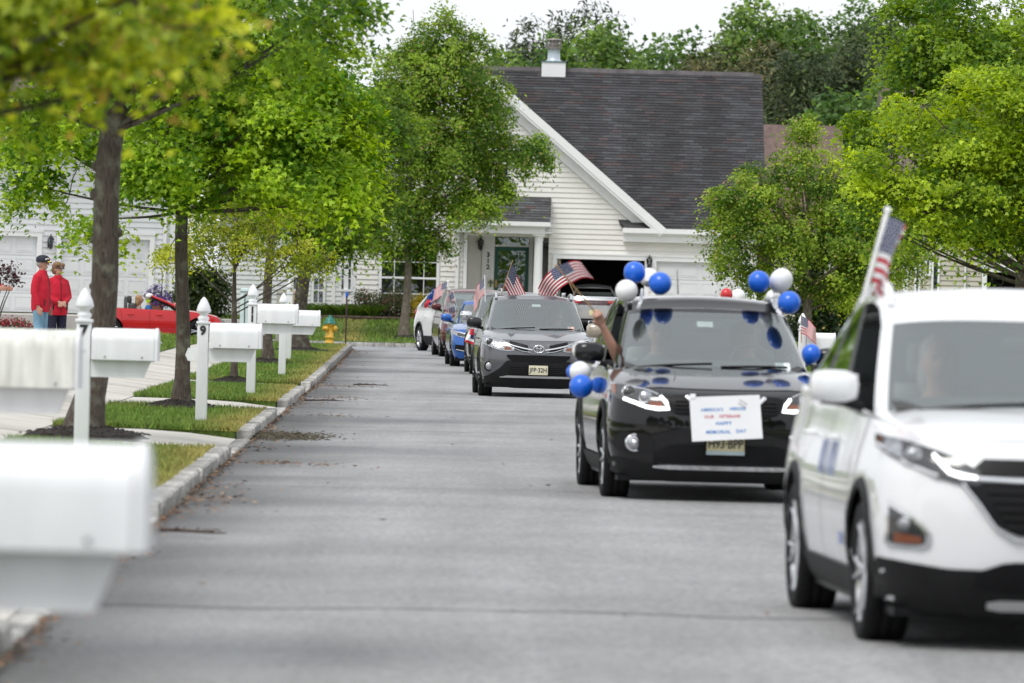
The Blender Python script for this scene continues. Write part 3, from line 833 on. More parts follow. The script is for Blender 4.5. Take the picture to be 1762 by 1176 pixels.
# ---- shrubs, grasses, flowers
def shrub(name, label, base, lobes, ncl, nlf, leaf, rc, kind, pal, seed, group=None, tips=None, stems=6, mat=None, flat=.7, cat='shrub'):
    rg = np.random.default_rng(seed); rr = random.Random(seed)
    root = thing(name, label, cat, base, 0, group)
    cp, cd = crown_points(lobes, ncl, rg, 3.0)
    sb = MB(); top = max(l[2] for l in lobes)
    for k in range(stems):
        l = rr.choice(lobes); a = Vector((rr.uniform(-.08, .08), rr.uniform(-.08, .08), -.03))
        e = Vector((l[0]+rr.uniform(-.4, .4)*l[3], l[1]+rr.uniform(-.4, .4)*l[4], l[2]))
        sb.tube([a, a.lerp(e, .5)+Vector((0, 0, .06)), e], [.02, .014, .006], 5)
    sb.build('stem', M_BARK, root)
    ci = np.repeat(np.arange(len(cp)), nlf); N = len(ci)
    off = rg.normal(size=(N, 3))*rc*.6
    P = cp[ci]+off; P[:, 2] = np.maximum(P[:, 2], .01)
    Nn = cd[ci]*.8+np.array([0, 0, .6])+rg.normal(size=(N, 3))*.5
    mixc = np.clip(rg.normal(.45, .28, len(cp))[ci]+rg.normal(0, .15, N), 0, 1)[:, None]
    cols = np.array(pal[0])*(1-mixc)+np.array(pal[1])*mixc
    if tips is not None:
        cols = np.where((rg.random(N) < tips[1])[:, None], np.array(tips[0])*rg.uniform(.7, 1.2, N)[:, None], cols)
    me = leaves_mesh('foliage', P, Nn, leaf, kind, cols, mat or M_LEAF, rg)
    o = bpy.data.objects.new('foliage', me); link(o, root); o['kind'] = 'stuff'
    return root
def tuft(name, label, base, w_, d_, h, n, pal, seed, group=None):
    rg = np.random.default_rng(seed); root = thing(name, label, 'plant', base, 0, group)
    x = rg.uniform(-w_, w_, n); y = rg.uniform(-d_, d_, n); hh = h*rg.uniform(.6, 1.15, n); a = rg.uniform(0, 2*PI, n)
    lx, ly = x*.5+rg.normal(0, .13, n), y*.3+rg.normal(0, .1, n)
    wd = .012
    V = []
    ts = [0, .5, .85, 1.0]; ws = [1, .9, .5, .05]
    L = [np.stack([x+lx*t**2*1.6+s*np.cos(a)*wd*k, y+ly*t**2*1.6+s*np.sin(a)*wd*k, hh*(t-.28*t**3)], 1) for t, k in zip(ts, ws) for s in (-1, 1)]
    V = np.stack([L[0], L[1], L[3], L[5], L[7], L[6], L[4], L[2]], 1)
    me = mesh_np('blade', V, 8, M_LEAF); m_ = rg.random(n)[:, None]
    set_col(me, np.repeat(np.array(pal[0])*(1-m_)+np.array(pal[1])*m_, 8, 0))
    o = bpy.data.objects.new('blade', me); link(o, root); o['kind'] = 'stuff'
    return root
p = at(345, 545, 163); 
shrub('evergreen_shrub', 'dense dark evergreen shrub behind the red convertible', Vector((p.x, 163, .62)),
      [(0, 0, .7, .85, .8, .75), (-.2, 0, 1.2, .6, .6, .55), (.25, 0, 1.05, .65, .6, .6)], 330, 22, .055, .16, 'clump', [(.016, .038, .008), (.055, .085, .018)], 70, 'clipped evergreens')
BEDZ = .92
p = at(655, 540, 171.5)
shrub('round_shrub', 'rounded green shrub under the big window of the white house', Vector((p.x, 171.5, BEDZ)),
      [(0, 0, .3, .95, .6, .42), (-.3, 0, .5, .5, .5, .35), (.35, 0, .42, .5, .5, .3)], 150, 22, .055, .16, 'oval', [(.030, .058, .016), (.10, .125, .045)], 71, tips=((.20, .11, .07), .2))
p = at(722, 540, 171.5)
shrub('golden_shrub', 'golden yellow shrub between tree trunk and white car', Vector((p.x, 171.5, BEDZ)),
      [(0, 0, .35, .42, .4, .36), (.1, 0, .15, .5, .4, .25)], 70, 20, .055, .14, 'oval', [(.16, .17, .02), (.52, .40, .03)], 72)
for k, (px, w_, lab) in enumerate(((560, .45, 'clump of strappy daylily leaves above the hydrant'), (603, .45, 'clump of strappy daylily leaves behind the blue topped marker'), (632, .3, 'smaller daylily clump beside the rounded shrub'))):
    p = at(px, 545, 171); tuft('daylily', lab, Vector((p.x, 171.2, BEDZ-.02)), w_, .35, .48, 420, [(.05, .11, .02), (.15, .25, .05)], 80+k, 'daylilies on the retaining wall')
# planting at the left house
p = at(20, 515, 150); b = Vector((-11.9, 140, zl(-7, 140)))
shrub('japanese_maple', 'dark purple japanese maple at the left edge behind the couple', Vector((at(-12, 520, 128).x, 128, zl(-8, 128)+.03)),
      [(0, 0, 1.35, .5, .5, .3), (-.4, 0, 1.6, .5, .5, .3), (.35, 0, 1.15, .35, .4, .16)], 34, 18, .05, .15, 'maple', [(.030, .008, .012), (.085, .020, .022)], 73, stems=9)
p = at(20, 545, 128)
shrub('flower_bed', 'pink and red flowers edging the lawn at the far left', Vector((p.x, 127, zl(p.x-kx(127), 127)+.03)),
      [(-.2, 0, .15, .35, .25, .14), (.2, 0, .14, .3, .25, .13), (.55, 0, .08, .12, .2, .08)], 60, 16, .03, .07, 'clump', [(.04, .09, .02), (.08, .14, .03)], 74, tips=((.55, .05, .10), .5), cat='flowers')
# right hand side evergreens
p = at(1395, 560, 172)
shrub('tall_evergreen', 'dark columnar evergreen between the pear and the far beige house', Vector((p.x, 172, .3)),
      [(0, 0, .7, .75, .7, .7), (0, 0, 1.6, .7, .65, .7), (0, 0, 2.5, .5, .5, .7)], 260, 22, .08, .2, 'clump', [(.015, .035, .010), (.05, .08, .02)], 75, 'clipped evergreens')
p = at(1458, 560, 182)
shrub('round_evergreen', 'bright green cone shaped shrub by the far beige house', Vector((p.x, 182, .3)),
      [(0, 0, .6, .75, .7, .65), (0, 0, 1.3, .6, .6, .6), (0, 0, 1.8, .3, .3, .4)], 200, 22, .08, .2, 'clump', [(.035, .075, .012), (.13, .19, .03)], 76, 'clipped evergreens')

# ================================================================== HOUSES
M_SIDE = pm('vinyl_cream', (.78, .765, .73), .55, var=.05, scale=1.2)
M_SIDEW = pm('vinyl_white', (.70, .715, .735), .55, var=.05, scale=1.2)
M_SIDEB = pm('vinyl_beige', (.50, .465, .40), .6, var=.06, scale=1.2)
M_TRIM = pm('white_trim', (.84, .845, .85), .45, var=.03, scale=2)
M_SHINGLE = pm('shingle', (.1, .1, .1), .92, var=.18, scale=30, bump=.5, bscale=80, attr=True)
M_DARK = pm('dark_inside', (.012, .012, .013), .8, var=.2)
M_BLACK = pm('black_metal', (.014, .014, .015), .4, var=.1)
M_GDOOR = pm('garage_door_white', (.72, .735, .75), .5, var=.03, scale=2)
M_GREEN = pm('green_paint', (.006, .085, .062), .4, var=.08)
M_STONE = pm('foundation', (.42, .40, .37), .9, var=.2, scale=5, bump=.4)

def glass_mat(name, tint, trans, base_refl=.06, rough=.01):
    m = bpy.data.materials.new(name); m.use_nodes = True
    n, l = m.node_tree.nodes, m.node_tree.links; n.remove(n['Principled BSDF'])
    t = n.new('ShaderNodeBsdfTransparent'); t.inputs['Color'].default_value = (*tint, 1)
    g = n.new('ShaderNodeBsdfGlossy'); g.inputs['Roughness'].default_value = rough; g.inputs['Color'].default_value = (.95, 1, 1, 1)
    f = n.new('ShaderNodeFresnel'); f.inputs['IOR'].default_value = 1.5
    mr = n.new('ShaderNodeMapRange'); mr.inputs['To Min'].default_value = base_refl; mr.inputs['To Max'].default_value = 1
    l.new(f.outputs[0], mr.inputs['Value'])
    # faint smears keep the pane from being perfect
    tc = n.new('ShaderNodeTexCoord'); nz = n.new('ShaderNodeTexNoise'); nz.inputs['Scale'].default_value = 3; l.new(tc.outputs['Object'], nz.inputs['Vector'])
    bp = n.new('ShaderNodeBump'); bp.inputs['Strength'].default_value = .04; bp.inputs['Distance'].default_value = .05
    l.new(nz.outputs['Fac'], bp.inputs['Height']); l.new(bp.outputs[0], g.inputs['Normal'])
    mx = n.new('ShaderNodeMixShader'); l.new(mr.outputs[0], mx.inputs[0]); l.new(t.outputs[0], mx.inputs[1]); l.new(g.outputs[0], mx.inputs[2])
    l.new(mx.outputs[0], n['Material Output'].inputs['Surface'])
    return m
M_PANE = glass_mat('window_pane', (.55, .6, .62), 1, .10)

def siding(parent, poly_x, z0, z1, holes, Y, mat, pitch=.158, facing=-1, kindname='siding_board'):
    """lap siding boards on a wall at depth Y; poly_x(z) -> (x0, x1); holes = (x0, x1, z0, z1)"""
    z = z0; n = 0
    while z < z1-.02:
        za, zb = z, min(z+pitch, z1)
        x0, x1 = poly_x((za+zb)/2)
        segs = [(x0, x1)]
        for (hx0, hx1, hz0, hz1) in holes:
            if zb-.03 > hz0 and za+.03 < hz1:
                ns = []
                for (a, b) in segs:
                    if hx0 > a: ns.append((a, min(b, hx0)))
                    if hx1 < b: ns.append((max(a, hx1), b))
                    if hx1 <= a or hx0 >= b: ns = [q for q in ns if q != (a, b)]+[(a, b)] if (a, b) not in ns else ns
                segs = [q for q in ns if q[1]-q[0] > .02]
        for (a, b) in segs:
            vs = [(a, Y-.037, za), (b, Y-.037, za), (b, Y-.010, zb), (a, Y-.010, zb), (a, Y, za), (b, Y, za), (b, Y, zb), (a, Y, zb)]
            MB().add(vs, [(0, 1, 2, 3), (0, 4, 5, 1), (3, 2, 6, 7), (1, 5, 6, 2), (0, 3, 7, 4)]).build(kindname, mat, parent)
        z += pitch; n += 1

def window(parent, x0, x1, z0, z1, Y, cols=2, rows=2, blind=0., trim=.1, meet=True, backing=True):
    w_ = MB()
    t = trim
    w_.box(x0-t, x0, Y-.07, Y, z0-t, z1+t).box(x1, x1+t, Y-.07, Y, z0-t, z1+t)
    w_.box(x0, x1, Y-.068, Y, z1, z1+t).box(x0, x1, Y-.085, Y, z0-t, z0)
    f = w_.build('window', M_TRIM, parent)
    MB().box(x0, x1, Y-.02, Y-.012, z0, z1).build('pane', M_PANE, f)
    MB().box(x0+.001, x1-.001, Y+.05, Y+.06, z0, z1).build('room', M_DARK, f)
    mt = MB()
    if meet: mt.box(x0, x1, Y-.05, Y-.022, (z0+z1)/2-.03, (z0+z1)/2+.03)
    for k in range(1, cols): xx = lerp(x0, x1, k/cols); mt.box(xx-.012, xx+.012, Y-.034, Y-.0225, z0, z1)
    for k in range(1, rows):
        zz = lerp(z0, z1, k/rows)
        if not meet or abs(zz-(z0+z1)/2) > .05: mt.box(x0, x1, Y-.033, Y-.0228, zz-.012, zz+.012)
    if mt.v: mt.build('muntin', M_TRIM, f)
    if blind:
        bl = MB(); zz = z1-.02; zend = z1-(z1-z0)*blind
        while zz > zend: bl.box(x0+.01, x1-.01, Y+.012, Y+.03, zz-.028, zz); zz -= .045
        bl.build('blind', pm('blind', (.72, .72, .68), .6), f)
    return f

def garage_door(parent, x0, x1, z0, z1, Y, mat, nrow=4, ncol=4, trim=.14, opened=False):
    t = MB()
    t.box(x0-trim, x0, Y-.06, Y+.02, z0, z1+trim).box(x1, x1+trim, Y-.06, Y+.02, z0, z1+trim).box(x0, x1, Y-.058, Y+.02, z1, z1+trim)
    t.box(x0-trim-.03, x1+trim+.03, Y-.085, Y+.02, z1+trim, z1+trim+.05)
    o = t.build('garage_trim', M_TRIM, parent)
    if opened: return o
    g = MB().box(x0, x1, Y+.10, Y+.13, z0, z1).build('garage_door', mat, parent)
    h = (z1-z0)/nrow; wd = (x1-x0)/ncol
    for r_ in range(nrow):
        p = MB(); 
        p.box(x0+.004, x1-.004, Y+.07, Y+.10, z0+r_*h+.006, z0+(r_+1)*h-.006)
        for c in range(ncol):
            a, b = x0+c*wd+.06, x0+(c+1)*wd-.06; zc0, zc1 = z0+r_*h+.09, z0+(r_+1)*h-.09
            for (q0, q1, w0, w1) in ((a, b, zc1-.02, zc1), (a, b, zc0, zc0+.02), (a, a+.02, zc0+.02, zc1-.02), (b-.02, b, zc0+.02, zc1-.02)):
                p.box(q0, q1, Y+.058, Y+.0705, w0, w1)
            p.box(a+.045, b-.045, Y+.060, Y+.0703, zc0+.045, zc1-.045)
        p.build('panel', mat, g)
    return g

def lantern(label, x, z, Y, group='wall lanterns'):
    t = thing('wall_lantern', label, 'lantern', (x, Y, z), 0, group)
    MB().box(-.05, .05, -.03, 0, -.12, .10).tube([(0, -.03, -.02), (0, -.1, -.03), (0, -.14, .0)], .012, 6).build('bracket', M_BLACK, t)
    c = MB().lathe([(.04, -.12), (.075, -.10), (.06, -.02)], 6, Matrix.Translation((0, -.15, 0)), smooth=False)
    c.lathe([(.10, .14), (.085, .165), (.04, .21), (.018, .24), (.01, .29), (0, .30)], 6, Matrix.Translation((0, -.15, 0)), smooth=False)
    c.lathe([(0, -.17), (.03, -.15), (.04, -.12)], 6, Matrix.Translation((0, -.15, 0)), smooth=False)
    for k in range(6):
        a = 2*PI*k/6; c.tube([(.06*math.cos(a), -.15+.06*math.sin(a), -.02), (.095*math.cos(a), -.15+.095*math.sin(a), .14)], .007, 4)
    c.build('cage', M_BLACK, t)
    MB().lathe([(.055, -.02), (.088, .14)], 6, Matrix.Translation((0, -.15, 0)), smooth=False).build('glass', M_PANE, t)
    MB().ball((0, -.15, .03), (.02, .02, .045), 8, 6).build('bulb', pm('bulb', (.8, .78, .7), .4), t)
    return t

def shingles(parent, p00, px, py, nx_w, pal, seed, course=.145, tab=.30, streak=True, clip=None, name='shingle'):
    """tabs on a slope: origin p00, unit vector px across, py up the slope, nx_w = (width, height)"""
    rg = np.random.default_rng(seed); W_, H_ = nx_w
    px, py = Vector(px), Vector(py); nn = px.cross(py).normalized()
    nr, nc = int(H_/course), int(W_/tab)+1
    V = []; K = []
    for r_ in range(nr):
        offx = (r_ % 2)*tab*.5+rg.uniform(-.05, .05); run = 0; c0 = 0
        for c in range(-1, nc):
            a, b = max(0, c*tab+offx+.004), min(W_, (c+1)*tab+offx-.004)
            if b-a < .03: continue
            if clip and not clip((a+b)/2, (r_+.5)*course): continue
            if run <= 0: c0 = rg.choice(len(pal), p=[.42, .26, .22, .10]); run = rg.integers(1, 3)
            run -= 1
            lo = p00+px*a+py*(r_*course)+nn*(.022+rg.uniform(0, .004)); up = (r_+1.05)*course
            q = [lo, lo+px*(b-a), p00+px*b+py*up+nn*.006, p00+px*a+py*up+nn*.006]
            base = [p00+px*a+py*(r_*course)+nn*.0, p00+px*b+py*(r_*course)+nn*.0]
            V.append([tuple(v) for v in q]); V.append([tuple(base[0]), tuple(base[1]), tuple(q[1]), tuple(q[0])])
            col = np.array(pal[c0])*rg.uniform(.78, 1.22)
            if streak:
                xm = (a+b)/2; s = .78+.34*math.sin(xm*2.1+.8)*math.sin(xm*.83+r_*.01)+.16*math.sin(xm*5.1+2)
                col = col*clamp(.90+.62*(s-.78)*(.35+.65*math.sin(PI*r_/nr)), .45, 1.3)
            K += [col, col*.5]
    me = mesh_np(name, np.array(V), 4, M_SHINGLE); set_col(me, np.repeat(np.array(K), 4, 0))
    o = bpy.data.objects.new(name, me); link(o, parent); o['kind'] = 'stuff'
    return o
SHP = [(.050, .049, .054), (.060, .063, .067), (.041, .039, .043), (.072, .053, .053)]

# ---- the white house at the end of the street (number 312)
HY = 176.0
H = thing('house', 'cream sided house with long dark shingle roof and two garage bays, number 312', 'house', (0, 0, 0))
def hx(px, py=470): return at(px, py, HY).x
def hz(px, py): return at(px, py, HY).z
GZ = .62                                             # garage floor
FZ = 1.04                                            # porch floor
xL, xR = hx(592), hx(1296)
xpk = hx(848, 150); zpk = hz(848, 150)
xre, zre = hx(1120, 390), hz(1120, 390)
slope = (zpk-zre)/(xre-xpk)
zeave = hz(1150, 397)
ga = (hx(958), hx(1109), GZ, hz(1030, 447)); gb = (hx(1129), hx(1280), GZ, hz(1200, 452))
wa = (hx(657), hx(751), hz(700, 533), hz(700, 424)); wl = (hx(588), hx(604), hz(596, 498), hz(596, 425))
wg = (hx(822, 280), hx(874, 280), hz(848, 325), hz(848, 235))
pr = (hx(803), hx(943), .95, hz(870, 402))           # porch recess
# backing walls
wb = MB()
def wallseg(x0, x1, z0, z1, Y=HY): wb.box(x0, x1, Y, Y+.15, z0, z1)
top_at = lambda x: zpk-abs(x-xpk)*slope-.05
holes = [ga, gb, wa, wl, wg, pr]
xs_ = sorted({xL, xR, *[h[0] for h in holes], *[h[1] for h in holes]})
for i in range(len(xs_)-1):
    a, b = xs_[i], xs_[i+1]; mid = (a+b)/2
    hh = sorted([h for h in holes if h[0] <= mid <= h[1]], key=lambda q: q[2]); z = .3
    for h in hh:
        if h[2] > z: wallseg(a, b, z, h[2])
        z = h[3]
    zc = hz(1150, 415)
    if z < zc: wallseg(a, b, z, zc)
# gable triangle backing
zc = hz(1150, 415)
xg0, xg1 = xpk-(zpk-zc)/slope, xpk+(zpk-zc)/slope
wx = MB().add([(xg0, HY+.02, zc), (xg1, HY+.02, zc), (xpk, HY+.02, zpk), (xg0, HY+.14, zc), (xg1, HY+.14, zc), (xpk, HY+.14, zpk)], [(0, 1, 2), (3, 5, 4), (0, 3, 4, 1), (1, 4, 5, 2), (0, 2, 5, 3)])
wb.add(wx.v, wx.f)
wall = wb.build('front_wall', M_SIDE, H)
def span(z):
    if z < zeave-.1: return (xL, xR)
    return (max(xL, xpk-(zpk-z)/slope), xpk+(zpk-z)/slope)
hm = lambda h, m: (h[0]-m, h[1]+m, h[2]-m, h[3]+m)
siding(wall, span, .62, zpk-.12, [hm(ga, .13), hm(gb, .13), hm(wa, .1), hm(wl, .1), hm(wg, .1), (pr[0], pr[1], .5, pr[3]), (xL-1, xL+.14, 0, 5), (hx(606), hx(613), 0, 4.2), (hx(796), hx(803), 0, 3.55)], HY, M_SIDE)
MB().box(xL, xL+.14, HY-.05, HY+.1, .5, 3.8).build('corner_board', M_TRIM, H)
MB().box(hx(606)-.02, hx(613), HY-.048, HY, .9, 3.9).build('corner_board', M_TRIM, H)
MB().box(xR-.02, xR+.12, HY-.05, HY+.15, .5, 3.8).build('corner_board', M_TRIM, H)
MB().box(hx(783), hx(789), HY-.12, HY-.05, 1.0, 3.6).build('downspout', M_TRIM, H)
MB().box(xL-.02, pr[0], HY-.04, HY+.1, .4, .95).build('foundation', M_STONE, H)
# side walls and back so that the house is a solid
sw = MB().box(xL-.001, xL+.15, HY+.15, HY+12, .3, 3.85).box(xR-.15, xR, HY+.15, HY+12, .3, 3.85).box(xL, xR, HY+11.9, HY+12.05, .3, 3.85)
sw.build('side_wall', M_SIDE, H)
# windows
for q0, q1 in ((wa[0], (wa[0]+wa[1])/2-.07), ((wa[0]+wa[1])/2+.07, wa[1])):
    window(H, q0, q1, wa[2], wa[3], HY, 2 if q0 == wa[0] else 2, 4, blind=.95 if q0 == wa[0] else 0, trim=.09)
MB().box(wa[0]-.14, wa[1]+.14, HY-.09, HY-.01, wa[3]+.1, wa[3]+.22).build('window_head', M_TRIM, H)
window(H, wl[0], wl[1], wl[2], wl[3], HY, 2, 4, blind=.9, trim=.07)
window(H, wg[0], wg[1], wg[2], wg[3], HY, 2, 4, trim=.1)
# garages
garage_door(H, *ga, HY, M_GDOOR, opened=True); garage_door(H, *gb, HY, M_GDOOR)
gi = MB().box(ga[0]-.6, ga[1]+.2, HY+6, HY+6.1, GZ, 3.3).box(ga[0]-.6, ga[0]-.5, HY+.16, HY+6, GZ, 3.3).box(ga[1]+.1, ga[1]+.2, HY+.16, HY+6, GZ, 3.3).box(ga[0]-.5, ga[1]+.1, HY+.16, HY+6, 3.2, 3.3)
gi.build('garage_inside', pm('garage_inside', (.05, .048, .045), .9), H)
MB().box(ga[0]-.5, gb[1]+.4, HY-.3, HY+6, GZ-.2, GZ-.002).build('garage_floor', M_CONC, H)
sh = MB()
for k in range(3): sh.box(ga[0]-.45, ga[0]+.2, HY+2, HY+5, GZ+.6+k*.6, GZ+.63+k*.6)
sh.build('shelf', M_DARK, H)
# roof
ev_y = HY-.35; rise = 5.15; run = 6.4
zr_e = zeave+.02
ridge_y = HY+6.1; ridge_z = at(1100, 123, ridge_y).z
up = Vector((0, ridge_y-ev_y, ridge_z-zr_e)); Ls = up.length; up.normalize()
xr1 = at(1315, 250, HY+3).x; xr0 = xpk-1.0
rb = MB()
def slab(a, b, c, d, t=.12):
    a, b, c, d = map(Vector, (a, b, c, d)); n_ = (b-a).cross(d-a).normalized()*-t
    rb.add([a, b, c, d, a+n_, b+n_, c+n_, d+n_], [(0, 1, 2, 3), (4, 7, 6, 5), (0, 4, 5, 1), (1, 5, 6, 2), (2, 6, 7, 3), (3, 7, 4, 0)])
_t = Vector((0, up.y*.0, 0)); yI = ev_y+(zpk+.2-zr_e)/up.z*up.y
_A = [Vector((hx(1075), ev_y, zr_e)), Vector((xr1, ev_y, zr_e)), Vector((xr1, ridge_y, ridge_z)), Vector((xr0, ridge_y, ridge_z)), Vector((xr0, yI, zpk+.2)), Vector((xpk, yI, zpk+.2))]
_n = Vector((0, up.z, -up.y))*.12
rb.add(_A+[p+_n for p in _A], [tuple(range(6)), tuple(range(11, 5, -1))]+[(i, i+6, (i+1) % 6+6, (i+1) % 6) for i in range(6)])
slab((xr1, HY+12.6, zr_e), (xr0, HY+12.6, zr_e), (xr0, ridge_y, ridge_z-.004), (xr1, ridge_y, ridge_z-.004))
gy0 = HY-.42; gy1 = HY+5.2
zp = zpk+.28; gxl = xpk-(zp-zre)/slope-.12; gxr = xpk+(zp-zre)/slope+.12; zgl = zp-(gxr-xpk)*slope
slab((xpk, gy0, zp), (gxr, gy0, zgl), (gxr, gy0+.9, zgl), (xpk, gy1, zp))
slab((gxl, gy0, zgl), (xpk, gy0, zp), (xpk, gy1, zp), (gxl, gy1, zgl))
rmat = pm('roof_felt', (.06, .058, .06), .9)
roof = rb.build('roof', rmat, H)
def clipm(a, b):
    x = xr0+a; y = ev_y+up.y*b
    z = zr_e+up.z*b
    if x < xpk: return z > zp-.2
    return not (z < zp-(x-xpk)*slope-.02 and True)
shingles(roof, Vector((xr0, ev_y, zr_e)), (1, 0, 0), tuple(up), (xr1-xr0, Ls), SHP, 5, clip=clipm)
rc_ = MB(); xx = xr0
while xx < xr1-.4:
    rc_.add([(xx, ridge_y-.15, ridge_z-.09), (xx+.32, ridge_y-.15, ridge_z-.09), (xx+.32, ridge_y, ridge_z+.05), (xx, ridge_y, ridge_z+.05), (xx, ridge_y+.15, ridge_z-.09), (xx+.32, ridge_y+.15, ridge_z-.09), ], [(0, 1, 2, 3), (3, 2, 5, 4)])
    xx += .31
rc_.build('ridge_cap', pm('ridge_shingle', (.09, .082, .085), .9, var=.35, scale=2), roof)
# rake boards of the gable: fascia plus broad soffit and frieze
rk = MB()
for s in (-1, 1):
    xe = xpk+s*(gxr-xpk); d = Vector((s*(gxr-xpk), 0, zgl-zp)).normalized(); nd = Vector((d.z*s, 0, -d.x*s)) if s > 0 else Vector((-d.z*-s, 0, -abs(d.x)))
    nd = Vector((-abs(d.z)*s, 0, -abs(d.x)))
    P0 = Vector((xpk, 0, zp)); P1 = Vector((xe, 0, zgl))
    for (o0, o1, y0, y1) in ((-.03, .20, gy0-.06, gy0), (.20, .27, gy0-.03, HY+.01), (.27, .52, HY-.10, HY-.035)):
        a, b = P0+nd*o0, P1+nd*o0; c, e = P1+nd*o1, P0+nd*o1
        V8 = [Vector((p.x, y, p.z)) for y in (y0, y1) for p in (a, b, c, e)]
        rk.add(V8, [(0, 1, 2, 3), (7, 6, 5, 4), (0, 4, 5, 1), (1, 5, 6, 2), (2, 6, 7, 3), (3, 7, 4, 0)])
rk.build('rake_board', M_TRIM, roof)
# eave gutter with frieze right of the gable
eg = MB(); ex0 = hx(1071, 395)
eg.box(ex0, xr1, ev_y-.12, ev_y, zr_e-.13, zr_e+.02).box(ex0+.02, xr1, ev_y, HY-.02, zr_e-.19, zr_e-.13).box(ex0+.03, xr1-.02, ev_y+.08, HY-.03, zr_e-.40, zr_e-.19)
eg.build('gutter', M_TRIM, roof)
# the little return roof in the crook of the gable
MB().add([(ex0, ev_y-.05, zr_e+.03), (hx(1110), ev_y-.05, zr_e+.03), (hx(1092), HY+.2, zr_e+.32), (ex0, HY, zr_e+.05)], [(0, 1, 2), (0, 2, 3)]).build('return_roof', rmat, roof)
# roof vent
vx = at(953, 100, ridge_y).x; vt = MB(); vz_ = ridge_z
bw = .38
MB().box(vx-bw, vx+bw, ridge_y-.35, ridge_y+.35, vz_-.3, vz_+.20).build('chimney_base', M_TRIM, roof)
MB().box(vx-bw-.03, vx+bw+.03, ridge_y-.38, ridge_y+.38, vz_+.20, vz_+.235).build('chimney_flashing', pm('flashing', (.12, .2, .2), .5), roof)
Mv = Matrix.Translation((vx, ridge_y, vz_))
fl = MB().lathe([(.30, .235), (.22, .27), (.20, .33), (.195, .62), (.20, .63)], 18, Mv).build('flue', pm('galvanised', (.55, .62, .68), .35, .6), roof)
cp_ = MB().lathe([(.0, .98), (.22, .96), (.24, .93), (.24, .90), (.20, .90)], 18, Mv)
cp_.lathe([(.20, .63), (.24, .635), (.24, .66), (.20, .665)], 18, Mv).lathe([(.235, .765), (.245, .77), (.245, .79), (.235, .795)], 18, Mv)
for k in range(14):
    a = 2*PI*k/14; cp_.tube([(vx+.235*math.cos(a), ridge_y+.235*math.sin(a), vz_+.65), (vx+.235*math.cos(a), ridge_y+.235*math.sin(a), vz_+.91)], .012, 4)
cp_.lathe([(.16, .64), (.16, .93)], 12, Mv)
cp_.build('flue_cap', pm('cap_metal', (.30, .27, .25), .5, .4), roof)
# porch: recess, roof, column, door
DY = HY+1.25
pc = MB()
pc.box(pr[0]-.0, pr[1]+.4, DY, DY+.1, .9, 3.7).box(pr[1], pr[1]+.12, HY+.15, DY, .9, 3.7).box(pr[0]-.12, pr[0], HY+.15, DY, .9, 3.7)
pw = pc.build('porch_wall', M_SIDE, H)
dx0, dx1 = at(851, 470, DY).x, at(909, 470, DY).x; dz1 = at(880, 425, DY).z; tz1 = at(880, 407, DY).z
siding(pw, lambda z: (pr[0]+.02, pr[1]-.02), FZ, 3.6, [(dx0-.42, dx1+.14, .9, tz1+.1)], DY, M_SIDE)
MB().box(pr[0]-.2, pr[1]+.3, HY-1.3, DY, .7, FZ).box(pr[0]+.2, pr[1], HY-1.65, HY-1.3, .6, FZ-.17).build('porch_floor', M_CONC, H)
MB().box(pr[0]-.1, pr[1]+.1, HY-.8, DY, pr[3]+.02, pr[3]+.07).build('porch_ceiling', M_TRIM, H)
# door surround
ds = MB().box(dx0-.40, dx0-.02, DY-.08, DY, FZ, tz1+.12).box(dx1+.02, dx1+.13, DY-.08, DY, FZ, tz1+.12).box(dx0-.02, dx1+.02, DY-.075, DY, tz1, tz1+.12)
ds.box(dx0-.33, dx0-.29, DY-.1, DY-.08, FZ, tz1).box(dx0-.13, dx0-.09, DY-.1, DY-.08, FZ, tz1)
ds.box(dx0-.02, dx1+.02, DY-.07, DY, dz1, dz1+.05).build('door_surround', M_TRIM, H)
fd = MB().box(dx0, dx0+.11, DY-.06, DY, FZ, dz1).box(dx1-.11, dx1, DY-.06, DY, FZ, dz1).box(dx0+.11, dx1-.11, DY-.058, DY, dz1-.12, dz1).box(dx0+.11, dx1-.11, DY-.058, DY, FZ, FZ+.3).build('door', M_GREEN, H)
MB().box(dx0+.11, dx1-.11, DY-.045, DY-.04, FZ+.3, dz1-.12).build('pane', M_PANE, fd)
MB().box(dx0+.11, dx1-.11, DY-.022, DY-.015, FZ+.3, dz1-.12).build('inner_door', pm('inner_door', (.02, .07, .055), .4), fd)
# etched leaf pattern of the storm door
et = MB(); rr = random.Random(3)
for k in range(26):
    cx_ = rr.uniform(dx0+.2, dx1-.2); cz_ = rr.uniform(FZ+.4, dz1-.2); ang = rr.uniform(0, PI); L = rr.uniform(.08, .2); wv = rr.uniform(.015, .035)
    d = Vector((math.cos(ang), 0, math.sin(ang))); e = Vector((-d.z, 0, d.x))
    et.add([Vector((cx_, DY-.047, cz_))+d*L, Vector((cx_, DY-.047, cz_))+e*wv, Vector((cx_, DY-.047, cz_))-d*L, Vector((cx_, DY-.047, cz_))-e*wv], [(0, 1, 2, 3)])
et.build('etching', pm('etched_glass', (.10, .14, .135), .5, var=.5, scale=9), fd)
MB().box(dx0+.03, dx0+.075, DY-.09, DY-.06, FZ+.85, FZ+1.1).tube([(dx0+.05, DY-.1, FZ+1.0), (dx0+.16, DY-.11, FZ+.98)], .012, 6).build('handle', pm('brass', (.5, .32, .1), .35, .9), fd)
tr_ = MB().box(dx0, dx1, DY-.03, DY-.025, dz1+.05, tz1).build('transom', M_PANE, H)
MB().box(dx0, dx1, DY-.012, DY-.008, dz1+.05, tz1).build('room', M_DARK, tr_)
tm = MB()
for k in (1, 2): xx = lerp(dx0, dx1, k/3); tm.box(xx-.012, xx+.012, DY-.045, DY-.031, dz1+.05, tz1)
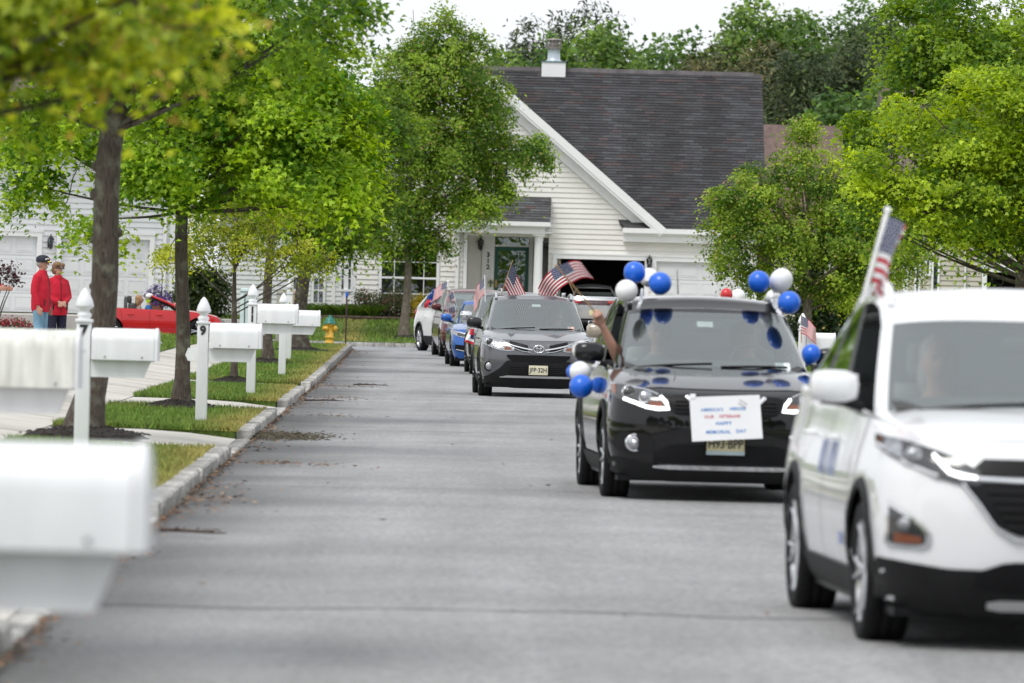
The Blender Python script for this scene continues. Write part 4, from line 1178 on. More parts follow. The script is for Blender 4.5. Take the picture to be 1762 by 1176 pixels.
tm.build('muntin', M_TRIM, tr_)
for k, ch in enumerate('312'):
    text('house_number', ch, .20, M_BLACK, H, (dx0-.21, DY-.085, at(840, 439+k*10.5, DY).z), bold=.008, extrude=.004)
# column with cap and base, pilaster
cxp = at(926, 450, HY-.6).x; ct = pr[3]
col = MB().lathe([(.18, FZ), (.18, FZ+.06), (.155, FZ+.12), (.145, FZ+.2), (.125, ct-.22), (.13, ct-.2), (.15, ct-.16), (.13, ct-.13), (.17, ct-.06)], 20, Matrix.Translation((cxp, HY-.6, 0)))
col.box(cxp-.19, cxp+.19, HY-.79, HY-.41, ct-.06, ct).box(cxp-.2, cxp+.2, HY-.8, HY-.4, FZ-.01, FZ+.05)
col.build('column', M_TRIM, H)
MB().box(hx(797), hx(803), HY-.12, HY+.2, .9, ct).build('pilaster', M_TRIM, H)
# porch roof with entablature
px0, px1 = hx(776, 390), hx(947, 390)
ez0, ez1 = hz(860, 402)+.0, hz(860, 383)
en = MB().box(px0+.1, px1-.16, HY-.82, HY-.0, ez0, ez0+.20).box(px0+.04, px1-.08, HY-.92, HY-.0, ez0+.20, ez0+.24).box(px0, px1, HY-1.02, HY-.035, ez0+.24, ez1+.03)
en.build('entablature', M_TRIM, H)
pz1 = hz(890, 339); pr_ = MB()
pr_.add([(px0, HY-1.0, ez1+.035), (px1, HY-1.0, ez1+.035), (px1, HY-.04, pz1), (px0, HY-.04, pz1), (px0, HY-.04, ez1+.03), (px1, HY-.04, ez1+.03)], [(0, 1, 2, 3), (1, 5, 2), (0, 3, 4)])
prf = pr_.build('porch_roof', rmat, H)
u2 = Vector((0, .96, pz1-ez1-.035)); L2 = u2.length; u2.normalize()
shingles(prf, Vector((px0, HY-1.0, ez1+.035)), (1, 0, 0), tuple(u2), (px1-px0, L2), [(.085, .085, .09), (.105, .112, .112), (.07, .066, .07), (.125, .083, .078)], 6, course=.125, tab=.30, streak=False)
lantern('black wall lantern left of the green front door', at(827, 423, DY).x, at(827, 423, DY).z, DY-.03)
lantern('black wall lantern between the two garage bays', hx(1117, 455), hz(1117, 455), HY-.03)
# small hanging plaque beside the door
pl = thing('door_plaque', 'small cream plaque with green trees hanging beside the green door', 'plaque', (at(844, 485, DY).x, DY-.1, at(844, 487, DY).z))
MB().box(-.10, .10, 0, .012, -.13, .10).tube([(-.09, .005, .1), (0, .005, .27), (.09, .005, .1)], .004, 4).build('board', pm('plaque_cream', (.62, .60, .45), .7), pl)
gtr = MB()
for (x, z) in ((-.05, .02), (.06, .02), (.0, -.07)): gtr.add([(x-.035, -.004, z-.04), (x+.035, -.004, z-.04), (x, -.004, z+.05)], [(0, 1, 2)])
gtr.build('painted_tree', M_GREEN, pl)
# retaining wall of brown blocks
rw = thing('retaining_wall', 'low brown block retaining wall in front of the white house', 'wall', (0, 170.3, 0))
wx0, wx1 = at(420, 550, 170.3).x, at(806, 550, 170.3).x
MB().box(wx0, wx1, .0, .3, .55, BEDZ-.06).build('core', M_DIRT, rw)
MB().box(wx0, wx1, .3, 5.6, .55, BEDZ-.03).build('bed_soil', M_MULCH, rw)
bm1 = MB().bbox(-.19, .19, -.14, .1, 0, .10, r=.012).mesh('block', pm('retaining_block', (.10, .065, .052), .9, var=.3, scale=4, bump=.5))
cpm = MB().bbox(-.19, .19, -.17, .1, 0, .055, r=.01).mesh('block', pm('cap_block', (.115, .08, .068), .9, var=.3, scale=4, bump=.5))
for r_ in range(3):
    x = wx0+(.2 if r_ % 2 else 0)
    while x < wx1:
        inst(bm1 if r_ < 2 else cpm, 'block', rw, (x+.19+random.uniform(-.005, .005), random.uniform(-.012, .012), .66+r_*.103)); x += .39

# ---- left house with garage doors
LY = 166.0
LH = thing('house', 'white sided house with panelled garage doors at the left edge', 'house', at(190, 540, LY)*1.0, R(24))
LH.location.z = 0
def lx(px): return (at(px, 470, LY).x-LH.location.x)/math.cos(R(24))
# rotated facade: local x along the wall, local y into the house
z0 = .80
d1 = (lx(67)-2.75, lx(67), z0, z0+2.2); d2 = (lx(106), lx(106)+2.75, z0, z0+2.2)
e1 = d2[1]+.75
wl_ = MB()
for (a, b, c, d) in ((-9, d1[0], .2, 5.9), (d1[1], d2[0], .2, 5.9), (d2[1], e1, .2, 5.9), (d1[0], d1[1], d1[3], 5.9), (d2[0], d2[1], d2[3], 5.9)):
    wl_.box(a, b, 0, .15, c, d)
wl_.box(e1-.15, e1, .15, 9, .2, 5.9)
lw = wl_.build('front_wall', M_SIDEW, LH)
siding(lw, lambda z: (-9, e1-.12), .72, 5.9, [(d1[0]-.15, d1[1]+.15, 0, d1[3]+.15), (d2[0]-.15, d2[1]+.15, 0, d2[3]+.15)], 0, M_SIDEW, pitch=.165)
for d in (d1, d2): garage_door(LH, *d, 0, M_GDOOR, 4, 4)
MB().box(e1-.13, e1+.03, -.05, .12, .3, 5.9).build('corner_board', M_TRIM, LH); MB().box(e1-.35, e1-.27, -.13, -.05, .6, 5.5).build('downspout', M_TRIM, LH)
lrf = MB()
for s in (0,):
    lrf.add([(-9.4, -.5, 5.85), (e1+.4, -.5, 5.85), (e1+.4, 4.5, 8.6), (-9.4, 4.5, 8.6), (e1+.4, 9.5, 5.85), (-9.4, 9.5, 5.85)], [(0, 1, 2, 3), (3, 2, 4, 5), (1, 4, 2), (0, 3, 5)])
lr = lrf.build('roof', pm('roof_brown', (.12, .09, .08), .9, var=.3, scale=6), LH)
MB().box(-9.4, e1+.42, -.62, -.5, 5.72, 5.87).build('gutter', M_TRIM, lr)
MB().box(-9, e1+.1, -7.5, -.0, .2, z0-.03).build('driveway_pad', M_CONC, LH)
wv = LH.matrix_basis
q = Matrix.Rotation(R(24), 4, 'Z') @ Vector(((d1[1]+d2[0])/2, -.03, 0))
ln = lantern('black wall lantern between the garage doors of the left house', LH.location.x+q.x, at(86, 420, LY).z, LH.location.y+q.y)
ln.rotation_euler.z = R(24)
# shepherd's hook and purple flower basket
p = at(272, 540, 160.5)
hk = thing('shepherd_hook', 'black shepherd hook above purple flowers near the convertible', 'plant hook', (p.x, 162, .3))
MB().tube([(0, 0, 0), (0, 0, 1.75)]+[(-.14+.14*math.cos(a), 0, 1.75+.14*math.sin(a)) for a in np.linspace(0, PI, 9)]+[(-.28, 0, 1.65)], .012, 6).build('rod', M_BLACK, hk)
pt = at(270, 530, 161.5)
shrub('flower_pot', 'pot of purple and white petunias behind the convertible windscreen', Vector((pt.x, 161.6, .3)),
      [(0, 0, 1.1, .36, .3, .25), (.12, 0, .95, .3, .3, .22), (0, 0, .85, .2, .2, .15)], 70, 20, .035, .09, 'clump', [(.03, .07, .02), (.07, .12, .03)], 77, tips=((.16, .05, .32), .62), cat='flowers')
pot = [o for o in C.objects if o.name.startswith('flower_pot')][-1]
MB().lathe([(0, .25), (.12, .25), (.13, .3), (.2, .85), (.22, .86), (.19, .83)], 14).box(-.05, .05, -.05, .05, 0, .26).build('planter', pm('terracotta', (.25, .1, .06), .8), pot)

# ---- white house between the two
NY = 183.0
NH = thing('house', 'bright white sided house half hidden behind the verge trees', 'house', (0, 0, 0))
nx0, nx1 = at(375, 500, NY).x, at(590, 500, NY).x
nb = MB().box(nx0, nx1, NY, NY+.15, .3, 4.2).box(nx0, nx0+.15, NY+.15, NY+9, .3, 4.2).box(nx1-.15, nx1, NY+.15, NY+9, .3, 4.2).build('front_wall', M_SIDEW, NH)
nw = (at(505, 500, NY).x, at(520, 500, NY).x, at(512, 520, NY).z, at(512, 478, NY).z)
nw2 = (at(540, 500, NY).x, at(556, 500, NY).x, at(512, 520, NY).z, at(512, 478, NY).z)
siding(nb, lambda z: (nx0, nx1), .75, 4.2, [hm(nw, .1), hm(nw2, .1), (at(571, 500, NY).x, at(577, 500, NY).x, 0, 4.2)], NY, M_SIDEW, pitch=.15)
window(NH, *nw, NY, 2, 2, blind=.9, trim=.08); window(NH, *nw2, NY, 2, 2, blind=.9, trim=.08)
MB().box(at(571, 500, NY).x, at(577, 500, NY).x, NY-.05, NY, .5, 4.2).build('corner_board', M_TRIM, NH)
MB().add([(nx0-.4, NY-.5, 4.15), (nx1+.4, NY-.5, 4.15), (nx1+.4, NY+4.5, 7.6), (nx0-.4, NY+4.5, 7.6), (nx1+.4, NY+9.5, 4.15), (nx0-.4, NY+9.5, 4.15)], [(0, 1, 2, 3), (3, 2, 4, 5), (1, 4, 2), (0, 3, 5)]).build('roof', pm('roof_brown', (.12, .09, .08), .9), NH)
# tan and grey-green utility cabinets
for (pxa, pxb, pya, pyb, D, nm, lab, m) in ((476, 492, 500, 560, 150, 'utility_cabinet', 'grey utility cabinet behind the mailbox posts', pm('cab_grey', (.33, .32, .28), .6)),
                                            (501, 520, 500, 560, 150.6, 'utility_cabinet', 'tan utility cabinet beside the stout forked tree', pm('cab_tan', (.42, .34, .25), .6)),
                                            (414, 428, 496, 560, 146, 'utility_cabinet', 'pale green utility pedestal left of mailbox number 11', pm('cab_green', (.55, .66, .66), .6))):
    a, b2 = at(pxa, pya, D), at(pxb, pyb, D)
    t = thing(nm, lab, 'cabinet', ((a.x+b2.x)/2, D, zl((a.x+b2.x)/2-kx(D), D)), 0, 'utility cabinets')
    ww = (b2.x-a.x)/2; hh = a.z-t.location.z
    MB().bbox(-ww, ww, 0, .3, 0, hh, r=.025).build('body', m, t)
    MB().box(-ww-.01, ww+.01, -.012, .31, hh-.10, hh-.085).box(-.01, .01, -.015, 0, .2, hh-.15).build('seam', M_BLACK, t)

# ---- right hand houses
QY = 150.0
q0 = at(1556, 470, QY).x
RH = thing('house', 'beige sided house with narrow windows and open garage at the right edge', 'house', (q0, QY, 0))
def qx(px): return at(px, 470, QY).x-q0
def qz(py): return at(1650, py, QY).z
qg = (qx(1698), qx(1698)+4.9, .35, qz(467))
ws_ = [(qx(1577), qx(1580), qz(520), qz(450)), (qx(1594.5), qx(1598), qz(473), qz(449)), (qx(1606), qx(1613), qz(520), qz(451))]
bw_ = MB().box(0, qg[0], 0, .15, .2, 4.6).box(qg[0], qg[1], 0, .15, qg[3], 4.6).box(qg[1], qg[1]+2, 0, .15, .2, 4.6).box(0, .15, .15, 9, .2, 4.6)
bwo = bw_.build('front_wall', M_SIDEB, RH)
siding(bwo, lambda z: (0, qg[1]+2), .4, 4.6, [(qg[0]-.15, qg[1]+.15, 0, qg[3]+.15), (-1, .1, 0, 5)]+[hm(h, .06) for h in ws_], 0, M_SIDEB, pitch=.13)
MB().box(-.02, .1, -.05, .1, .2, 4.6).build('corner_board', M_TRIM, RH); MB().box(qx(1659), qx(1661.5), -.12, -.05, .3, 4.4).build('downspout', M_TRIM, RH)
for h in ws_: window(RH, *h, 0, 1, 1, blind=.9, trim=.055, meet=False)
garage_door(RH, *qg, 0, M_GDOOR, opened=True, trim=.13)
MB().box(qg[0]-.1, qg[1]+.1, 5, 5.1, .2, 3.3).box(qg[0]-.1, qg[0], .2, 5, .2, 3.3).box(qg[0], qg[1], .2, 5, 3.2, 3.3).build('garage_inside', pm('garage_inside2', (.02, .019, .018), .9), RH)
MB().box(qg[0]-.2, qg[1]+.2, -8, 5, .1, .33).build('garage_floor', M_CONC, RH)
MB().add([(-.5, -.5, 4.55), (qg[1]+2.4, -.5, 4.55), (qg[1]+2.4, 4.6, 7.6), (-.5, 4.6, 7.6), (qg[1]+2.4, 9.6, 4.55), (-.5, 9.6, 4.55)], [(0, 1, 2, 3), (3, 2, 4, 5), (1, 4, 2), (0, 3, 5)]).build('roof', pm('roof_brown', (.12, .09, .08), .9), RH)
# bicycle wheel hanging in the open garage
bwk = thing('bicycle_wheel', 'bicycle wheel hanging inside the dark open garage at the right', 'wheel', (q0+qx(1712), QY+.9, at(1712, 480, QY).z))
ring = MB(); ring.tube([(.3*math.cos(a), 0, .3*math.sin(a)) for a in np.linspace(0, 2*PI, 25)], .016, 5, caps=False); ring.build('tyre', pm('rubber_grey', (.12, .12, .12), .8), bwk)
sp = MB()
for k in range(10):
    a = 2*PI*k/10; sp.tube([(0, 0, 0), (.29*math.cos(a), 0, .29*math.sin(a))], .003, 3)
sp.build('spoke', pm('steel', (.5, .5, .5), .3, .9), bwk)
# far beige house corner behind the right pear, and a brown roof above it
BY = 196.0
bx0, bx1 = at(1330, 540, BY).x, at(1432, 540, BY).x
BH = thing('house', 'far beige house corner between the evergreens, brown roof above', 'house', (0, 0, 0))
b2_ = MB().box(bx0, bx1, BY, BY+.15, .2, 4.4).box(bx1-.15, bx1, BY+.15, BY+8, .2, 4.4).build('front_wall', pm('vinyl_tan', (.62, .58, .50), .6), BH)
siding(b2_, lambda z: (bx0, bx1-.18), .55, 4.4, [], BY, pm('vinyl_tan', (.62, .58, .50), .6), pitch=.16)
MB().box(bx1-.18, bx1+.01, BY-.05, BY+.1, .5, 4.4).build('corner_board', M_TRIM, BH)
MB().box(bx0, bx1+.02, BY-.03, BY, .1, .55).build('foundation', M_STONE, BH)
br_ = MB().add([(bx0-4, BY-.5, 4.35), (bx1+.4, BY-.5, 4.35), (bx1+.4, BY+4, at(1400, 216, BY+4).z), (bx0-4, BY+4, at(1320, 216, BY+4).z), (bx1+.4, BY+8.5, 4.35), (bx0-4, BY+8.5, 4.35)], [(0, 1, 2, 3), (3, 2, 4, 5), (1, 4, 2), (0, 3, 5)])
br_.build('roof', pm('roof_red_brown', (.14, .095, .085), .9, var=.25, scale=5), BH)

# ================================================================== CARS
def paint(name, c, metal=0., rough=.25, coat=1.0):
    return pm(name, c, rough, metal, var=.03, scale=3, coat=coat, spec=.5 if metal > .2 else .05)
M_TYRE = pm('tyre_rubber', (.012, .012, .013), .8, var=.25, scale=8, bump=.3, spec=.2)
M_RIM = pm('alloy', (.62, .63, .65), .25, .9, var=.06)
M_PLAST = pm('black_plastic', (.012, .012, .013), .6, var=.2, scale=9, bump=.15, bscale=90, spec=.22)
M_GRILLE = pm('grille_black', (.006, .006, .007), .4, var=.2, spec=.2)
M_CHROME = pm('chrome', (.82, .83, .85), .10, 1.0, var=.03)
M_SILVER = pm('satin_silver', (.62, .63, .64), .3, .8, var=.04)
M_REFL = pm('lamp_reflector', (.42, .43, .45), .18, .85, var=.35, scale=30, bump=.4, bscale=40)
M_LAMPDK = pm('lamp_dark', (.04, .042, .045), .12, .3, var=.2, coat=1.)
M_AMBER = pm('amber', (.20, .055, .02), .2, var=.1, coat=1.)
M_REDL = pm('red_lens', (.40, .01, .012), .15, var=.15, coat=1.)
M_LED = pm('led_white', (.9, .9, .9), .3, emit=((1, 1, 1), 2.2))
M_BULB = pm('lit_bulb', (.9, .85, .8), .3, emit=((1, .80, .60), 1.1))
M_LENS = glass_mat('lamp_lens', (.92, .94, .95), 1, .05)
M_WSH = glass_mat('windshield_glass', (.84, .93, .92), 1, .19)
M_SIDEG = glass_mat('side_glass', (.70, .76, .75), 1, .09)
M_INT = pm('car_interior', (.05, .05, .05), .7, var=.2)
M_SEAT = pm('seat_grey', (.16, .16, .16), .8, var=.15)
M_PLATE = pm('plate_cream', (.72, .68, .50), .45, var=.05)
M_PLATEB = pm('plate_buff', (.66, .60, .36), .45, var=.06)
M_INK = pm('plate_ink', (.02, .02, .03), .6)
M_SKIN = pm('skin', (.46, .25, .18), .55, var=.08, scale=12)
M_HAIRB = pm('hair_blond', (.40, .29, .16), .7, var=.3, scale=40)
M_HAIRG = pm('hair_grey', (.33, .30, .27), .7, var=.3, scale=40)

def car(name, label, X, Y, yaw, body_m, S, group='cars of the parade'):
    """S: spec dict. Local frame: origin on the ground below the front axle, car faces -y, x to the right of the picture."""
    z0 = gz(Y) if 'z' not in S else S['z']
    root = thing(name, label, 'car', (X, Y, z0), yaw, group)
    W, WB = S['W']/2, S['WB']
    FO, RO = S['FO'], S['RO']
    Rt = S.get('Rt', .345); Ra = Rt+.055
    yS, yE = -Ra-.035, WB+Ra+.035
    hwp = S.get('hwp', [(.15, .86), (.25, .935), (.42, .985), (.62, 1.0), (.82, .985), (.95, .955), (1.10, .915)])
    yfp, yrp = S['yf'], S['yr']
    nF, nR = S.get('nF', 2.7), 3.2
    zb0 = S.get('zb', .21); zbf = S.get('zbf', .20)
    yc, zhf, zcw = S['ycowl'], S['zhf'], S['zcowl']
    belt = S['belt']                                   # (front, rear) beltline height
    def hw(z): return W*interp(hwp, z)
    def plan(y): return 1-.035*clamp((-y+.3)/1.2)**2-.05*clamp((y-WB+.4)/1.4)**2
    def beltz(y): return lerp(belt[0], belt[1], clamp((y-yc)/(WB+RO-yc)))
    def hoodz(x, y):
        t = clamp((y+FO)/(yc+FO))
        c = zhf+(zcw-zhf)*(1-(1-t)**1.7)
        e = lerp(S.get('ed0', .045), zcw-belt[0], sstep(0, 1, t))
        return c-e*(clamp(abs(x)/(W*.93)))**4+S.get('crease', 0)*math.exp(-((abs(x)-.52*W)/.05)**2)*t
    def topz(x, y):
        if y <= yc: return hoodz(x, y)
        return beltz(y)
    def front_y(x, z):
        f = interp(yfp, z); h = hw(z)*plan(yS)
        q = clamp(abs(x)/h, 0, 1)
        return yS-(yS-f)*(1-q**nF)**(1/nF)
    def rear_y(x, z):
        r_ = interp(yrp, z); h = hw(z)*plan(yE); q = clamp(abs(x)/h, 0, 1)
        return yE+(r_-yE)*(1-q**nR)**(1/nR)
    def side_x(y, z): return hw(z)*plan(y)
    # columns of the half outline
    qF = [0, .09, .18, .28, .38, .48, .58, .68, .77, .85, .91, .955, .982, .995, 1.0]
    cols = [('F', q) for q in qF]
    ys_ = []
    for cen in (0, WB):
        ys_ += [cen-Ra-.012, cen-Ra-.001]+[cen-Ra*math.cos(a) for a in np.linspace(0, PI, 15)]+[cen+Ra+.001, cen+Ra+.012]
    ys_ += list(np.linspace(Ra+.06, WB-Ra-.06, 12))
    ys_ += [yc, yc+.02]
    ys_ = sorted(set(round(y, 5) for y in ys_ if yS+.004 < y < yE-.004))
    cols += [('S', y) for y in ys_]+[('R', q) for q in qF[::-1]]
    def zbot(kind, v):
        if kind == 'S':
            for cen in (0, WB):
                d = abs(v-cen)
                if d < Ra: return Rt+math.sqrt(max(0, Ra*Ra-d*d))
                if d < Ra+.006: return Rt*.95
            return zb0
        return lerp(zbf, zb0+.03, v**6) if kind == 'F' else lerp(.30, zb0, v**6)
    tk = [0, .04, .10, .18, .27, .36, .46, .56, .66, .75, .83, .90, .95, .98, 1.0]
    def pt(kind, v, t):
        zb = zbot(kind, v); zt = zhf
        for _ in range(3):
            if kind == 'F': x = hw(zt)*plan(yS)*v; y = front_y(x, zt)
            elif kind == 'S': y = v; x = side_x(y, zt)
            else: x = hw(zt)*plan(yE)*v; y = rear_y(x, zt)
            zt = topz(x, y) if kind != 'R' else S.get('ztail', beltz(y))
        z = zb+(zt-zb)*t
        if kind == 'F': x = hw(z)*plan(yS)*v; y = front_y(x, z)
        elif kind == 'S': y = v; x = side_x(y, z)
        else: x = hw(z)*plan(yE)*v; y = rear_y(x, z)
        return x, y, z
    G = [[pt(k, v, t) for t in tk] for (k, v) in cols]
    nc, nk = len(cols), len(tk)
    b = MB()
    for s in (1, -1):
        vs = [(s*p[0], p[1], p[2]) for c in G for p in c]
        fs = []
        for i in range(nc-1):
            for k in range(nk-1):
                a = i*nk+k; f = (a, a+nk, a+nk+1, a+1)
                fs.append(f if s > 0 else f[::-1])
        b.add(vs, fs, 0, True)
    b.build('body', body_m, root, weld=True, sharp=R(38))
    # hood
    h = MB(); nx = 16; rows = []
    iC = max(i for i, c in enumerate(cols) if c[0] == 'S' and c[1] <= yc+1e-6)
    for i in range(0, iC+1):
        x, y, z = G[i][-1]
        rows.append([(xx, y, hoodz(xx, y)+.002) for xx in np.linspace(-x, x, nx+1)])
    vs = [p for r_ in rows for p in r_]
    fs = [(i*(nx+1)+j, i*(nx+1)+j+1, (i+1)*(nx+1)+j+1, (i+1)*(nx+1)+j) for i in range(len(rows)-1) for j in range(nx)]
    h.add(vs, fs, 0, True)
    h.build('hood', body_m, root, weld=True, sharp=R(45))
    # deck at belt height: body coloured ledge and dark cabin floor of view
    gb, gt = S['gb'], S['gt']
    dk = MB(); lg = MB()
    deck = [i for i, c in enumerate(cols) if i >= iC]
    for i, i2 in zip(deck[:-1], deck[1:]):
        A, B = G[i][-1], G[i2][-1]
        for s in (1, -1):
            xa, xb = min(gb-.02, A[0]), min(gb-.02, B[0])
            q = [(s*A[0], A[1], A[2]), (s*B[0], B[1], B[2]), (s*xb, B[1], B[2]+.004), (s*xa, A[1], A[2]+.004)]
            lg.add(q, [(0, 1, 2, 3) if s < 0 else (3, 2, 1, 0)])
        dk.add([(-xa, A[1], A[2]-.05), (xa, A[1], A[2]-.05), (xb, B[1], B[2]-.05), (-xb, B[1], B[2]-.05)], [(0, 1, 2, 3)])
    lg.build('shoulder', body_m, root)
    dk.build('cabin', M_INT, root)
    # underbody and wheel wells
    ub = MB().box(-W*.9, W*.9, -FO+.25, WB+RO-.25, .17, .21)
    for cen in (0, WB):
        for s in (1, -1):
            pr_ = []
            for a in np.linspace(0, PI, 13):
                pr_.append((cen-(Ra-.004)*math.cos(a), Rt+(Ra-.004)*math.sin(a)))
            vs = [(s*xx, y, z) for xx in (W*.97, W*.60) for (y, z) in pr_]
            n_ = len(pr_); ub.add(vs, [(i, i+1, n_+i+1, n_+i) for i in range(n_-1)])
            ub.add([(s*W*.60, y, z) for (y, z) in pr_], [list(range(n_))])
    ub.build('underbody', M_GRILLE, root)
    # greenhouse
    if 'roof' in S:
        ywb, ywt, yrt, yrb, zrf = S['roof']              # windshield base/top, rear top/base, roof edge height
        bow = S.get('bow', .30); nG = 2.3
        ts = [0, .045, .2, .4, .6, .8, .94, 1.0]
        qW = [0, .12, .25, .38, .5, .62, .73, .82, .89, .94, .97, 1.0]
        qS = [0, .05, .12, .24, .38, .42, .46, .58, .70, .74, .78, .88, .95, 1.0]
        gcols = [('F', q) for q in qW]+[('S', q) for q in qS[1:]]+[('R', q) for q in qW[::-1][1:]]
        def gp(kind, v, t):
            x_ = lerp(gb, gt, t**1.15); y0 = lerp(ywb, ywt, t); y1 = lerp(yrb, yrt, t)
            if kind == 'F': x = x_*v; y = y0+bow*(1-(1-v**nG)**(1/nG))
            elif kind == 'S': x = x_; y = lerp(y0+bow, y1-.25, v)
            else: x = x_*v; y = y1-.25+.25*(1-v**3.5)**(1/3.5)
            zb = (zcw-.03 if kind == 'F' and v < .9 else beltz(y))-.012
            if kind == 'F': zb = lerp(zcw-.02, belt[0], v**3)-.012
            zt = zrf-.035*(v**4 if kind == 'F' else 1.)-(.03 if kind == 'R' else 0)
            rs = S.get('rise', .06)
            if kind == 'S': zt = zrf-.035-.03*v**2+rs*math.sin(PI*clamp(v)**.55)**.8
            if kind == 'R': zt = zrf-.065+.01*(1-v)
            return x, y, lerp(zb, zt, t)
        GG = [[gp(k, v, t) for t in ts] for (k, v) in gcols]
        ng, nt_ = len(gcols), len(ts)
        groups = {}
        for i in range(ng-1):
            k0, v0 = gcols[i]; k1, v1 = gcols[i+1]
            for k in range(nt_-1):
                mid = 1 <= k <= nt_-3
                key = 'pillar'
                if k1 == 'F' and v1 <= .945 and 0 <= k <= nt_-3: key = 'windshield'
                elif k1 == 'S' and mid:
                    if .05 <= v0 and v1 <= .385: key = 'side_window'
                    elif .455 <= v0 and v1 <= .705: key = 'rear_side_window'
                    elif .775 <= v0 and v1 <= .955: key = 'quarter_window'
                    elif .38 <= v0 and v1 <= .46: key = 'door_pillar'
                    elif .70 <= v0 and v1 <= .78: key = 'rear_pillar'
                elif k1 == 'R' and mid and v0 <= .9: key = 'rear_window'
                groups.setdefault(key, []).append((i, k))
        def emit(key, sides, nm, mat, weld=True):
            m_ = MB()
            for s in sides:
                for (i, k) in groups.get(key, []):
                    if key == 'side_window' and S.get('open_window') and s < 0: continue
                    q = [GG[i][k], GG[i+1][k], GG[i+1][k+1], GG[i][k+1]]
                    vv = [(s*p[0], p[1], p[2]) for p in q]
                    m_.add(vv, [(0, 1, 2, 3) if s > 0 else (3, 2, 1, 0)], 0, True)
            if m_.v: return m_.build(nm, mat, root, weld=weld, sharp=R(40))
        emit('pillar', (1, -1), 'pillar', S.get('pillar_m', body_m))
        emit('windshield', (1, -1), 'windshield', M_WSH)
        for s in (1, -1):
            emit('side_window', (s,), 'side_window', M_SIDEG)
            emit('rear_side_window', (s,), 'side_window', M_SIDEG)
            emit('quarter_window', (s,), 'side_window', M_SIDEG)
            emit('door_pillar', (s,), 'door_pillar', M_GRILLE); emit('rear_pillar', (s,), 'door_pillar', M_GRILLE)
        emit('rear_window', (1, -1), 'rear_window', M_SIDEG)
        # black glass frit round the windshield
        fr = MB()
        for s in (1, -1):
            for i in range(ng-1):
                k0, v0 = gcols[i]; k1, v1 = gcols[i+1]
                if k1 != 'F' or v1 > .945: continue
                ed = []
                for (kk, ta, tb) in ((0, 0., .05), (0, .87, .94)):
                    q = [gp(k0, v0, ta), gp(k1, v1, ta), gp(k1, v1, tb), gp(k0, v0, tb)]
                    fr.add([(s*p[0], p[1]+.006, p[2]-.002) for p in q], [(0, 1, 2, 3)])
            for (va, vb) in ((.905, .94),):
                for ta, tb in zip(ts[:-2], ts[1:-1]):
                    q = [gp('F', va, ta), gp('F', vb, ta), gp('F', vb, tb), gp('F', va, tb)]
                    fr.add([(s*p[0], p[1]+.007, p[2]-.002) for p in q], [(0, 1, 2, 3)])
        fr.build('windshield_seal', M_GRILLE, root)
        # roof skin
        rf = MB(); rows = []; crown = S.get('crown', .05)
        half = [p[-1] for p in GG]
        ymid0, ymid1 = half[0][1], half[-1][1]
        for p in half:
            row = []
            for xx in np.linspace(-p[0], p[0], 13):
                q = 1-(xx/max(p[0], 1e-3))**2 if p[0] > .02 else 0
                fy = clamp((p[1]-ymid0)/.5)*clamp((ymid1-p[1])/.6)
                row.append((xx, p[1], p[2]+crown*q*(.35+.65*fy)*(p[0]/gt)))
            rows.append(row)
        vs = [p for r_ in rows for p in r_]
        rf.add(vs, [(i*13+j, i*13+j+1, (i+1)*13+j+1, (i+1)*13+j) for i in range(len(rows)-1) for j in range(12)], 0, True)
        rf.build('roof', S.get('roof_m', body_m), root, weld=True, sharp=R(45))
        # interior: dash, seats, wheel, mirror
        ins = MB(); ins.grid(lambda u, v: (lerp(-gb+.08, gb-.08, u), lerp(ywb+.12, ywb+.62, v), zcw-.03+.05*math.sin(PI*v)+.02*math.sin(PI*u)), 8, 4)
        ins.bbox(-gb+.1, gb-.1, ywb+.55, ywb+.68, zcw-.3, zcw+.02, r=.03)
        ins.build('dashboard', M_INT, root)
        yseat = ywt+.42
        for s in (1, -1):
            se = MB().bbox(s*.37-.25, s*.37+.25, yseat, yseat+.14, .75, 1.22, r=.06)
            st = se.build('seat', S.get('seat_m', M_SEAT), root)
            MB().bbox(s*.37-.13, s*.37+.13, yseat+.02, yseat+.12, 1.25, 1.43, r=.045).tube([(s*.37-.05, yseat+.07, 1.2), (s*.37-.05, yseat+.07, 1.27)], .008, 5).build('headrest', S.get('seat_m', M_SEAT), st)
        MB().bbox(-gb+.15, gb-.15, yseat+.95, yseat+1.1, .75, 1.2, r=.06).build('rear_seat', S.get('seat_m', M_SEAT), root)
        swl = MB(); Mw = Matrix.Translation((.37, ywb+.80, zcw+.0)) @ Matrix.Rotation(R(68), 4, 'X')
        swl.tube([Mw @ Vector((.18*math.cos(a), .18*math.sin(a), 0)) for a in np.linspace(0, 2*PI, 21)], .014, 6, caps=False)
        for a in (R(200), R(340), R(270)): swl.tube([Mw @ Vector((0, 0, 0)), Mw @ Vector((.18*math.cos(a), .18*math.sin(a), 0))], .016, 5)
        swl.build('steering_wheel', M_INT, root)
        MB().bbox(-.12, .12, ywt-.14, ywt-.10, zrf-.19, zrf-.11, r=.02).build('rear_view_mirror', M_INT, root)
        # wipers
        wp = MB()
        for (xa, xb) in ((-.62, -.02), (.05, .60)):
            p0 = [xa, 0, 0]; pts = []
            for t in np.linspace(0, 1, 6):
                x = lerp(xa, xb, t); v = abs(x)/gb; q = gp('F', clamp(v), .02+.05*t); pts.append((x, q[1]-.022, q[2]+.012))
            wp.tube(pts, .010, 5)
        wp.build('wiper', M_GRILLE, root)
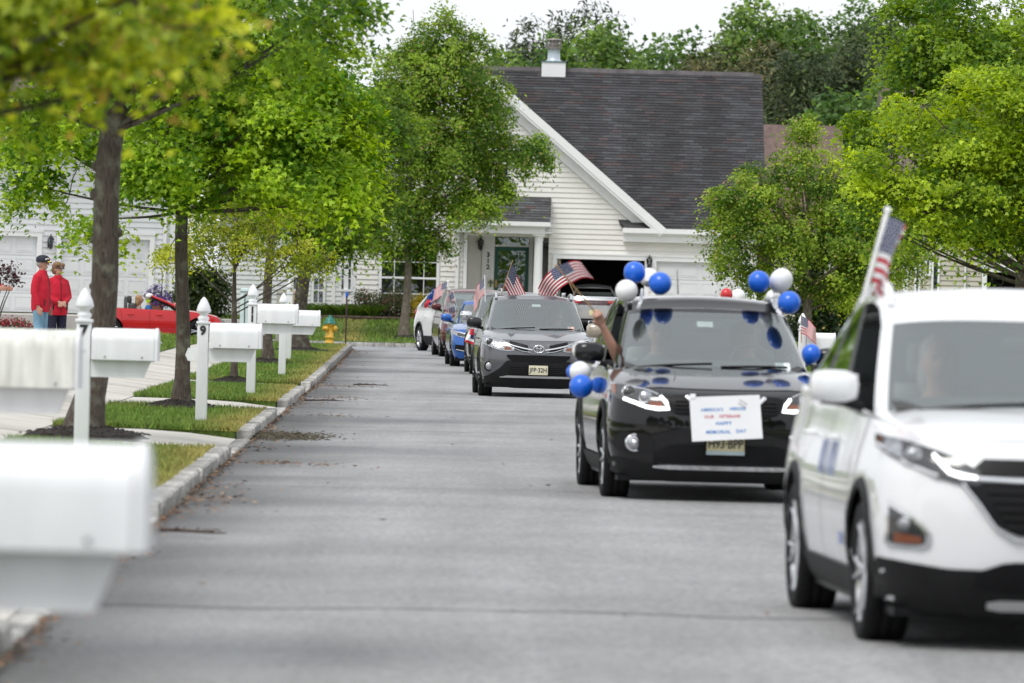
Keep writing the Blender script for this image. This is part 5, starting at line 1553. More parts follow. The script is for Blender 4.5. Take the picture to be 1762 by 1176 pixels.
        if S.get('rails'):
            for s in (1, -1):
                P = []
                for v, dz in ((.03, -.005), (.07, .035), (.12, .052), (.3, .055), (.6, .055), (.82, .05), (.9, .03), (.93, -.005)):
                    q = gp('S', v, 1.0); P.append((s*(q[0]-.045), q[1], q[2]+dz+.012))
                MB().tube(P, [.022, .024, .02, .018, .018, .02, .022, .02], 8).build('roof_rail', S.get('rail_m', M_SILVER), root)
        root_gp = gp
    # wheels
    for cen in (0, WB):
        for s in (1, -1):
            Mx = Matrix.Translation((s*(W*.985-.105), cen, Rt)) @ Matrix.Rotation(s*PI/2, 4, 'Y') @ Matrix.Rotation(.3+cen, 4, 'Z')
            wr = S.get('rim', .235)
            ty = MB().lathe([(wr-.01, -.10), (wr+.03, -.108), (Rt-.025, -.106), (Rt-.004, -.085), (Rt, -.06), (Rt-.001, -.028), (Rt-.007, -.026), (Rt-.007, -.022), (Rt, -.02), (Rt, .02), (Rt-.007, .022), (Rt-.007, .026), (Rt-.001, .028), (Rt, .06), (Rt-.004, .085), (Rt-.025, .106), (wr+.03, .108), (wr-.01, .10)], 36, Mx)
            wo = ty.build('wheel', M_TYRE, root)
            rm = MB().lathe([(wr-.005, -.09), (wr-.02, -.05), (wr-.02, .06), (wr+.004, .095), (wr+.008, .10)], 32, Mx)
            rm.lathe([(0, .085), (.035, .085), (.055, .075), (.065, .05), (.06, .0)], 16, Mx)
            ns = S.get('spokes', 5)
            for k in range(ns):
                for d in (-.10, .10):
                    a = 2*PI*k/ns
                    pts = [Mx @ Vector((r_*math.cos(a+d*q), r_*math.sin(a+d*q), zq)) for r_, q, zq in ((.04, 1.5, .068), (.11, 1.2, .078), (wr-.06, 1.4, .084), (wr-.008, 1.9, .086))]
                    rm.tube(pts, [.02, .016, .015, .02], 5)
            rm.build('rim', S.get('rim_m', M_RIM), wo)
            MB().lathe([(0, -.02), (wr-.03, -.02)], 24, Mx).build('brake', M_GRILLE, wo)
    # helpers to lay parts on the skin
    def patch(nm, xs, zt, zb, off, mat, par=None, nxs=14, nz=5, thick=None, both=True, one=0):
        """panel on the nose between curves zt and zb (given at xs), standing off the skin"""
        outs = []
        for s in ((1, -1) if both else (1,)):
            if one and s != one: continue
            m_ = MB(); th = thick if thick is not None else off+.012
            def fn(u, v, o):
                x = lerp(xs[0], xs[-1], u); za, zc_ = np.interp(x, xs, zt), np.interp(x, xs, zb)
                z = lerp(zc_, za, v); y = front_y(x, z)
                e = 1e-3; nyx = (front_y(x+e, z)-front_y(x-e, z))/(2*e); nz_ = (front_y(x, z+e)-front_y(x, z-e))/(2*e)
                n_ = Vector((nyx, -1, nz_)); n_ = n_.normalized() if n_.length > 0 else Vector((0, -1, 0))
                p = Vector((x, y, z))+n_*o
                return (s*p.x, p.y, p.z)
            m_.grid(lambda u, v: fn(u, v, off), nxs, nz, flip=(s < 0))
            base = len(m_.v)
            edge = [(i/nxs, 0) for i in range(nxs+1)]+[(1, j/nz) for j in range(1, nz+1)]+[(1-i/nxs, 1) for i in range(1, nxs+1)]+[(0, 1-j/nz) for j in range(1, nz)]
            o_ = [fn(u, v, off) for u, v in edge]; i_ = [fn(u, v, off-th) for u, v in edge]
            n_ = len(edge)
            m_.add(o_+i_, [(k, (k+1) % n_, n_+(k+1) % n_, n_+k) for k in range(n_)], 0, False)
            outs.append(m_.build(nm, mat, par or root))
        return outs
    def bar(nm, pts, r_, mat, par=None, both=True, off=.01, n=6, flat=1.):
        for s in ((1, -1) if both else (1,)):
            P = [(s*x, front_y(x, z)-off, z) for x, z in pts]
            MB().tube(P, r_, n, ell=[(1, flat)]*len(P)).build(nm, mat, par or root)
    def disc(nm, x, z, r_, off, mat, par=None, both=True, depth=.03, dome=.3, n=20):
        out = []
        for s in ((1, -1) if both else (1,)):
            y = front_y(x, z)-off
            Mx = Matrix.Translation((s*x, y, z)) @ Matrix.Rotation(PI/2, 4, 'X') @ Matrix.Rotation(-s*R(12), 4, 'Y')
            m_ = MB().lathe([(r_, -depth), (r_, 0), (r_*.9, r_*dome*.35), (r_*.6, r_*dome*.8), (r_*.25, r_*dome), (0, r_*dome)], n, Mx)
            out.append(m_.build(nm, mat, par or root))
        return out
    def ringd(nm, x, z, r_, w_, off, mat, par=None):
        for s in (1, -1):
            y = front_y(x, z)-off; Mx = Matrix.Translation((s*x, y, z)) @ Matrix.Rotation(PI/2, 4, 'X') @ Matrix.Rotation(-s*R(12), 4, 'Y')
            MB().lathe([(r_+w_, -.03), (r_+w_, 0), (r_+w_*.6, .008), (r_, .0), (r_*.92, -.03)], 22, Mx).build(nm, mat, par or root)
    def sidepatch(nm, ya, yb, zt, zb, off, mat, ny=10, nz=3, sides=(1, -1), par=None):
        for s in sides:
            m_ = MB()
            def fn(u, v):
                y = lerp(ya, yb, u); z = lerp(zb(y) if callable(zb) else zb, zt(y) if callable(zt) else zt, v)
                return (s*(side_x(y, z)+off), y, z)
            m_.grid(fn, ny, nz, flip=(s > 0)); m_.build(nm, mat, par or root)
    def arch_clad(mat, wdt=.06):
        for cen in (0, WB):
            for s in (1, -1):
                m_ = MB(); n_ = 18; vs = []
                for a in np.linspace(-.12, PI+.12, n_+1):
                    for rr_, of in ((Ra-.006, .004), (Ra-.004, .016), (Ra+wdt*.8, .016), (Ra+wdt, .002)):
                        y = cen-rr_*math.cos(a); z = max(zb0-.02, Rt+rr_*math.sin(a)); yy = clamp(y, yS, yE)
                        vs.append((s*(side_x(yy, z)+of), y, z))
                m_.add(vs, [(i*4+j, i*4+j+1, (i+1)*4+j+1, (i+1)*4+j) for i in range(n_) for j in range(3)], 0, True)
                m_.build('arch_trim', mat, root)
        for s in (1, -1):
            m_ = MB(); m_.grid(lambda u, v: (s*(side_x(lerp(Ra+.02, WB-Ra-.02, u), lerp(zb0-.015, zb0+.13, v))+.012), lerp(Ra+.02, WB-Ra-.02, u), lerp(zb0-.015, zb0+.13, v)), 10, 3)
            m_.build('sill_trim', mat, root)
    # doors: seams and handles, mirrors
    for s in (1, -1):
        sm_ = MB()
        for yd in (.50, .50+(WB-.5)*.44, WB-.36):
            yd_ = yd
            sm_.add([(s*(side_x(yd_+k*.004, z)+.002), yd_+k*.004+(.12*clamp((z-.5)/.6) if yd > WB-.5 else 0), z) for z in np.linspace(zb0+.1, beltz(yd)-.01, 9) for k in (-1, 1)], [(2*i, 2*i+1, 2*i+3, 2*i+2) for i in range(8)])
        sm_.build('door_seam', M_GRILLE, root)
        for yd in (.50+(WB-.5)*.44-.26, WB-.36-.20):
            z = belt[0]-.12; x = side_x(yd, z)
            MB().tube([(s*(x+.0), yd-.09, z), (s*(x+.035), yd-.07, z), (s*(x+.04), yd+.06, z), (s*x, yd+.09, z)], .012, 6, ell=[(1, 1)]*4).build('door_handle', S.get('handle_m', body_m), root)
        if S.get('mirror', True):
            ym = S.get('ymir', .62); zm = belt[0]+.14; xm = side_x(ym, belt[0])+.10
            sz = S.get('mirsz', 1.)
            mm = MB(); 
            prof = [(-.135, .55), (-.11, .9), (-.03, 1.0), (.05, .97), (.10, .8), (.12, .45)]
            n_ = 14; vs = []
            for (dx, k) in prof:
                for q in range(n_):
                    a = 2*PI*q/n_; cy, cz = spow(math.cos(a), .7)*.075*k, spow(math.sin(a), .7)*.085*k
                    vs.append((s*(xm+.02+dx*-1*sz*.95), ym+cy*(1 if cy > 0 else 1.25)-.02, zm+cz*sz))
            mm.add(vs, [(i*n_+q, i*n_+(q+1) % n_, (i+1)*n_+(q+1) % n_, (i+1)*n_+q) for i in range(len(prof)-1) for q in range(n_)]+[list(range(n_)), list(range((len(prof)-1)*n_, len(prof)*n_))], 0, True)
            mo = mm.build('mirror', S.get('mir_m', body_m), root, weld=True, sharp=R(50))
            MB().tube([(s*(xm-.12), ym+.02, zm-.10), (s*(xm-.03), ym, zm-.075), (s*(xm+.09), ym-.01, zm-.072)], [.03, .03, .02], 8, ell=[(1, .6)]*3).build('mirror_foot', M_PLAST, mo)
            MB().bbox(s*xm-.1, s*xm+.1, ym+.055, ym+.062, zm-.06, zm+.06, r=.003).build('mirror_glass', M_CHROME, mo)
    env = dict(root=root, patch=patch, bar=bar, disc=disc, ringd=ringd, sidepatch=sidepatch, arch=arch_clad, front_y=front_y, side_x=side_x, rear_y=rear_y, W=W, beltz=beltz, S=S)
    if 'roof' in S: env['gp'] = gp
    return env

def plate(env, txt, z, mat, x=0., small=None, off=.03, w_=.305, hgt=.155, rear=False):
    root = env['root']; y = env['front_y'](0, z)-off
    o = MB().bbox(x-w_/2, x+w_/2, y, y+.012, z-hgt/2, z+hgt/2, r=.004).build('license_plate', mat, root)
    if txt:
        to = text('plate_text', txt, .098, M_INK, o, (x, y-.003, z-.002+(.008 if small else 0)), bold=.0015)
        wd = max(v.co.x for v in to.data.vertices)-min(v.co.x for v in to.data.vertices); to.scale = (w_*.90/wd, 1.05, 1)
    fr = MB()
    for (a, b, c, d) in ((x-w_/2-.008, x+w_/2+.008, z+hgt/2, z+hgt/2+.008), (x-w_/2-.008, x+w_/2+.008, z-hgt/2-.008, z-hgt/2), (x-w_/2-.008, x-w_/2, z-hgt/2, z+hgt/2), (x+w_/2, x+w_/2+.008, z-hgt/2, z+hgt/2)):
        fr.box(a, b, y-.004, y+.01, c, d)
    fr.build('plate_frame', M_GRILLE, o)
    if small:
        MB().box(x-w_/2, x+w_/2, y-.005, y-.002, z-hgt/2, z-hgt/2+.030).build('plate_band', pm('plate_band', (.45, .55, .58), .4), o)
    return o

def occupant(label, env, side, hair, shirt, lean=0., hat=None):
    """head and shoulders of a person sitting in a car (body cut at the dash line by the cabin)"""
    root = env['root']; S = env['S']; yw = S['roof'][1]+.30
    t = thing('person', label, 'person', root.matrix_basis @ Vector((side*.37, yw, 0)), root.rotation_euler.z, 'people riding in the cars')
    t.location.z = root.location.z
    zs = 1.17
    m = MB()
    m.tube([(0, .03, .72), (0, .03, .95), (0, .02, 1.08), (0, .01, zs)], [.17, .17, .16, .07], 12, ell=[(1.05, .62)]*3+[(1, .9)])
    m.tube([(0, .01, zs-.02), (0, .0, zs+.08)], .055, 10)
    for s in (1, -1): m.tube([(s*.15, .02, 1.08), (s*.23, -.03, .95), (s*.2, -.22, .88), (s*.12, -.38, .98)], [.065, .055, .045, .035], 8)
    m.ball((lean, -.01, zs+.17), (.078, .095, .115), 14, 10)
    m.ball((lean, -.105, zs+.155), (.016, .022, .025), 8, 6)
    for s in (1, -1): m.ball((lean+s*.078, .0, zs+.16), (.012, .02, .03), 6, 5)
    me = remeshed(m, .014, 3); me.materials.append(M_SKIN); me.materials.append(shirt)
    zc = np.zeros(len(me.polygons)*3); me.polygons.foreach_get('center', zc); zc = zc.reshape(-1, 3)
    me.polygons.foreach_set('material_index', ((zc[:, 2] < zs-.01) & (zc[:, 1] > -.3)).astype(np.int32))
    inst(me, 'body', t)
    hm_ = MB().ball((lean, .025, zs+.195), (.092, .098, .115), 14, 9)
    if hair[1]: hm_.ball((lean, .05, zs+.10), (.098, .07, .14), 12, 8)
    vs = [v for v in hm_.v]
    hm_.build('hair', hair[0], t)
    f = MB()
    for s in (1, -1): f.ball((lean+s*.03, -.095, zs+.185), (.014, .01, .009), 8, 5)
    f.build('eye', pm('eye_dark', (.03, .02, .02), .3), t)
    MB().ball((lean, -.093, zs+.105), (.024, .01, .008), 8, 5).build('mouth', pm('lips', (.40, .12, .10), .5), t)
    return t

def sticker(env, nm, x, t, w_, h_, col, mname):
    g = env['gp']; gb_, gt_ = env['S']['gb'], env['S']['gt']; xw = lerp(gb_, gt_, t)
    a, b = g('F', clamp(abs(x)/xw), t), g('F', clamp(abs(x)/xw), t+h_/.62)
    dx = Vector((1, .0, 0))
    d = [Vector((x-w_/2, a[1]+.010, a[2])), Vector((x+w_/2, a[1]+.010, a[2])), Vector((x+w_/2, b[1]+.010, b[2])), Vector((x-w_/2, b[1]+.010, b[2]))]
    n_ = Vector((0, .004, 0)); MB().add(d+[p+n_ for p in d], [(0, 1, 2, 3), (7, 6, 5, 4), (0, 4, 5, 1), (1, 5, 6, 2), (2, 6, 7, 3), (3, 7, 4, 0)]).build(nm, pm(mname, col, .5), env['root'])
def suv(**k):
    d = dict(W=1.845, WB=2.68, FO=.92, RO=.95, ycowl=.46, zhf=.90, zcowl=1.11, belt=(1.05, 1.15), gb=.80, gt=.655,
             roof=(.17, .98, 3.05, 3.45, 1.60), rails=True,
             yf=[(.15, -.76), (.24, -.84), (.36, -.90), (.55, -.92), (.70, -.915), (.80, -.895), (.86, -.865), (.90, -.82), (1.0, -.66)],
             yr=[(.15, 3.35), (.3, 3.52), (.5, 3.62), (.7, 3.62), (.9, 3.58), (1.1, 3.52)])
    d.update(k); return d

# ---------------- grey SUV, sharpest car of the picture
M_GREY = paint('paint_grey', (.115, .118, .130), .55, .30)
E = car('suv', 'dark grey SUV with round emblem, two roof flags and plate JFP-32H', .39, 91.0, .041, M_GREY,
        suv(WB=2.66, zhf=.885, mir_m=paint('paint_dark', (.02, .02, .022), .2), roof=(.15, .97, 3.05, 3.48, 1.575), rise=.06, crease=.012, crown=.06))
P_, F_ = E['patch'], E['front_y']
E['arch'](M_PLAST)
# lower bumper cladding, intake, silver skid bar
P_('lower_bumper', [0, .36, .50, .60, .78, .87], [.60, .60, .60, .48, .36, .33], [.17, .17, .18, .19, .21, .23], .012, M_PLAST, nxs=22, nz=8)
P_('upper_intake', [-.50, -.42, .42, .50], [.69, .69, .69, .69], [.66, .585, .585, .66], .016, M_GRILLE, nxs=20, nz=3, both=False)
P_('lower_intake', [-.46, .46], [.50, .50], [.385, .385], .016, M_GRILLE, nxs=16, nz=3, both=False)
for zz in (.41, .44, .47): E['bar']('intake_slat', [(0, zz), (.25, zz), (.45, zz)], .006, M_PLAST, off=.02)
P_('skid_bar', [-.60, -.5, .5, .60], [.345, .362, .362, .345], [.335, .335, .335, .335], .02, M_SILVER, nxs=20, nz=2, both=False)
# grille: two wings with chrome bars each side of the emblem
P_('grille', [.12, .18, .46], [.825, .845, .905], [.745, .725, .79], .010, M_GRILLE, nxs=12, nz=4)
E['bar']('grille_bar', [(.10, .775), (.25, .80), (.40, .835), (.465, .855)], .016, M_CHROME, off=.022, flat=.5)
E['bar']('grille_bar', [(.13, .735), (.25, .75), (.38, .79)], .007, M_CHROME, off=.02)
P_('emblem_panel', [-.17, -.12, .12, .17], [.86, .885, .885, .86], [.75, .70, .70, .75], .018, M_GREY, nxs=12, nz=5, both=False)
ce = Vector((0, F_(0, .79)-.03, .79))
em = MB()
def oval(cx, cz, a, b): return [(cx+a*math.cos(t), ce.y, cz+b*math.sin(t)) for t in np.linspace(0, 2*PI, 29)]
em.tube(oval(0, .79, .082, .058), .009, 6, caps=False).tube(oval(0, .79, .030, .054), .007, 6, caps=False).tube(oval(0, .817, .054, .022), .007, 6, caps=False)
em.build('emblem', M_CHROME, E['root'])
# headlights
hl = P_('headlight', [.385, .47, .60, .75, .84, .895], [.80, .865, .925, .970, .985, .99], [.755, .745, .755, .80, .84, .875], .012, M_REFL, nxs=18, nz=6)
for o in hl: pass
E['disc']('headlight_bulb', .62, .835, .048, .022, M_BULB, dome=.5)
E['disc']('projector', .77, .885, .055, .022, M_LAMPDK, dome=.5)
E['ringd']('lamp_ring', .77, .885, .055, .010, .022, M_CHROME)
P_('turn_signal', [.43, .54], [.80, .82], [.765, .765], .016, M_AMBER, nxs=6, nz=2)
E['ringd']('fog_lamp_ring', .775, .50, .062, .016, .012, M_PLAST)
E['disc']('fog_lamp', .775, .50, .062, .012, M_REFL, dome=.35)
plate(E, 'JFP\u00b732H', .455, M_PLATE, off=.035)
st = MB().box(.50, .62, E['gp']('F', .7, .08)[1]-.015, E['gp']('F', .7, .08)[1]-.012, E['gp']('F', .7, .08)[2]-.0, E['gp']('F', .7, .08)[2]+.06)
TOY = E
sticker(E, 'toll_tag', .02, .76, .14, .05, (.75, .77, .75), 'tag_white'); sticker(E, 'inspection_sticker', .56, .06, .10, .07, (.75, .45, .40), 'sticker_pink')
DRV = [occupant('driver with fair hair behind the wheel of the grey SUV', E, 1, (M_HAIRB, True), pm('shirt_grey', (.2, .2, .22), .8))]

# ---------------- black SUV with the poster and balloons
M_BLK = paint('paint_black', (.004, .004, .005), 0., .2)
E = car('suv', 'black SUV carrying blue and white balloons and a hand lettered poster', 1.655, 45.9, .057, M_BLK,
        suv(WB=2.706, zhf=.865, zcowl=1.09, belt=(1.03, 1.14), roof=(.15, 1.0, 3.05, 3.5, 1.545), rise=.10, rim=.24, crease=.02, crown=.045,
            yf=[(.15, -.76), (.24, -.86), (.34, -.91), (.55, -.92), (.70, -.918), (.80, -.90), (.845, -.87), (.875, -.82), (.93, -.70), (1.0, -.60)], open_window=True))
P_, F_ = E['patch'], E['front_y']
E['arch'](M_PLAST)
P_('lower_bumper', [0, .45, .70, .87], [.30, .30, .33, .36], [.18, .18, .20, .24], .012, M_PLAST, nxs=18, nz=4)
P_('lower_intake', [-.56, -.42, .42, .56], [.40, .475, .475, .40], [.325, .325, .325, .325], .010, M_GRILLE, nxs=18, nz=3, both=False)
P_('chrome_strip', [-.56, -.45, .45, .56], [.305, .315, .315, .305], [.29, .28, .28, .29], .02, M_CHROME, nxs=18, nz=2, both=False)
P_('grille', [-.46, -.40, .40, .46], [.84, .855, .855, .84], [.78, .70, .70, .78], .008, M_GRILLE, nxs=18, nz=4, both=False)
for zz in (.725, .755, .785, .815): E['bar']('grille_slat', [(0, zz), (.2, zz), (.40, zz)], .006, M_PLAST, off=.014)
E['bar']('grille_chrome', [(.31, .855), (.24, .79), (.17, .71), (.10, .695)], .022, M_CHROME, off=.02, flat=.5)
P_('headlight', [.435, .52, .62, .74, .83, .885], [.755, .855, .895, .915, .930, .935], [.735, .735, .745, .785, .815, .85], .012, M_LAMPDK, nxs=18, nz=6)
E['disc']('projector', .63, .835, .055, .02, M_REFL, dome=.5)
E['disc']('projector', .755, .87, .05, .018, M_LAMPDK, dome=.5)
E['ringd']('lamp_ring', .755, .87, .05, .008, .018, M_CHROME)
P_('turn_signal', [.50, .60], [.80, .80], [.765, .765], .017, M_AMBER, nxs=5, nz=2)
P_('turn_signal', [.845, .875], [.93, .925], [.85, .87], .016, M_AMBER, nxs=3, nz=2)
E['bar']('daytime_lamp', [(.80, .822), (.72, .795), (.63, .762), (.54, .75), (.455, .755), (.475, .80), (.515, .848)], [.013, .014, .014, .016, .017, .016, .014], M_LED, off=.024)
E['bar']('lamp_trim', [(.885, .938), (.74, .918), (.62, .898), (.53, .862)], .006, M_CHROME, off=.02)
E['ringd']('fog_lamp_ring', .71, .475, .058, .014, .014, M_CHROME)
E['disc']('fog_lamp', .71, .475, .058, .012, M_REFL, dome=.3)
E['disc']('fog_bulb', .71, .475, .026, .024, M_CHROME, dome=.5)
P_('fog_pocket', [.56, .62, .80, .86], [.50, .545, .56, .53], [.40, .395, .40, .43], .006, M_PLAST, nxs=10, nz=4)
plate(E, 'H93\u00b7BPP', .475, M_PLATEB, small=True, off=.03)
ROG = E
sticker(E, 'toll_tag', -.03, .70, .13, .055, (.80, .82, .80), 'tag_white'); sticker(E, 'inspection_sticker', .57, .05, .12, .07, (.70, .74, .76), 'sticker_pale')
MB().tube([(-.22, 1.25, 1.66), (-.225, 1.31, 1.86)], [.006, .003], 5).build('antenna', M_GRILLE, E['root'])
occupant('driver with long blond hair and dark glasses in the black SUV', E, 1, (M_HAIRB, True), pm('shirt_taupe', (.25, .22, .2), .8))
PAS = occupant('passenger in the black SUV behind the dashboard', E, -1, (M_HAIRG, False), pm('shirt_grey', (.2, .2, .22), .8))

# ---------------- white SUV in front, out of focus
M_WHT = paint('paint_white', (.82, .83, .85), 0., .22)
E = car('suv', 'blurred white SUV in the right foreground with lit headlamp', 2.585, 27.1, .0665, M_WHT,
        suv(WB=2.725, zhf=.945, zcowl=1.14, belt=(1.07, 1.18), roof=(.12, 1.02, 3.0, 3.5, 1.575), rise=.12, mirsz=.95, rim=.25, handle_m=M_WHT, rail_m=M_WHT, rails=True, open_window=True, crown=.05,
            yf=[(.15, -.74), (.24, -.86), (.36, -.91), (.55, -.93), (.70, -.925), (.82, -.90), (.90, -.86), (.95, -.80), (1.03, -.64)]))
P_, F_ = E['patch'], E['front_y']
E['arch'](M_PLAST, .05)
P_('lower_bumper', [0, .30, .45, .60, .75, .89], [.38, .38, .40, .40, .42, .44], [.19, .19, .19, .20, .21, .25], .014, M_PLAST, nxs=20, nz=5)
P_('lower_intake', [-.48, -.34, .34, .48], [.39, .44, .44, .39], [.33, .30, .30, .33], .02, M_GRILLE, nxs=16, nz=3, both=False)
P_('skid_plate', [-.42, -.36, .36, .42], [.255, .265, .265, .255], [.235, .225, .225, .235], .022, M_SILVER, nxs=14, nz=2, both=False)
P_('grille', [-.53, -.40, -.3, .3, .40, .53], [.80, .80, .80, .80, .80, .80], [.77, .61, .56, .56, .61, .77], .010, M_GRILLE, nxs=22, nz=6, both=False)
for zz in (.60, .64, .68, .72, .76): E['bar']('grille_slat', [(0, zz), (.2, zz), (.33+.12*(zz-.58)/.2, zz)], .008, M_PLAST, off=.018)
E['bar']('grille_surround', [(0, .815), (.3, .815), (.50, .822), (.57, .845)], .016, M_CHROME, off=.014, flat=.6)
E['bar']('grille_surround', [(.55, .80), (.47, .70), (.40, .60), (.31, .545), (0, .54)], .010, M_CHROME, off=.014, flat=.6)
P_('upper_grille', [-.50, -.45, .45, .50], [.865, .905, .905, .865], [.835, .832, .832, .835], .010, M_GRILLE, nxs=20, nz=3, both=False)
P_('headlight', [.47, .56, .66, .78, .86, .905], [.855, .90, .94, .975, 1.0, 1.01], [.79, .79, .82, .87, .915, .955], .012, M_LAMPDK, nxs=18, nz=6)
E['bar']('lamp_trim', [(.90, .965), (.80, .885), (.66, .825)], .010, M_CHROME, off=.016)
P_('lamp_reflector', [.80, .835, .865], [.975, .985, .99], [.895, .91, .93], .015, M_REFL, nxs=6, nz=4)
E['disc']('projector', .755, .915, .045, .022, M_REFL, dome=.5)
E['bar']('daytime_lamp', [(.49, .825), (.56, .832), (.61, .848), (.645, .885), (.675, .925)], [.009, .011, .012, .011, .009], M_LED, off=.026)
P_('turn_signal', [.865, .895], [1.0, 1.005], [.935, .95], .017, M_AMBER, nxs=4, nz=3)
P_('fog_pocket', [.685, .72, .85, .87], [.555, .60, .69, .70], [.505, .49, .495, .51], .012, M_CHROME, nxs=10, nz=5)
P_('fog_bezel', [.705, .73, .84, .855], [.555, .595, .67, .68], [.515, .505, .51, .525], .016, M_LAMPDK, nxs=10, nz=5)
E['disc']('fog_lamp', .795, .60, .034, .026, M_REFL, dome=.4)
P_('turn_signal', [.72, .83], [.545, .56], [.515, .515], .019, M_AMBER, nxs=6, nz=2)
EQX = E
occupant('driver dimly seen behind the windscreen of the white SUV', E, 1, (M_HAIRG, False), pm('shirt_grey', (.2, .2, .22), .8))
occupant('passenger dimly seen through the glare of the white SUV windscreen', E, -1, (M_HAIRG, True), pm('shirt_taupe', (.25, .22, .2), .8))
# blue lettering and stripe on the door of the white SUV (illegible in the photo)
M_BLUEL = pm('door_blue', (.28, .34, .56), .5)
for k, (y0, wdt) in enumerate(((1.05, .05), (1.15, .05), (1.25, .06), (1.42, .04), (1.52, .05), (1.62, .06))):
    E['sidepatch']('door_lettering', y0, y0+wdt, .93, .76, .004, M_BLUEL, ny=2, nz=3, sides=(-1,))
E['sidepatch']('door_lettering', .62, .78, .50, .44, .004, M_BLUEL, ny=2, nz=2, sides=(-1,))

# ---------------- blue sedan
M_BLU = paint('paint_blue', (.012, .105, .42), .45, .28)
E = car('sedan', 'bright blue sedan behind the grey SUV', -.46, 124, .05, M_BLU,
        dict(W=1.79, WB=2.7, FO=.90, RO=1.0, ycowl=.5, zhf=.77, zcowl=.985, belt=(.93, 1.02), gb=.74, gt=.56, Rt=.325, rim=.22,
             roof=(.25, 1.12, 2.5, 3.15, 1.40), bow=.3, crown=.055, ztail=1.02, mir_m=M_BLU, crease=.015,
             hwp=[(.15, .88), (.25, .94), (.40, .985), (.58, 1.0), (.75, .985), (.88, .95), (1.02, .90)],
             yf=[(.12, -.76), (.22, -.85), (.35, -.90), (.5, -.90), (.62, -.87), (.72, -.82), (.80, -.72), (.9, -.55)],
             yr=[(.15, 3.4), (.3, 3.58), (.5, 3.66), (.7, 3.68), (.9, 3.66), (1.05, 3.6)]))
P_ = E['patch']
P_('headlight', [.47, .58, .70, .80, .86], [.70, .735, .765, .79, .80], [.655, .645, .655, .69, .73], .010, M_REFL, nxs=14, nz=5)
P_('headlight_bezel', [.50, .60, .70, .76], [.69, .715, .735, .745], [.665, .66, .668, .69], .014, M_LAMPDK, nxs=8, nz=3)
P_('grille', [-.42, -.34, .34, .42], [.60, .64, .64, .60], [.58, .54, .54, .58], .008, M_GRILLE, nxs=12, nz=3, both=False)
P_('lower_intake', [-.40, .40], [.46, .46], [.30, .30], .008, M_GRILLE, nxs=12, nz=3, both=False)
P_('fog_pocket', [.50, .58, .76, .80], [.44, .475, .49, .485], [.36, .345, .35, .39], .008, M_GRILLE, nxs=10, nz=4)
E['bar']('fog_trim', [(.78, .385), (.62, .355), (.53, .40), (.50, .43)], .010, M_CHROME, off=.016)
P_('lower_lip', [-.80, .80], [.235, .235], [.20, .20], .016, M_BLU, nxs=18, nz=2, both=False)
P_('splitter', [-.80, .80], [.195, .195], [.14, .14], .004, M_PLAST, nxs=18, nz=2, both=False)
CRZ = E
# ---------------- black SUV directly behind the grey one
E = car('suv', 'dark SUV with chrome mirror tucked behind the grey SUV', .08, 114.0, .045, paint('paint_char', (.02, .021, .023), .3, .25),
        suv(WB=2.75, roof=(.17, .98, 3.1, 3.5, 1.62), mir_m=M_CHROME, W=1.86, handle_m=M_CHROME))
E['arch'](M_PLAST)
E['patch']('headlight', [.45, .62, .80, .885], [.82, .91, .95, .96], [.77, .77, .82, .87], .012, M_REFL)
E['patch']('grille', [-.40, -.34, .34, .40], [.84, .86, .86, .84], [.66, .58, .58, .66], .012, M_CHROME, both=False)
BSU = E
# ---------------- maroon SUV
M_MAR = paint('paint_maroon', (.115, .012, .016), .35, .25)
E = car('suv', 'maroon SUV with clipped window flags behind the blue sedan', -.84, 139.6, .075, M_MAR,
        suv(W=1.92, WB=2.85, FO=.95, gb=.84, gt=.70, roof=(.15, .92, 3.3, 3.6, 1.63), mir_m=M_MAR, zhf=1.0, zcowl=1.15, belt=(1.1, 1.16)))
E['patch']('headlight', [.55, .70, .80, .89], [.93, .95, .96, .96], [.80, .80, .81, .84], .012, M_REFL)
E['patch']('grille', [-.50, .50], [.92, .92], [.74, .74], .012, M_CHROME, both=False)
E['patch']('lower_bumper', [0, .5, .89], [.40, .40, .42], [.2, .2, .24], .012, M_PLAST, nxs=14, nz=3)
MAR = E
# ---------------- white SUV turning in from the cross street
M_WHT2 = paint('paint_white_b', (.80, .80, .80), 0., .25)
E = car('suv', 'white SUV turning in from the cross street with a star spangled bunting', -.83, 149.6, .29, M_WHT2,
        suv(WB=2.7, W=1.88, roof=(.17, 1.0, 3.0, 3.55, 1.61), mir_m=M_WHT2, handle_m=M_WHT2, rails=False, rim=.245, belt=(1.05, 1.22)))
E['arch'](M_PLAST, .055)
E['sidepatch']('door_cladding', .43, 2.27, .42, .20, .014, M_PLAST, ny=12, nz=3)
E['patch']('headlight', [.5, .65, .80, .9], [.84, .91, .95, .96], [.77, .77, .82, .87], .012, M_REFL)
for s in (1, -1):
    MB().bbox(s*.80-.05, s*.80+.05, E['rear_y'](.78, 1.0)-.06, E['rear_y'](.78, 1.0)+.02, .93, 1.12, r=.02).build('tail_lamp', M_REDL, E['root'])
SFE = E
# ---------------- tan SUV hidden behind the black one
M_TAN = paint('paint_tan', (.42, .36, .29), .4, .3)
E = car('suv', 'tan SUV hidden behind the black one, only mirror and pillar showing', 2.13, 74.3, .05, M_TAN,
        suv(mir_m=M_TAN, roof=(.17, 1.0, 3.05, 3.45, 1.60), mirsz=1.15, rails=False))
E['patch']('headlight', [.45, .62, .80, .885], [.82, .91, .95, .96], [.77, .77, .82, .87], .012, M_REFL)
TAN = E
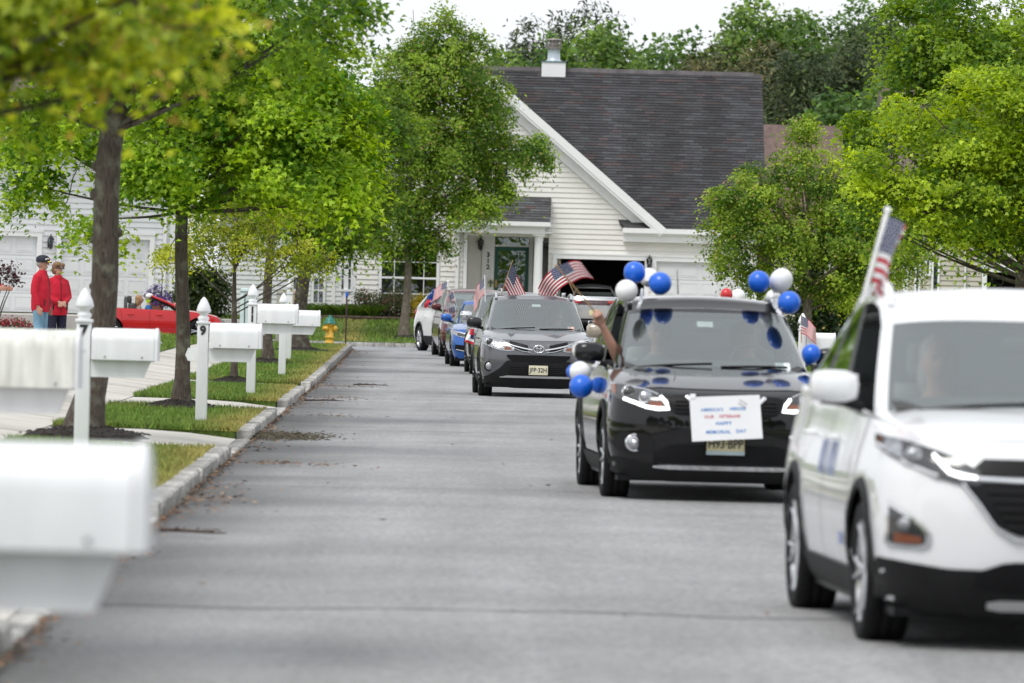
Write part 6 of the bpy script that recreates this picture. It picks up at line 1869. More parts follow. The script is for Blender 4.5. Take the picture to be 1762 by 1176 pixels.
# ---------------- silver car standing tail out in the open garage
M_SIL = paint('paint_silver', (.50, .51, .53), .6, .3)
E = car('sedan', 'silver sedan parked tail out in the open garage bay', at(1022, 520, 176).x, 178.9, PI, M_SIL,
        dict(z=.625, W=1.80, WB=2.85, FO=.85, RO=1.0, ycowl=.6, zhf=.78, zcowl=1.0, belt=(.95, 1.06), gb=.74, gt=.55, Rt=.33,
             roof=(.5, 1.3, 2.55, 3.2, 1.40), mirror=True, ztail=1.06,
             yf=[(.12, -.7), (.3, -.84), (.5, -.85), (.7, -.8), (.85, -.65)],
             yr=[(.15, 3.55), (.3, 3.74), (.5, 3.82), (.7, 3.84), (.9, 3.83), (1.06, 3.74)]), group='cars parked at the white house')
ry = E['rear_y']
def rpatch(nm, x0, x1, z0, z1, off, mat, n=12):
    m_ = MB(); m_.grid(lambda u, v: (lerp(x0, x1, u), ry(lerp(x0, x1, u), lerp(z0, z1, v))+off, lerp(z0, z1, v)), n, 3); m_.build(nm, mat, E['root'])
rpatch('tail_band', -.62, .62, .80, .95, .010, pm('tail_smoke', (.06, .012, .016), .2, coat=1.))
for s in (1, -1):
    rpatch('tail_lamp', s*.42, s*.80, .86, .95, .016, M_REDL, 8); rpatch('reverse_lamp', s*.48, s*.76, .79, .85, .016, M_REFL, 8)
rpatch('trunk_lip', -.72, .72, 1.03, 1.06, .014, M_CHROME)
rpatch('rear_diffuser', -.70, .70, .22, .38, .008, M_PLAST)
pr2 = MB().bbox(-.155, .155, ry(0, .56)+.01, ry(0, .56)+.022, .48, .64, r=.004).build('license_plate', M_PLATEB, E['root'])
text('trunk_lettering', 'INFINITI', .075, M_CHROME, E['root'], (0, ry(0, .87)+.016, .875), rot=(PI/2, 0, PI), spacing=1.6)
# dark car inside the garage, only its roof shows: a low shape further in
# ---------------- red convertible on the cross street
M_RED = paint('paint_red', (.52, .016, .02), .1, .25)
CX = at(300, 560, 156).x
E = car('convertible', 'red open convertible with two people crossing at the left', at(338, 560, 155).x, 155.6, PI/2+.10, M_RED,
        dict(z=.13, W=1.78, WB=2.43, FO=.82, RO=.84, ycowl=.42, zhf=.66, zcowl=.90, belt=(.86, .93), gb=.72, gt=.55, Rt=.32, rim=.225, ztail=.95,
             hwp=[(.12, .88), (.2, .94), (.4, .99), (.55, 1.0), (.7, .98), (.82, .95), (.95, .90)],
             yf=[(.1, -.68), (.2, -.76), (.4, -.82), (.52, -.80), (.62, -.72), (.72, -.55), (.8, -.3)],
             yr=[(.1, 2.9), (.25, 3.1), (.45, 3.22), (.65, 3.25), (.8, 3.22), (.95, 3.1)], ymir=.62, mirsz=.9, mir_m=M_RED), group='cars of the parade')
CV = E; rt = E['root']
# windscreen with frame
wf = MB(); top = [(s*.56, 1.12, 1.25) for s in (-1, 1)]
A0 = [Vector((s*.74, .50, .88)) for s in (-1, 1)]; A1 = [Vector((s*.56, 1.28, 1.24)) for s in (-1, 1)]
for k in (0, 1): wf.tube([A0[k]-Vector((0, .12, .03)), A0[k].lerp(A1[k], .5)+Vector((0, -.02, .025)), A1[k]], [.035, .033, .03], 8)
wf.tube([A1[0], Vector((-.3, 1.25, 1.265)), Vector((.3, 1.25, 1.265)), A1[1]], .028, 8)
wf.build('windshield_frame', M_RED, rt)
for k in (0, 1): MB().tube([A0[k]+Vector((0, .08, .0)), A0[k].lerp(A1[k], .5)+Vector((0, .045, -.012)), A1[k]+Vector((0, .05, -.02))], .016, 6).build('frame_seal', M_GRILLE, rt)
MB().add([A0[0]+Vector((0, -.06, 0)), A0[1]+Vector((0, -.06, 0)), A1[1], A1[0]], [(0, 1, 2, 3)]).build('windshield', M_WSH, rt)
for s in (1, -1):
    se = MB().bbox(s*.36-.24, s*.36+.24, 1.72, 1.9, .5, 1.05, r=.07).build('seat', M_INT, rt)
    MB().bbox(s*.36-.12, s*.36+.12, 1.83, 1.93, 1.04, 1.24, r=.045).build('headrest', M_INT, se)
MB().tube([(-.55, 1.98, .9), (-.5, 1.98, 1.16), (-.2, 1.98, 1.20), (-.15, 1.98, .9)], .03, 8).tube([(.55, 1.98, .9), (.5, 1.98, 1.16), (.2, 1.98, 1.20), (.15, 1.98, .9)], .03, 8).build('roll_bar', M_INT, rt)
swl = MB(); Mw = Matrix.Translation((.36, .98, .92)) @ Matrix.Rotation(R(65), 4, 'X')
swl.tube([Mw @ Vector((.18*math.cos(a), .18*math.sin(a), 0)) for a in np.linspace(0, 2*PI, 21)], .015, 6, caps=False).build('steering_wheel', M_INT, rt)
E['sidepatch']('side_strake', .33, .42, .62, .55, .006, M_GRILLE, sides=(1, -1))
E['patch']('headlight', [.52, .62, .72, .80], [.60, .64, .67, .68], [.50, .50, .52, .58], .01, M_REFL)

# ================================================================== MAILBOXES, HYDRANT, MARKER
M_VINYL = pm('white_vinyl', (.79, .80, .825), .4, var=.07, scale=2.5, stretch=(3, 3, .7))
per_object(M_VINYL, .94, 1.03)
M_STAIN = pm('stained_vinyl', (.68, .685, .64), .6, var=.20, scale=3, stretch=(6, 6, 1))
M_NUM = pm('number_black', (.02, .02, .025), .5)
def mailbox(label, px, D, ztop, zbox, num=None, length=.58, hgt=.275, box_m=None, side=1, box=True, bottom=None, armcut=.06, u=None):
    x = at(px, 560, D).x if u is None else kx(D)+u
    zg = bottom if bottom is not None else zl(x-kx(D), D)+.02
    t = thing('mailbox', label, 'mailbox', (x, D, zg), 0, 'white vinyl mailboxes')
    h = ztop-zg; zb = zbox-zg; p = .062
    po = MB().bbox(-p, p, -p, p, 0, h-.30, r=.006)
    po.build('post', M_VINYL, t)
    f = MB().bbox(-p-.012, p+.012, -p-.012, p+.012, h-.30, h-.27, r=.006)
    f.lathe([(.05, h-.27), (.062, h-.245), (.062, h-.225), (.040, h-.205), (.045, h-.19), (.078, h-.165), (.080, h-.15), (.066, h-.10), (.036, h-.035), (.010, h-.004), (0, h)], 16)
    f.build('finial', M_VINYL, t)
    if num:
        for k, ch in enumerate(num):
            text('number', ch, .135, M_NUM, t, (0, -p-.004, h-.375-k*.115), bold=.006, extrude=.002)
    if box:
        s = side
        L0, L1 = .075, .075+length
        poly = [(-.16, zb-.150), (L1-armcut-.07, zb-.150), (L1-.07, zb-.008), (-.16, zb-.008), (-.19, zb-.085)]
        Mx = Matrix(((s, 0, 0, 0), (0, 0, -1, 0), (0, 1, 0, 0), (0, 0, 0, 1)))
        MB().prism(poly, -.045, .045, Mx).build('arm', M_VINYL, t)
        MB().box(min(s*(L0+.04), s*(L1-.04)), max(s*(L0+.04), s*(L1-.04)), -.09, .09, zb-.008, zb).build('mounting_board', M_VINYL, t)
        # domed box
        w_ = .125; sh = hgt-.115
        prof = [(-w_, 0), (w_, 0), (w_, sh)]+[(w_*math.cos(a), sh+.115*math.sin(a)) for a in np.linspace(0, PI, 11)[1:-1]]+[(-w_, sh)]
        m_ = MB(); n_ = len(prof)
        vs = [(s*xx, yy*k, zb+.002+zz*k2) for xx, k, k2 in ((L0, .96, .985), (L0+.012, 1, 1), (L1-.035, 1, 1)) for yy, zz in prof]
        m_.add(vs, [(i*n_+k, i*n_+(k+1) % n_, (i+1)*n_+(k+1) % n_, (i+1)*n_+k) for i in range(2) for k in range(n_)]+[list(range(n_))], 0, True)
        bo = m_.build('box', box_m or M_VINYL, t, sharp=R(40))
        d_ = MB(); vs = [(s*xx, yy*k, zb+.002+zz*k) for xx, k in ((L1-.032, 1.03), (L1-.008, 1.03), (L1, .95)) for yy, zz in prof]
        d_.add(vs, [(i*n_+k, i*n_+(k+1) % n_, (i+1)*n_+(k+1) % n_, (i+1)*n_+k) for i in range(2) for k in range(n_)]+[list(range(2*n_, 3*n_)), list(range(n_))], 0, True)
        dd = d_.build('door', M_VINYL, bo, sharp=R(40))
        MB().tube([(s*(L1), -.03, zb+sh), (s*(L1+.02), 0, zb+sh), (s*L1, .03, zb+sh)], .008, 5).build('handle', M_VINYL, dd)
        MB().ball((s*(L0+.12), -w_-.002, zb+.03), .009, 8, 5).ball((s*(L1-.14), -w_-.002, zb+.03), .009, 8, 5).build('bolt', pm('bolt_grey', (.35, .35, .36), .4, .5), bo)
    return t
mailbox('large blurred white mailbox close to the camera in the lower left corner', -225, 13.7, 1.555, .965, length=.60, hgt=.255, u=at(-225, 900, 13.7).x-kx(13.7))
mailbox('white mailbox with algae stained box at the left edge', -75, 33.2, 1.62, 1.0, length=.66, hgt=.34, box_m=M_STAIN)
mailbox('white mailbox numbered seven in front of the knotted maple', 145, 49.4, 1.585, .965, '7')
mailbox('white mailbox numbered nine beside the slim dark trunk', 350, 63.0, 1.515, .955, '9')
mailbox('white mailbox numbered eleven on a taller post by the young tree', 434, 81.0, 1.69, 1.14, '11')
mailbox('white mailbox with small finial just behind number 11', 487, 100.0, 1.57, 1.0)
mailbox('farthest tall white post with finial, standing alone on the left verge', 497, 119.0, 1.84, 1.2, box=False)
mailbox('white mailbox with a hanging flag across the street on the right', 1381, 98, 1.46, .85, side=1, bottom=zr(9, 98), length=.5)

def hydrant(px, D):
    x = at(px, 580, D).x; zg = zl(x-kx(D), min(D, 150)) if D < 150.8 else gz(D)+.14
    t = thing('fire_hydrant', 'yellow fire hydrant with teal green bonnet at the corner', 'hydrant', (x, D, zg))
    Y_, G_ = pm('hydrant_yellow', (.72, .42, .045), .45, var=.12, scale=14), pm('hydrant_teal', (.01, .17, .13), .4, var=.12, scale=14)
    MB().lathe([(.10, 0), (.135, 0), (.135, .03), (.11, .05), (.105, .14), (.125, .15), (.125, .18), (.105, .19), (.105, .48), (.125, .50), (.125, .53)], 18).build('barrel', Y_, t)
    MB().lathe([(.17, .53), (.17, .555), (.135, .575), (.125, .62), (.10, .665), (.06, .70), (.035, .715), (.03, .75), (0, .76)], 18).build('bonnet', G_, t)
    for (d, r_) in (((-.6, -.8), .06), ((1, -.25), .075), ((-1, .4), .06)):
        v = Vector((d[0], d[1], 0)).normalized(); M_ = Matrix.Translation(Vector((0, 0, .40))) @ v.to_track_quat('Z', 'Y').to_matrix().to_4x4()
        nz = MB().lathe([(r_*.8, .08), (r_*.85, .13), (r_*1.15, .135), (r_*1.15, .165), (r_, .185), (r_*.4, .19), (r_*.35, .215), (0, .217)], 14, M_).build('nozzle_cap', Y_, t)
    MB().tube([(.14+.0, -.03-.075*math.cos(a), .40+.075*math.sin(a)) for a in np.linspace(0, 2*PI, 17)], .016, 6, caps=False).build('storz_ring', M_BLACK, t)
hydrant(567, 151.6)
x = at(595, 560, 152).x
mk_ = thing('marker_post', 'thin dark brown marker post with a blue top near the hydrant', 'marker post', (x, 152.2, gz(152)+.12))
MB().tube([(0, 0, 0), (.004, 0, .7), (.0, 0, 1.30)], .022, 8).build('rod', pm('rust_brown', (.055, .022, .022), .6), mk_)
MB().bbox(-.032, .032, -.032, .032, 1.27, 1.41, r=.008).build('blue_cap', pm('cap_blue', (.02, .12, .55), .4), mk_)

# ================================================================== FLAGS
M_FR = pm('flag_red', (.52, .025, .045), .75, var=.06); M_FW = pm('flag_white', (.82, .82, .82), .75, var=.04); M_FB = pm('flag_blue', (.020, .028, .125), .75, var=.06)
M_STICK = pm('wood_stick', (.42, .26, .12), .6, var=.15); M_PSTICK = pm('plastic_stick', (.85, .85, .86), .4)
def flag(label, pole0, pole1, fly, hoist, flen, hoist_at=.0, droop=.15, wave=.03, seed=0, stick=None, r_=.006, k=1.3, drop_dir=(0, 0, -1), name='flag', group='small american flags'):
    """pole from pole0 (foot) to pole1 (tip); cloth hangs from hoist_at below the tip along the pole, flying along fly"""
    pole0, pole1 = Vector(pole0), Vector(pole1); t = thing(name, label, 'flag', pole0, 0, group)
    d = (pole0-pole1).normalized(); fly = Vector(fly).normalized(); nrm = d.cross(fly).normalized()
    o = pole1-pole0
    MB().tube([(0, 0, 0), o], r_, 6).ball(o, r_*1.6, 6, 5).build('stick', stick or M_STICK, t)
    c0 = o+d*hoist_at
    def cloth(u, v):   # u along fly, v from top 0 to bottom 1
        p = c0+d*(v*hoist)+fly*(u*flen)
        p = p+nrm*(wave*math.sin(2*PI*k*u+seed+v*1.3)*(.25+u))+Vector(drop_dir)*(droop*u*u*flen)
        p = p+fly*(-.10*flen*u*u*abs(math.sin(seed+v)))
        return p
    nu_, nv_ = 20, 13
    st = MB(); ca = MB()
    for j in range(nv_):
        for i in range(nu_):
            q = [cloth(i/nu_, j/nv_), cloth((i+1)/nu_, j/nv_), cloth((i+1)/nu_, (j+1)/nv_), cloth(i/nu_, (j+1)/nv_)]
            if i < 8 and j < 7: ca.add(q, [(0, 1, 2, 3)], 0, True)
            else: st.add(q, [(0, 1, 2, 3)], 0 if j % 2 == 0 else 1, True)
    st.build('stripes', [M_FR, M_FW], t, weld=True); ca.build('canton', M_FB, t, weld=True)
    stars = MB(); R0 = hoist*.021
    for rrow in range(9):
        n_ = 6 if rrow % 2 == 0 else 5
        for c in range(n_):
            u = (.4)*((c+.5+(0 if n_ == 6 else .5))/6); v = (7/13)*((rrow+.75)/9.5)
            for sg in (1, -1):
                vs = []
                for q in range(10):
                    a = PI/2+q*PI/5; rr_ = (R0 if q % 2 == 0 else R0*.42)*1.25
                    p = cloth(u+rr_*math.cos(a)/flen, v-rr_*math.sin(a)/hoist)+nrm*(.0025*sg); vs.append(p)
                stars.add(vs, [list(range(10))])
    stars.build('stars', M_FW, t, kind='stuff')
    return t
flag('flag on a white pole clipped to the blurred white SUV', at(1484, 520, 28.6), at(1527, 362, 28.6), (.42, .85, 0), .34, .36, .03, droop=.45, wave=.075, seed=.2, stick=M_PSTICK, r_=.012, k=.7)
HAND = at(1027, 541, 46.6)
pd = (at(957, 457, 46.4)-HAND)
flag('flag waved by the raised arm from the black SUV window', HAND-pd.normalized()*.06, at(957, 457, 46.4), (.72, .25, .50), .19, .26, .015, droop=.35, wave=.022, seed=.4, k=.8, r_=.007)
flag('flag on a wooden stick above the left roof rail of the grey SUV', at(861, 512, 92.8), at(882, 449, 92.8), (.42, .40, -.40), .38, .50, .06, droop=.85, wave=.05, seed=2.2, k=1.0)
flag('flag on a wooden stick above the right roof rail of the grey SUV', at(991, 512, 92.8), at(962, 450, 92.8), (-.75, .35, -.35), .34, .48, .05, droop=.5, wave=.045, seed=.7, k=1.1)
flag('flag half hidden behind the left roof rail flag of the grey SUV', at(892, 506, 116), at(893, 481, 116), (-.5, .6, -.2), .28, .40, .0, droop=.35, wave=.04, seed=1.7)
flag('flag on a short white pole behind the right roof rail of the grey SUV', at(959, 506, 115.5), at(959, 484, 115.5), (-.9, .3, -.1), .26, .40, .0, droop=.25, wave=.03, seed=2.6, stick=M_PSTICK)
flag('flag on a white pole clipped to the dark SUV with the chrome mirror', at(835, 520, 114.4), at(834, 476, 114.4), (-.55, .3, -.55), .34, .36, .0, droop=.5, wave=.04, seed=.2, stick=M_PSTICK, r_=.011)
flag('flag on a white pole above the window of the turning white SUV', at(765, 532, 148.4), at(771, 485, 148.4), (-.85, .3, -.2), .34, .42, .0, droop=.3, wave=.04, seed=1.0, stick=M_PSTICK, r_=.02)
flag('upper of two flags clipped to the maroon SUV window', at(786, 528, 140.2), at(780, 503, 140.2), (-.7, .4, -.55), .26, .36, .0, droop=.5, wave=.03, seed=1.9, stick=M_PSTICK)
flag('lower of two flags clipped to the maroon SUV window', at(788, 552, 139.8), at(782, 527, 139.8), (-.85, .35, -.35), .27, .40, .0, droop=.25, wave=.03, seed=2.9, stick=M_PSTICK)
flag('flag draped from the mailbox across the street on the right', at(1379, 590, 97.8), at(1379, 543, 97.8), (.75, -.2, -.25), .30, .30, .01, droop=.35, wave=.05, seed=.9, r_=.008)
# bunting on the turning white SUV: blue tinsel with stars, red tail
def bunting(label, pts, rad, tail, D):
    t = thing('bunting', label, 'bunting', pts[0], 0, 'parade bunting')
    rg = np.random.default_rng(9); P = [Vector(p)-Vector(pts[0]) for p in pts]; V = []; K = []
    for _ in range(1500):
        q = rg.random()*(len(P)-1); i = min(int(q), len(P)-2); c = P[i].lerp(P[i+1], q-i)
        d = Vector(rg.normal(size=3)).normalized(); c = c+d*rad*rg.uniform(.5, 1); s = rg.uniform(.012, .024)
        a = d.orthogonal().normalized()*s; b = d.cross(a).normalized()*s
        V.append([tuple(c+a), tuple(c+b), tuple(c-a), tuple(c-b)]); K.append((.9, .9, .95) if rg.random() < .10 else np.array((.02, .10, .45))*rg.uniform(.4, 1.5))
    me = mesh_np('tinsel', np.array(V), 4, pm('tinsel', (.1, .2, .6), .3, .3, attr=True)); set_col(me, np.repeat(np.array(K), 4, 0))
    o = bpy.data.objects.new('tinsel', me); link(o, t); o['kind'] = 'stuff'
    MB().tube(P, rad*.6, 8).build('garland_core', M_FB, t)
    T = [Vector(p)-Vector(pts[0]) for p in tail]
    MB().grid(lambda u, v: T[0].lerp(T[1], u)+Vector(((v-.5)*.11+.012*math.sin(u*9), .02*math.sin(u*7+v*3), 0)), 8, 3).build('red_tail', M_FR, t)
bunting('blue starry tinsel bunting with red tail on the turning white SUV', [at(758, 500, 150.6), at(748, 503, 150.7), at(741, 512, 150.8), at(740, 522, 150.8)], .10, [at(738, 516, 150.5), at(732, 530, 150.5)], 151)
def drape(label, c, fn, mats, D, name='bunting'):
    t = thing(name, label, 'bunting', at(*c[0], D), 0, 'parade bunting'); o = at(*c[0], D)
    def P(u, v):
        a = Vector(at(*c[0], D)).lerp(at(*c[1], D), u); b = Vector(at(*c[3], D)).lerp(at(*c[2], D), u); q = a.lerp(b, v)-o
        return q+Vector((0, .03*math.sin(u*6+v*4), 0))
    nu_, nv_ = 8, 12; g = [MB() for _ in mats]
    for i in range(nu_):
        for j in range(nv_):
            g[fn(i/nu_, j/nv_)].add([P(i/nu_, j/nv_), P((i+1)/nu_, j/nv_), P((i+1)/nu_, (j+1)/nv_), P(i/nu_, (j+1)/nv_)], [(0, 1, 2, 3)], 0, True)
    for q, (m_, nm) in zip(g, mats):
        if q.v: q.build(nm, m_, t, weld=True)
drape('red and white cloth draped down the windscreen pillar of the tan SUV', [(1066, 500), (1090, 498), (1066, 572), (1049, 566)],
      lambda u, v: 0 if (u > .62 or (math.sin(v*17) > .2 and .25 < u < .6)) else 1, [(M_FR, 'red_panel'), (M_FW, 'white_panel')], 73.0)
drape('small red white and blue bunting on the door of the dark SUV', [(808, 566), (816, 566), (815, 594), (799, 588)],
      lambda u, v: 0 if v < .35 and u > .2 or v > .75 else (2 if .35 < v < .65 and u > .45 else 1), [(M_FR, 'red_panel'), (M_FW, 'white_panel'), (M_FB, 'blue_panel')], 113.0)

# ================================================================== BALLOONS
def latex(name, c, tr):
    m = pm(name, c, .32, var=.03, coat=.3)
    b = m.node_tree.nodes['Principled BSDF']; b.inputs['Subsurface Weight'].default_value = tr; b.inputs['Subsurface Radius'].default_value = (.05, .05, .05); b.inputs['Subsurface Scale'].default_value = .3
    return m
M_BB, M_BW, M_BR = latex('balloon_blue', (.005, .125, .68), .0), latex('balloon_white', (.84, .84, .85), .15), latex('balloon_red', (.6, .02, .03), .0)
BPROF = [(0, 1.0), (.3, .955), (.58, .81), (.82, .55), (.95, .22), (.985, 0), (.95, -.24), (.84, -.52), (.64, -.80), (.42, -.99), (.2, -1.12), (.07, -1.18), (.05, -1.2), (.09, -1.25), (.11, -1.27), (0, -1.24)]
bme = {k: MB().lathe(BPROF, 22).mesh('balloon', m, weld=True) for k, m in (('b', M_BB), ('w', M_BW), ('r', M_BR))}
def balloon(label, px, py, rpx, k, D, tie, sx=1.):
    c = at(px, py, D); r_ = rpx/FPX*D; o = inst(bme[k], 'balloon', None, c)
    d = (c-Vector(tie)).normalized(); o.rotation_mode = 'QUATERNION'; o.rotation_quaternion = d.to_track_quat('Z', 'Y'); o.scale = (r_, r_, r_*sx)
    tag(o, label, 'balloon', 'parade balloons')
TL, TR, ML = at(1108, 498, 47.3), at(1326, 512, 47.3), at(1018, 640, 46.3)
balloon('topmost blue balloon over the left corner of the black SUV roof', 1092, 469, 19.5, 'b', 47.1, TL)
balloon('blue balloon right of the pair over the left roof corner', 1136, 488, 20.5, 'b', 47.0, TL)
balloon('white balloon below the topmost blue one at the left roof corner', 1078, 501, 20, 'w', 46.9, TL)
balloon('white balloon wedged behind the left roof corner cluster', 1117, 478, 17, 'w', 47.6, TL)
balloon('white balloon partly behind the left mirror of the black SUV', 1002, 604, 18, 'w', 46.75, ML)
balloon('white balloon in the cluster hanging below the left mirror', 998, 640, 18.5, 'w', 46.2, ML)
balloon('front blue balloon of the cluster below the left mirror', 1000, 665, 21, 'b', 45.9, ML)
balloon('blue balloon peeping behind the left side of the mirror cluster', 988, 640, 14, 'b', 46.6, ML)
balloon('small blue balloon nearest the car door in the mirror cluster', 1031, 663, 15, 'b', 46.5, ML)
balloon('blue balloon leftmost over the right corner of the black SUV roof', 1306, 485, 19.5, 'b', 47.1, TR)
balloon('tall white balloon over the right corner of the black SUV roof', 1344, 483, 20, 'w', 47.2, TR, 1.12)
balloon('lowest blue balloon at the right corner of the black SUV roof', 1358, 521, 20.5, 'b', 46.9, TR)
balloon('small white balloon between the three at the right roof corner', 1330, 512, 13, 'w', 47.4, TR)
balloon('single blue balloon low beside the right mirror of the black SUV', 1396, 609, 17, 'b', 46.4, at(1385, 640, 46.4))
balloon('red balloon just showing above the black SUV roof', 1250, 507, 11, 'r', 76, at(1255, 530, 76))
balloon('white balloon beside the red one above the black SUV roof', 1270, 510, 13, 'w', 76.3, at(1262, 530, 76))
def ribbon(label, pts, seed):
    t = MB(); rr = random.Random(seed)
    for k in range(4):
        P = [Vector(p)+Vector((rr.uniform(-.02, .02), rr.uniform(-.02, .02), rr.uniform(-.01, .01))) for p in pts]
        vs = []
        for i in range(25):
            q = i/24*(len(P)-1); j = min(int(q), len(P)-2); c = P[j].lerp(P[j+1], q-j)
            w_ = Vector((math.cos(i*.9+k), .4*math.sin(i*.7), .2))*.010; vs += [c-w_, c+w_]
        t.add(vs, [(2*i, 2*i+1, 2*i+3, 2*i+2) for i in range(24)], 0, True)
    t.build('ribbon', pm('ribbon_white', (.85, .86, .9), .25, .1), label=label, cat='ribbon', group='balloon ribbons')
ribbon('white curling ribbon tying the left roof balloons to the black SUV', [TL, at(1104, 512, 47.2), at(1098, 530, 47.0)], 1)
ribbon('white curling ribbon tying the right roof balloons to the black SUV', [TR, at(1334, 525, 47.2), at(1344, 545, 47.0)], 2)
ribbon('white curling ribbon tying the mirror balloons to the black SUV', [ML, at(1022, 632, 46.2), at(1030, 624, 46.3)], 3)

# ================================================================== POSTER on the black SUV
pc_ = at(1248, 720, 44.86)
ps = thing('poster', 'white hand lettered poster on the grille of the black SUV', 'poster', pc_, .057)
ps.rotation_euler = (R(-4), R(-1.5), .057)
W2, H2 = .278, .172
MB().add([(-W2-.005, -.002, H2-.005), (W2-.005, -.002, H2+.012), (W2+.018, -.002, -H2+.012), (-W2+.015, -.002, -H2-.012)]+[(-W2-.005, .004, H2-.005), (W2-.005, .004, H2+.012), (W2+.018, .004, -H2+.012), (-W2+.015, .004, -H2-.012)],
         [(0, 3, 2, 1), (4, 5, 6, 7), (0, 1, 5, 4), (1, 2, 6, 5), (2, 3, 7, 6), (3, 0, 4, 7)]).build('card', pm('poster_card', (.86, .87, .89), .7, var=.03), ps)
M_PB, M_PR, M_PK = pm('marker_blue', (.04, .22, .62), .7), pm('marker_red', (.60, .08, .13), .7), pm('marker_black', (.03, .03, .05), .7)
for s_, x_, z_, m_, sz in (("AMERICA'S", -.105, .066, M_PB, .034), ('HEROES', .100, .074, M_PB, .034), ('OUR', -.128, .010, M_PR, .034), ('VETERANS', .035, .014, M_PR, .034), ('HAPPY', -.012, -.042, M_PB, .040), ('MEMORIAL', -.055, -.110, M_PB, .038), ('DAY', .125, -.103, M_PB, .038)):
    text('lettering', s_, sz, m_, ps, (x_, -.004, z_), rot=(PI/2, R(-1), 0), bold=.0006, spacing=1.08)
sc_ = MB()
for (x0, z0_) in ((.115, .148), (.105, .125)):
    for k in range(6):
        a = x0+k*.0105; b = z0_-k*.0065; sc_.add([(a, -.0045, b), (a+.003, -.0045, b), (a+.006, -.0045, b-.014), (a+.002, -.0045, b-.014)], [(0, 3, 2, 1)])
sc_.build('scribble', M_PK, ps)
MB().bbox(-W2+.0, -W2+.045, -.006, .0, H2-.02, H2+.02, r=.002).build('tape', pm('tape_white', (.9, .9, .92), .3), ps)

# ================================================================== PEOPLE
def hand_pts(mb, wrist, dirv, palm_n, thumb, s=1., curl=.35):
    """palm with five fingers; dirv: wrist->fingers, palm_n: palm facing, thumb: side of the thumb"""
    w_ = Vector(wrist); d = Vector(dirv).normalized(); n_ = Vector(palm_n); n_ = (n_-d*n_.dot(d)).normalized(); t = Vector(thumb); t = (t-d*t.dot(d)-n_*t.dot(n_)).normalized()
    pc = w_+d*.045*s
    for q in np.linspace(-.03, .03, 5): mb.tube([w_+t*q*.6*s, pc+t*q*s, w_+d*.088*s+t*q*1.05*s], [.014*s, .017*s, .013*s], 8)
    for k, (q, L) in enumerate(((.031, .068), (.011, .076), (-.010, .072), (-.030, .056))):
        b = w_+d*.085*s+t*q*s; P = [b]; ang = curl*.5
        for seg in (.45, .32, .23):
            v = d*math.cos(ang)+n_*math.sin(ang); P.append(P[-1]+v*L*seg*s); ang += curl
        mb.tube(P, [.0105*s, .0098*s, .009*s, .0075*s], 7)
    b = w_+d*.03*s+t*.03*s
    mb.tube([b, b+(t*.8+d*.6+n_*.25).normalized()*.032*s, b+(t*.5+d*.9+n_*.4).normalized()*.062*s], [.0125*s, .011*s, .009*s], 7)

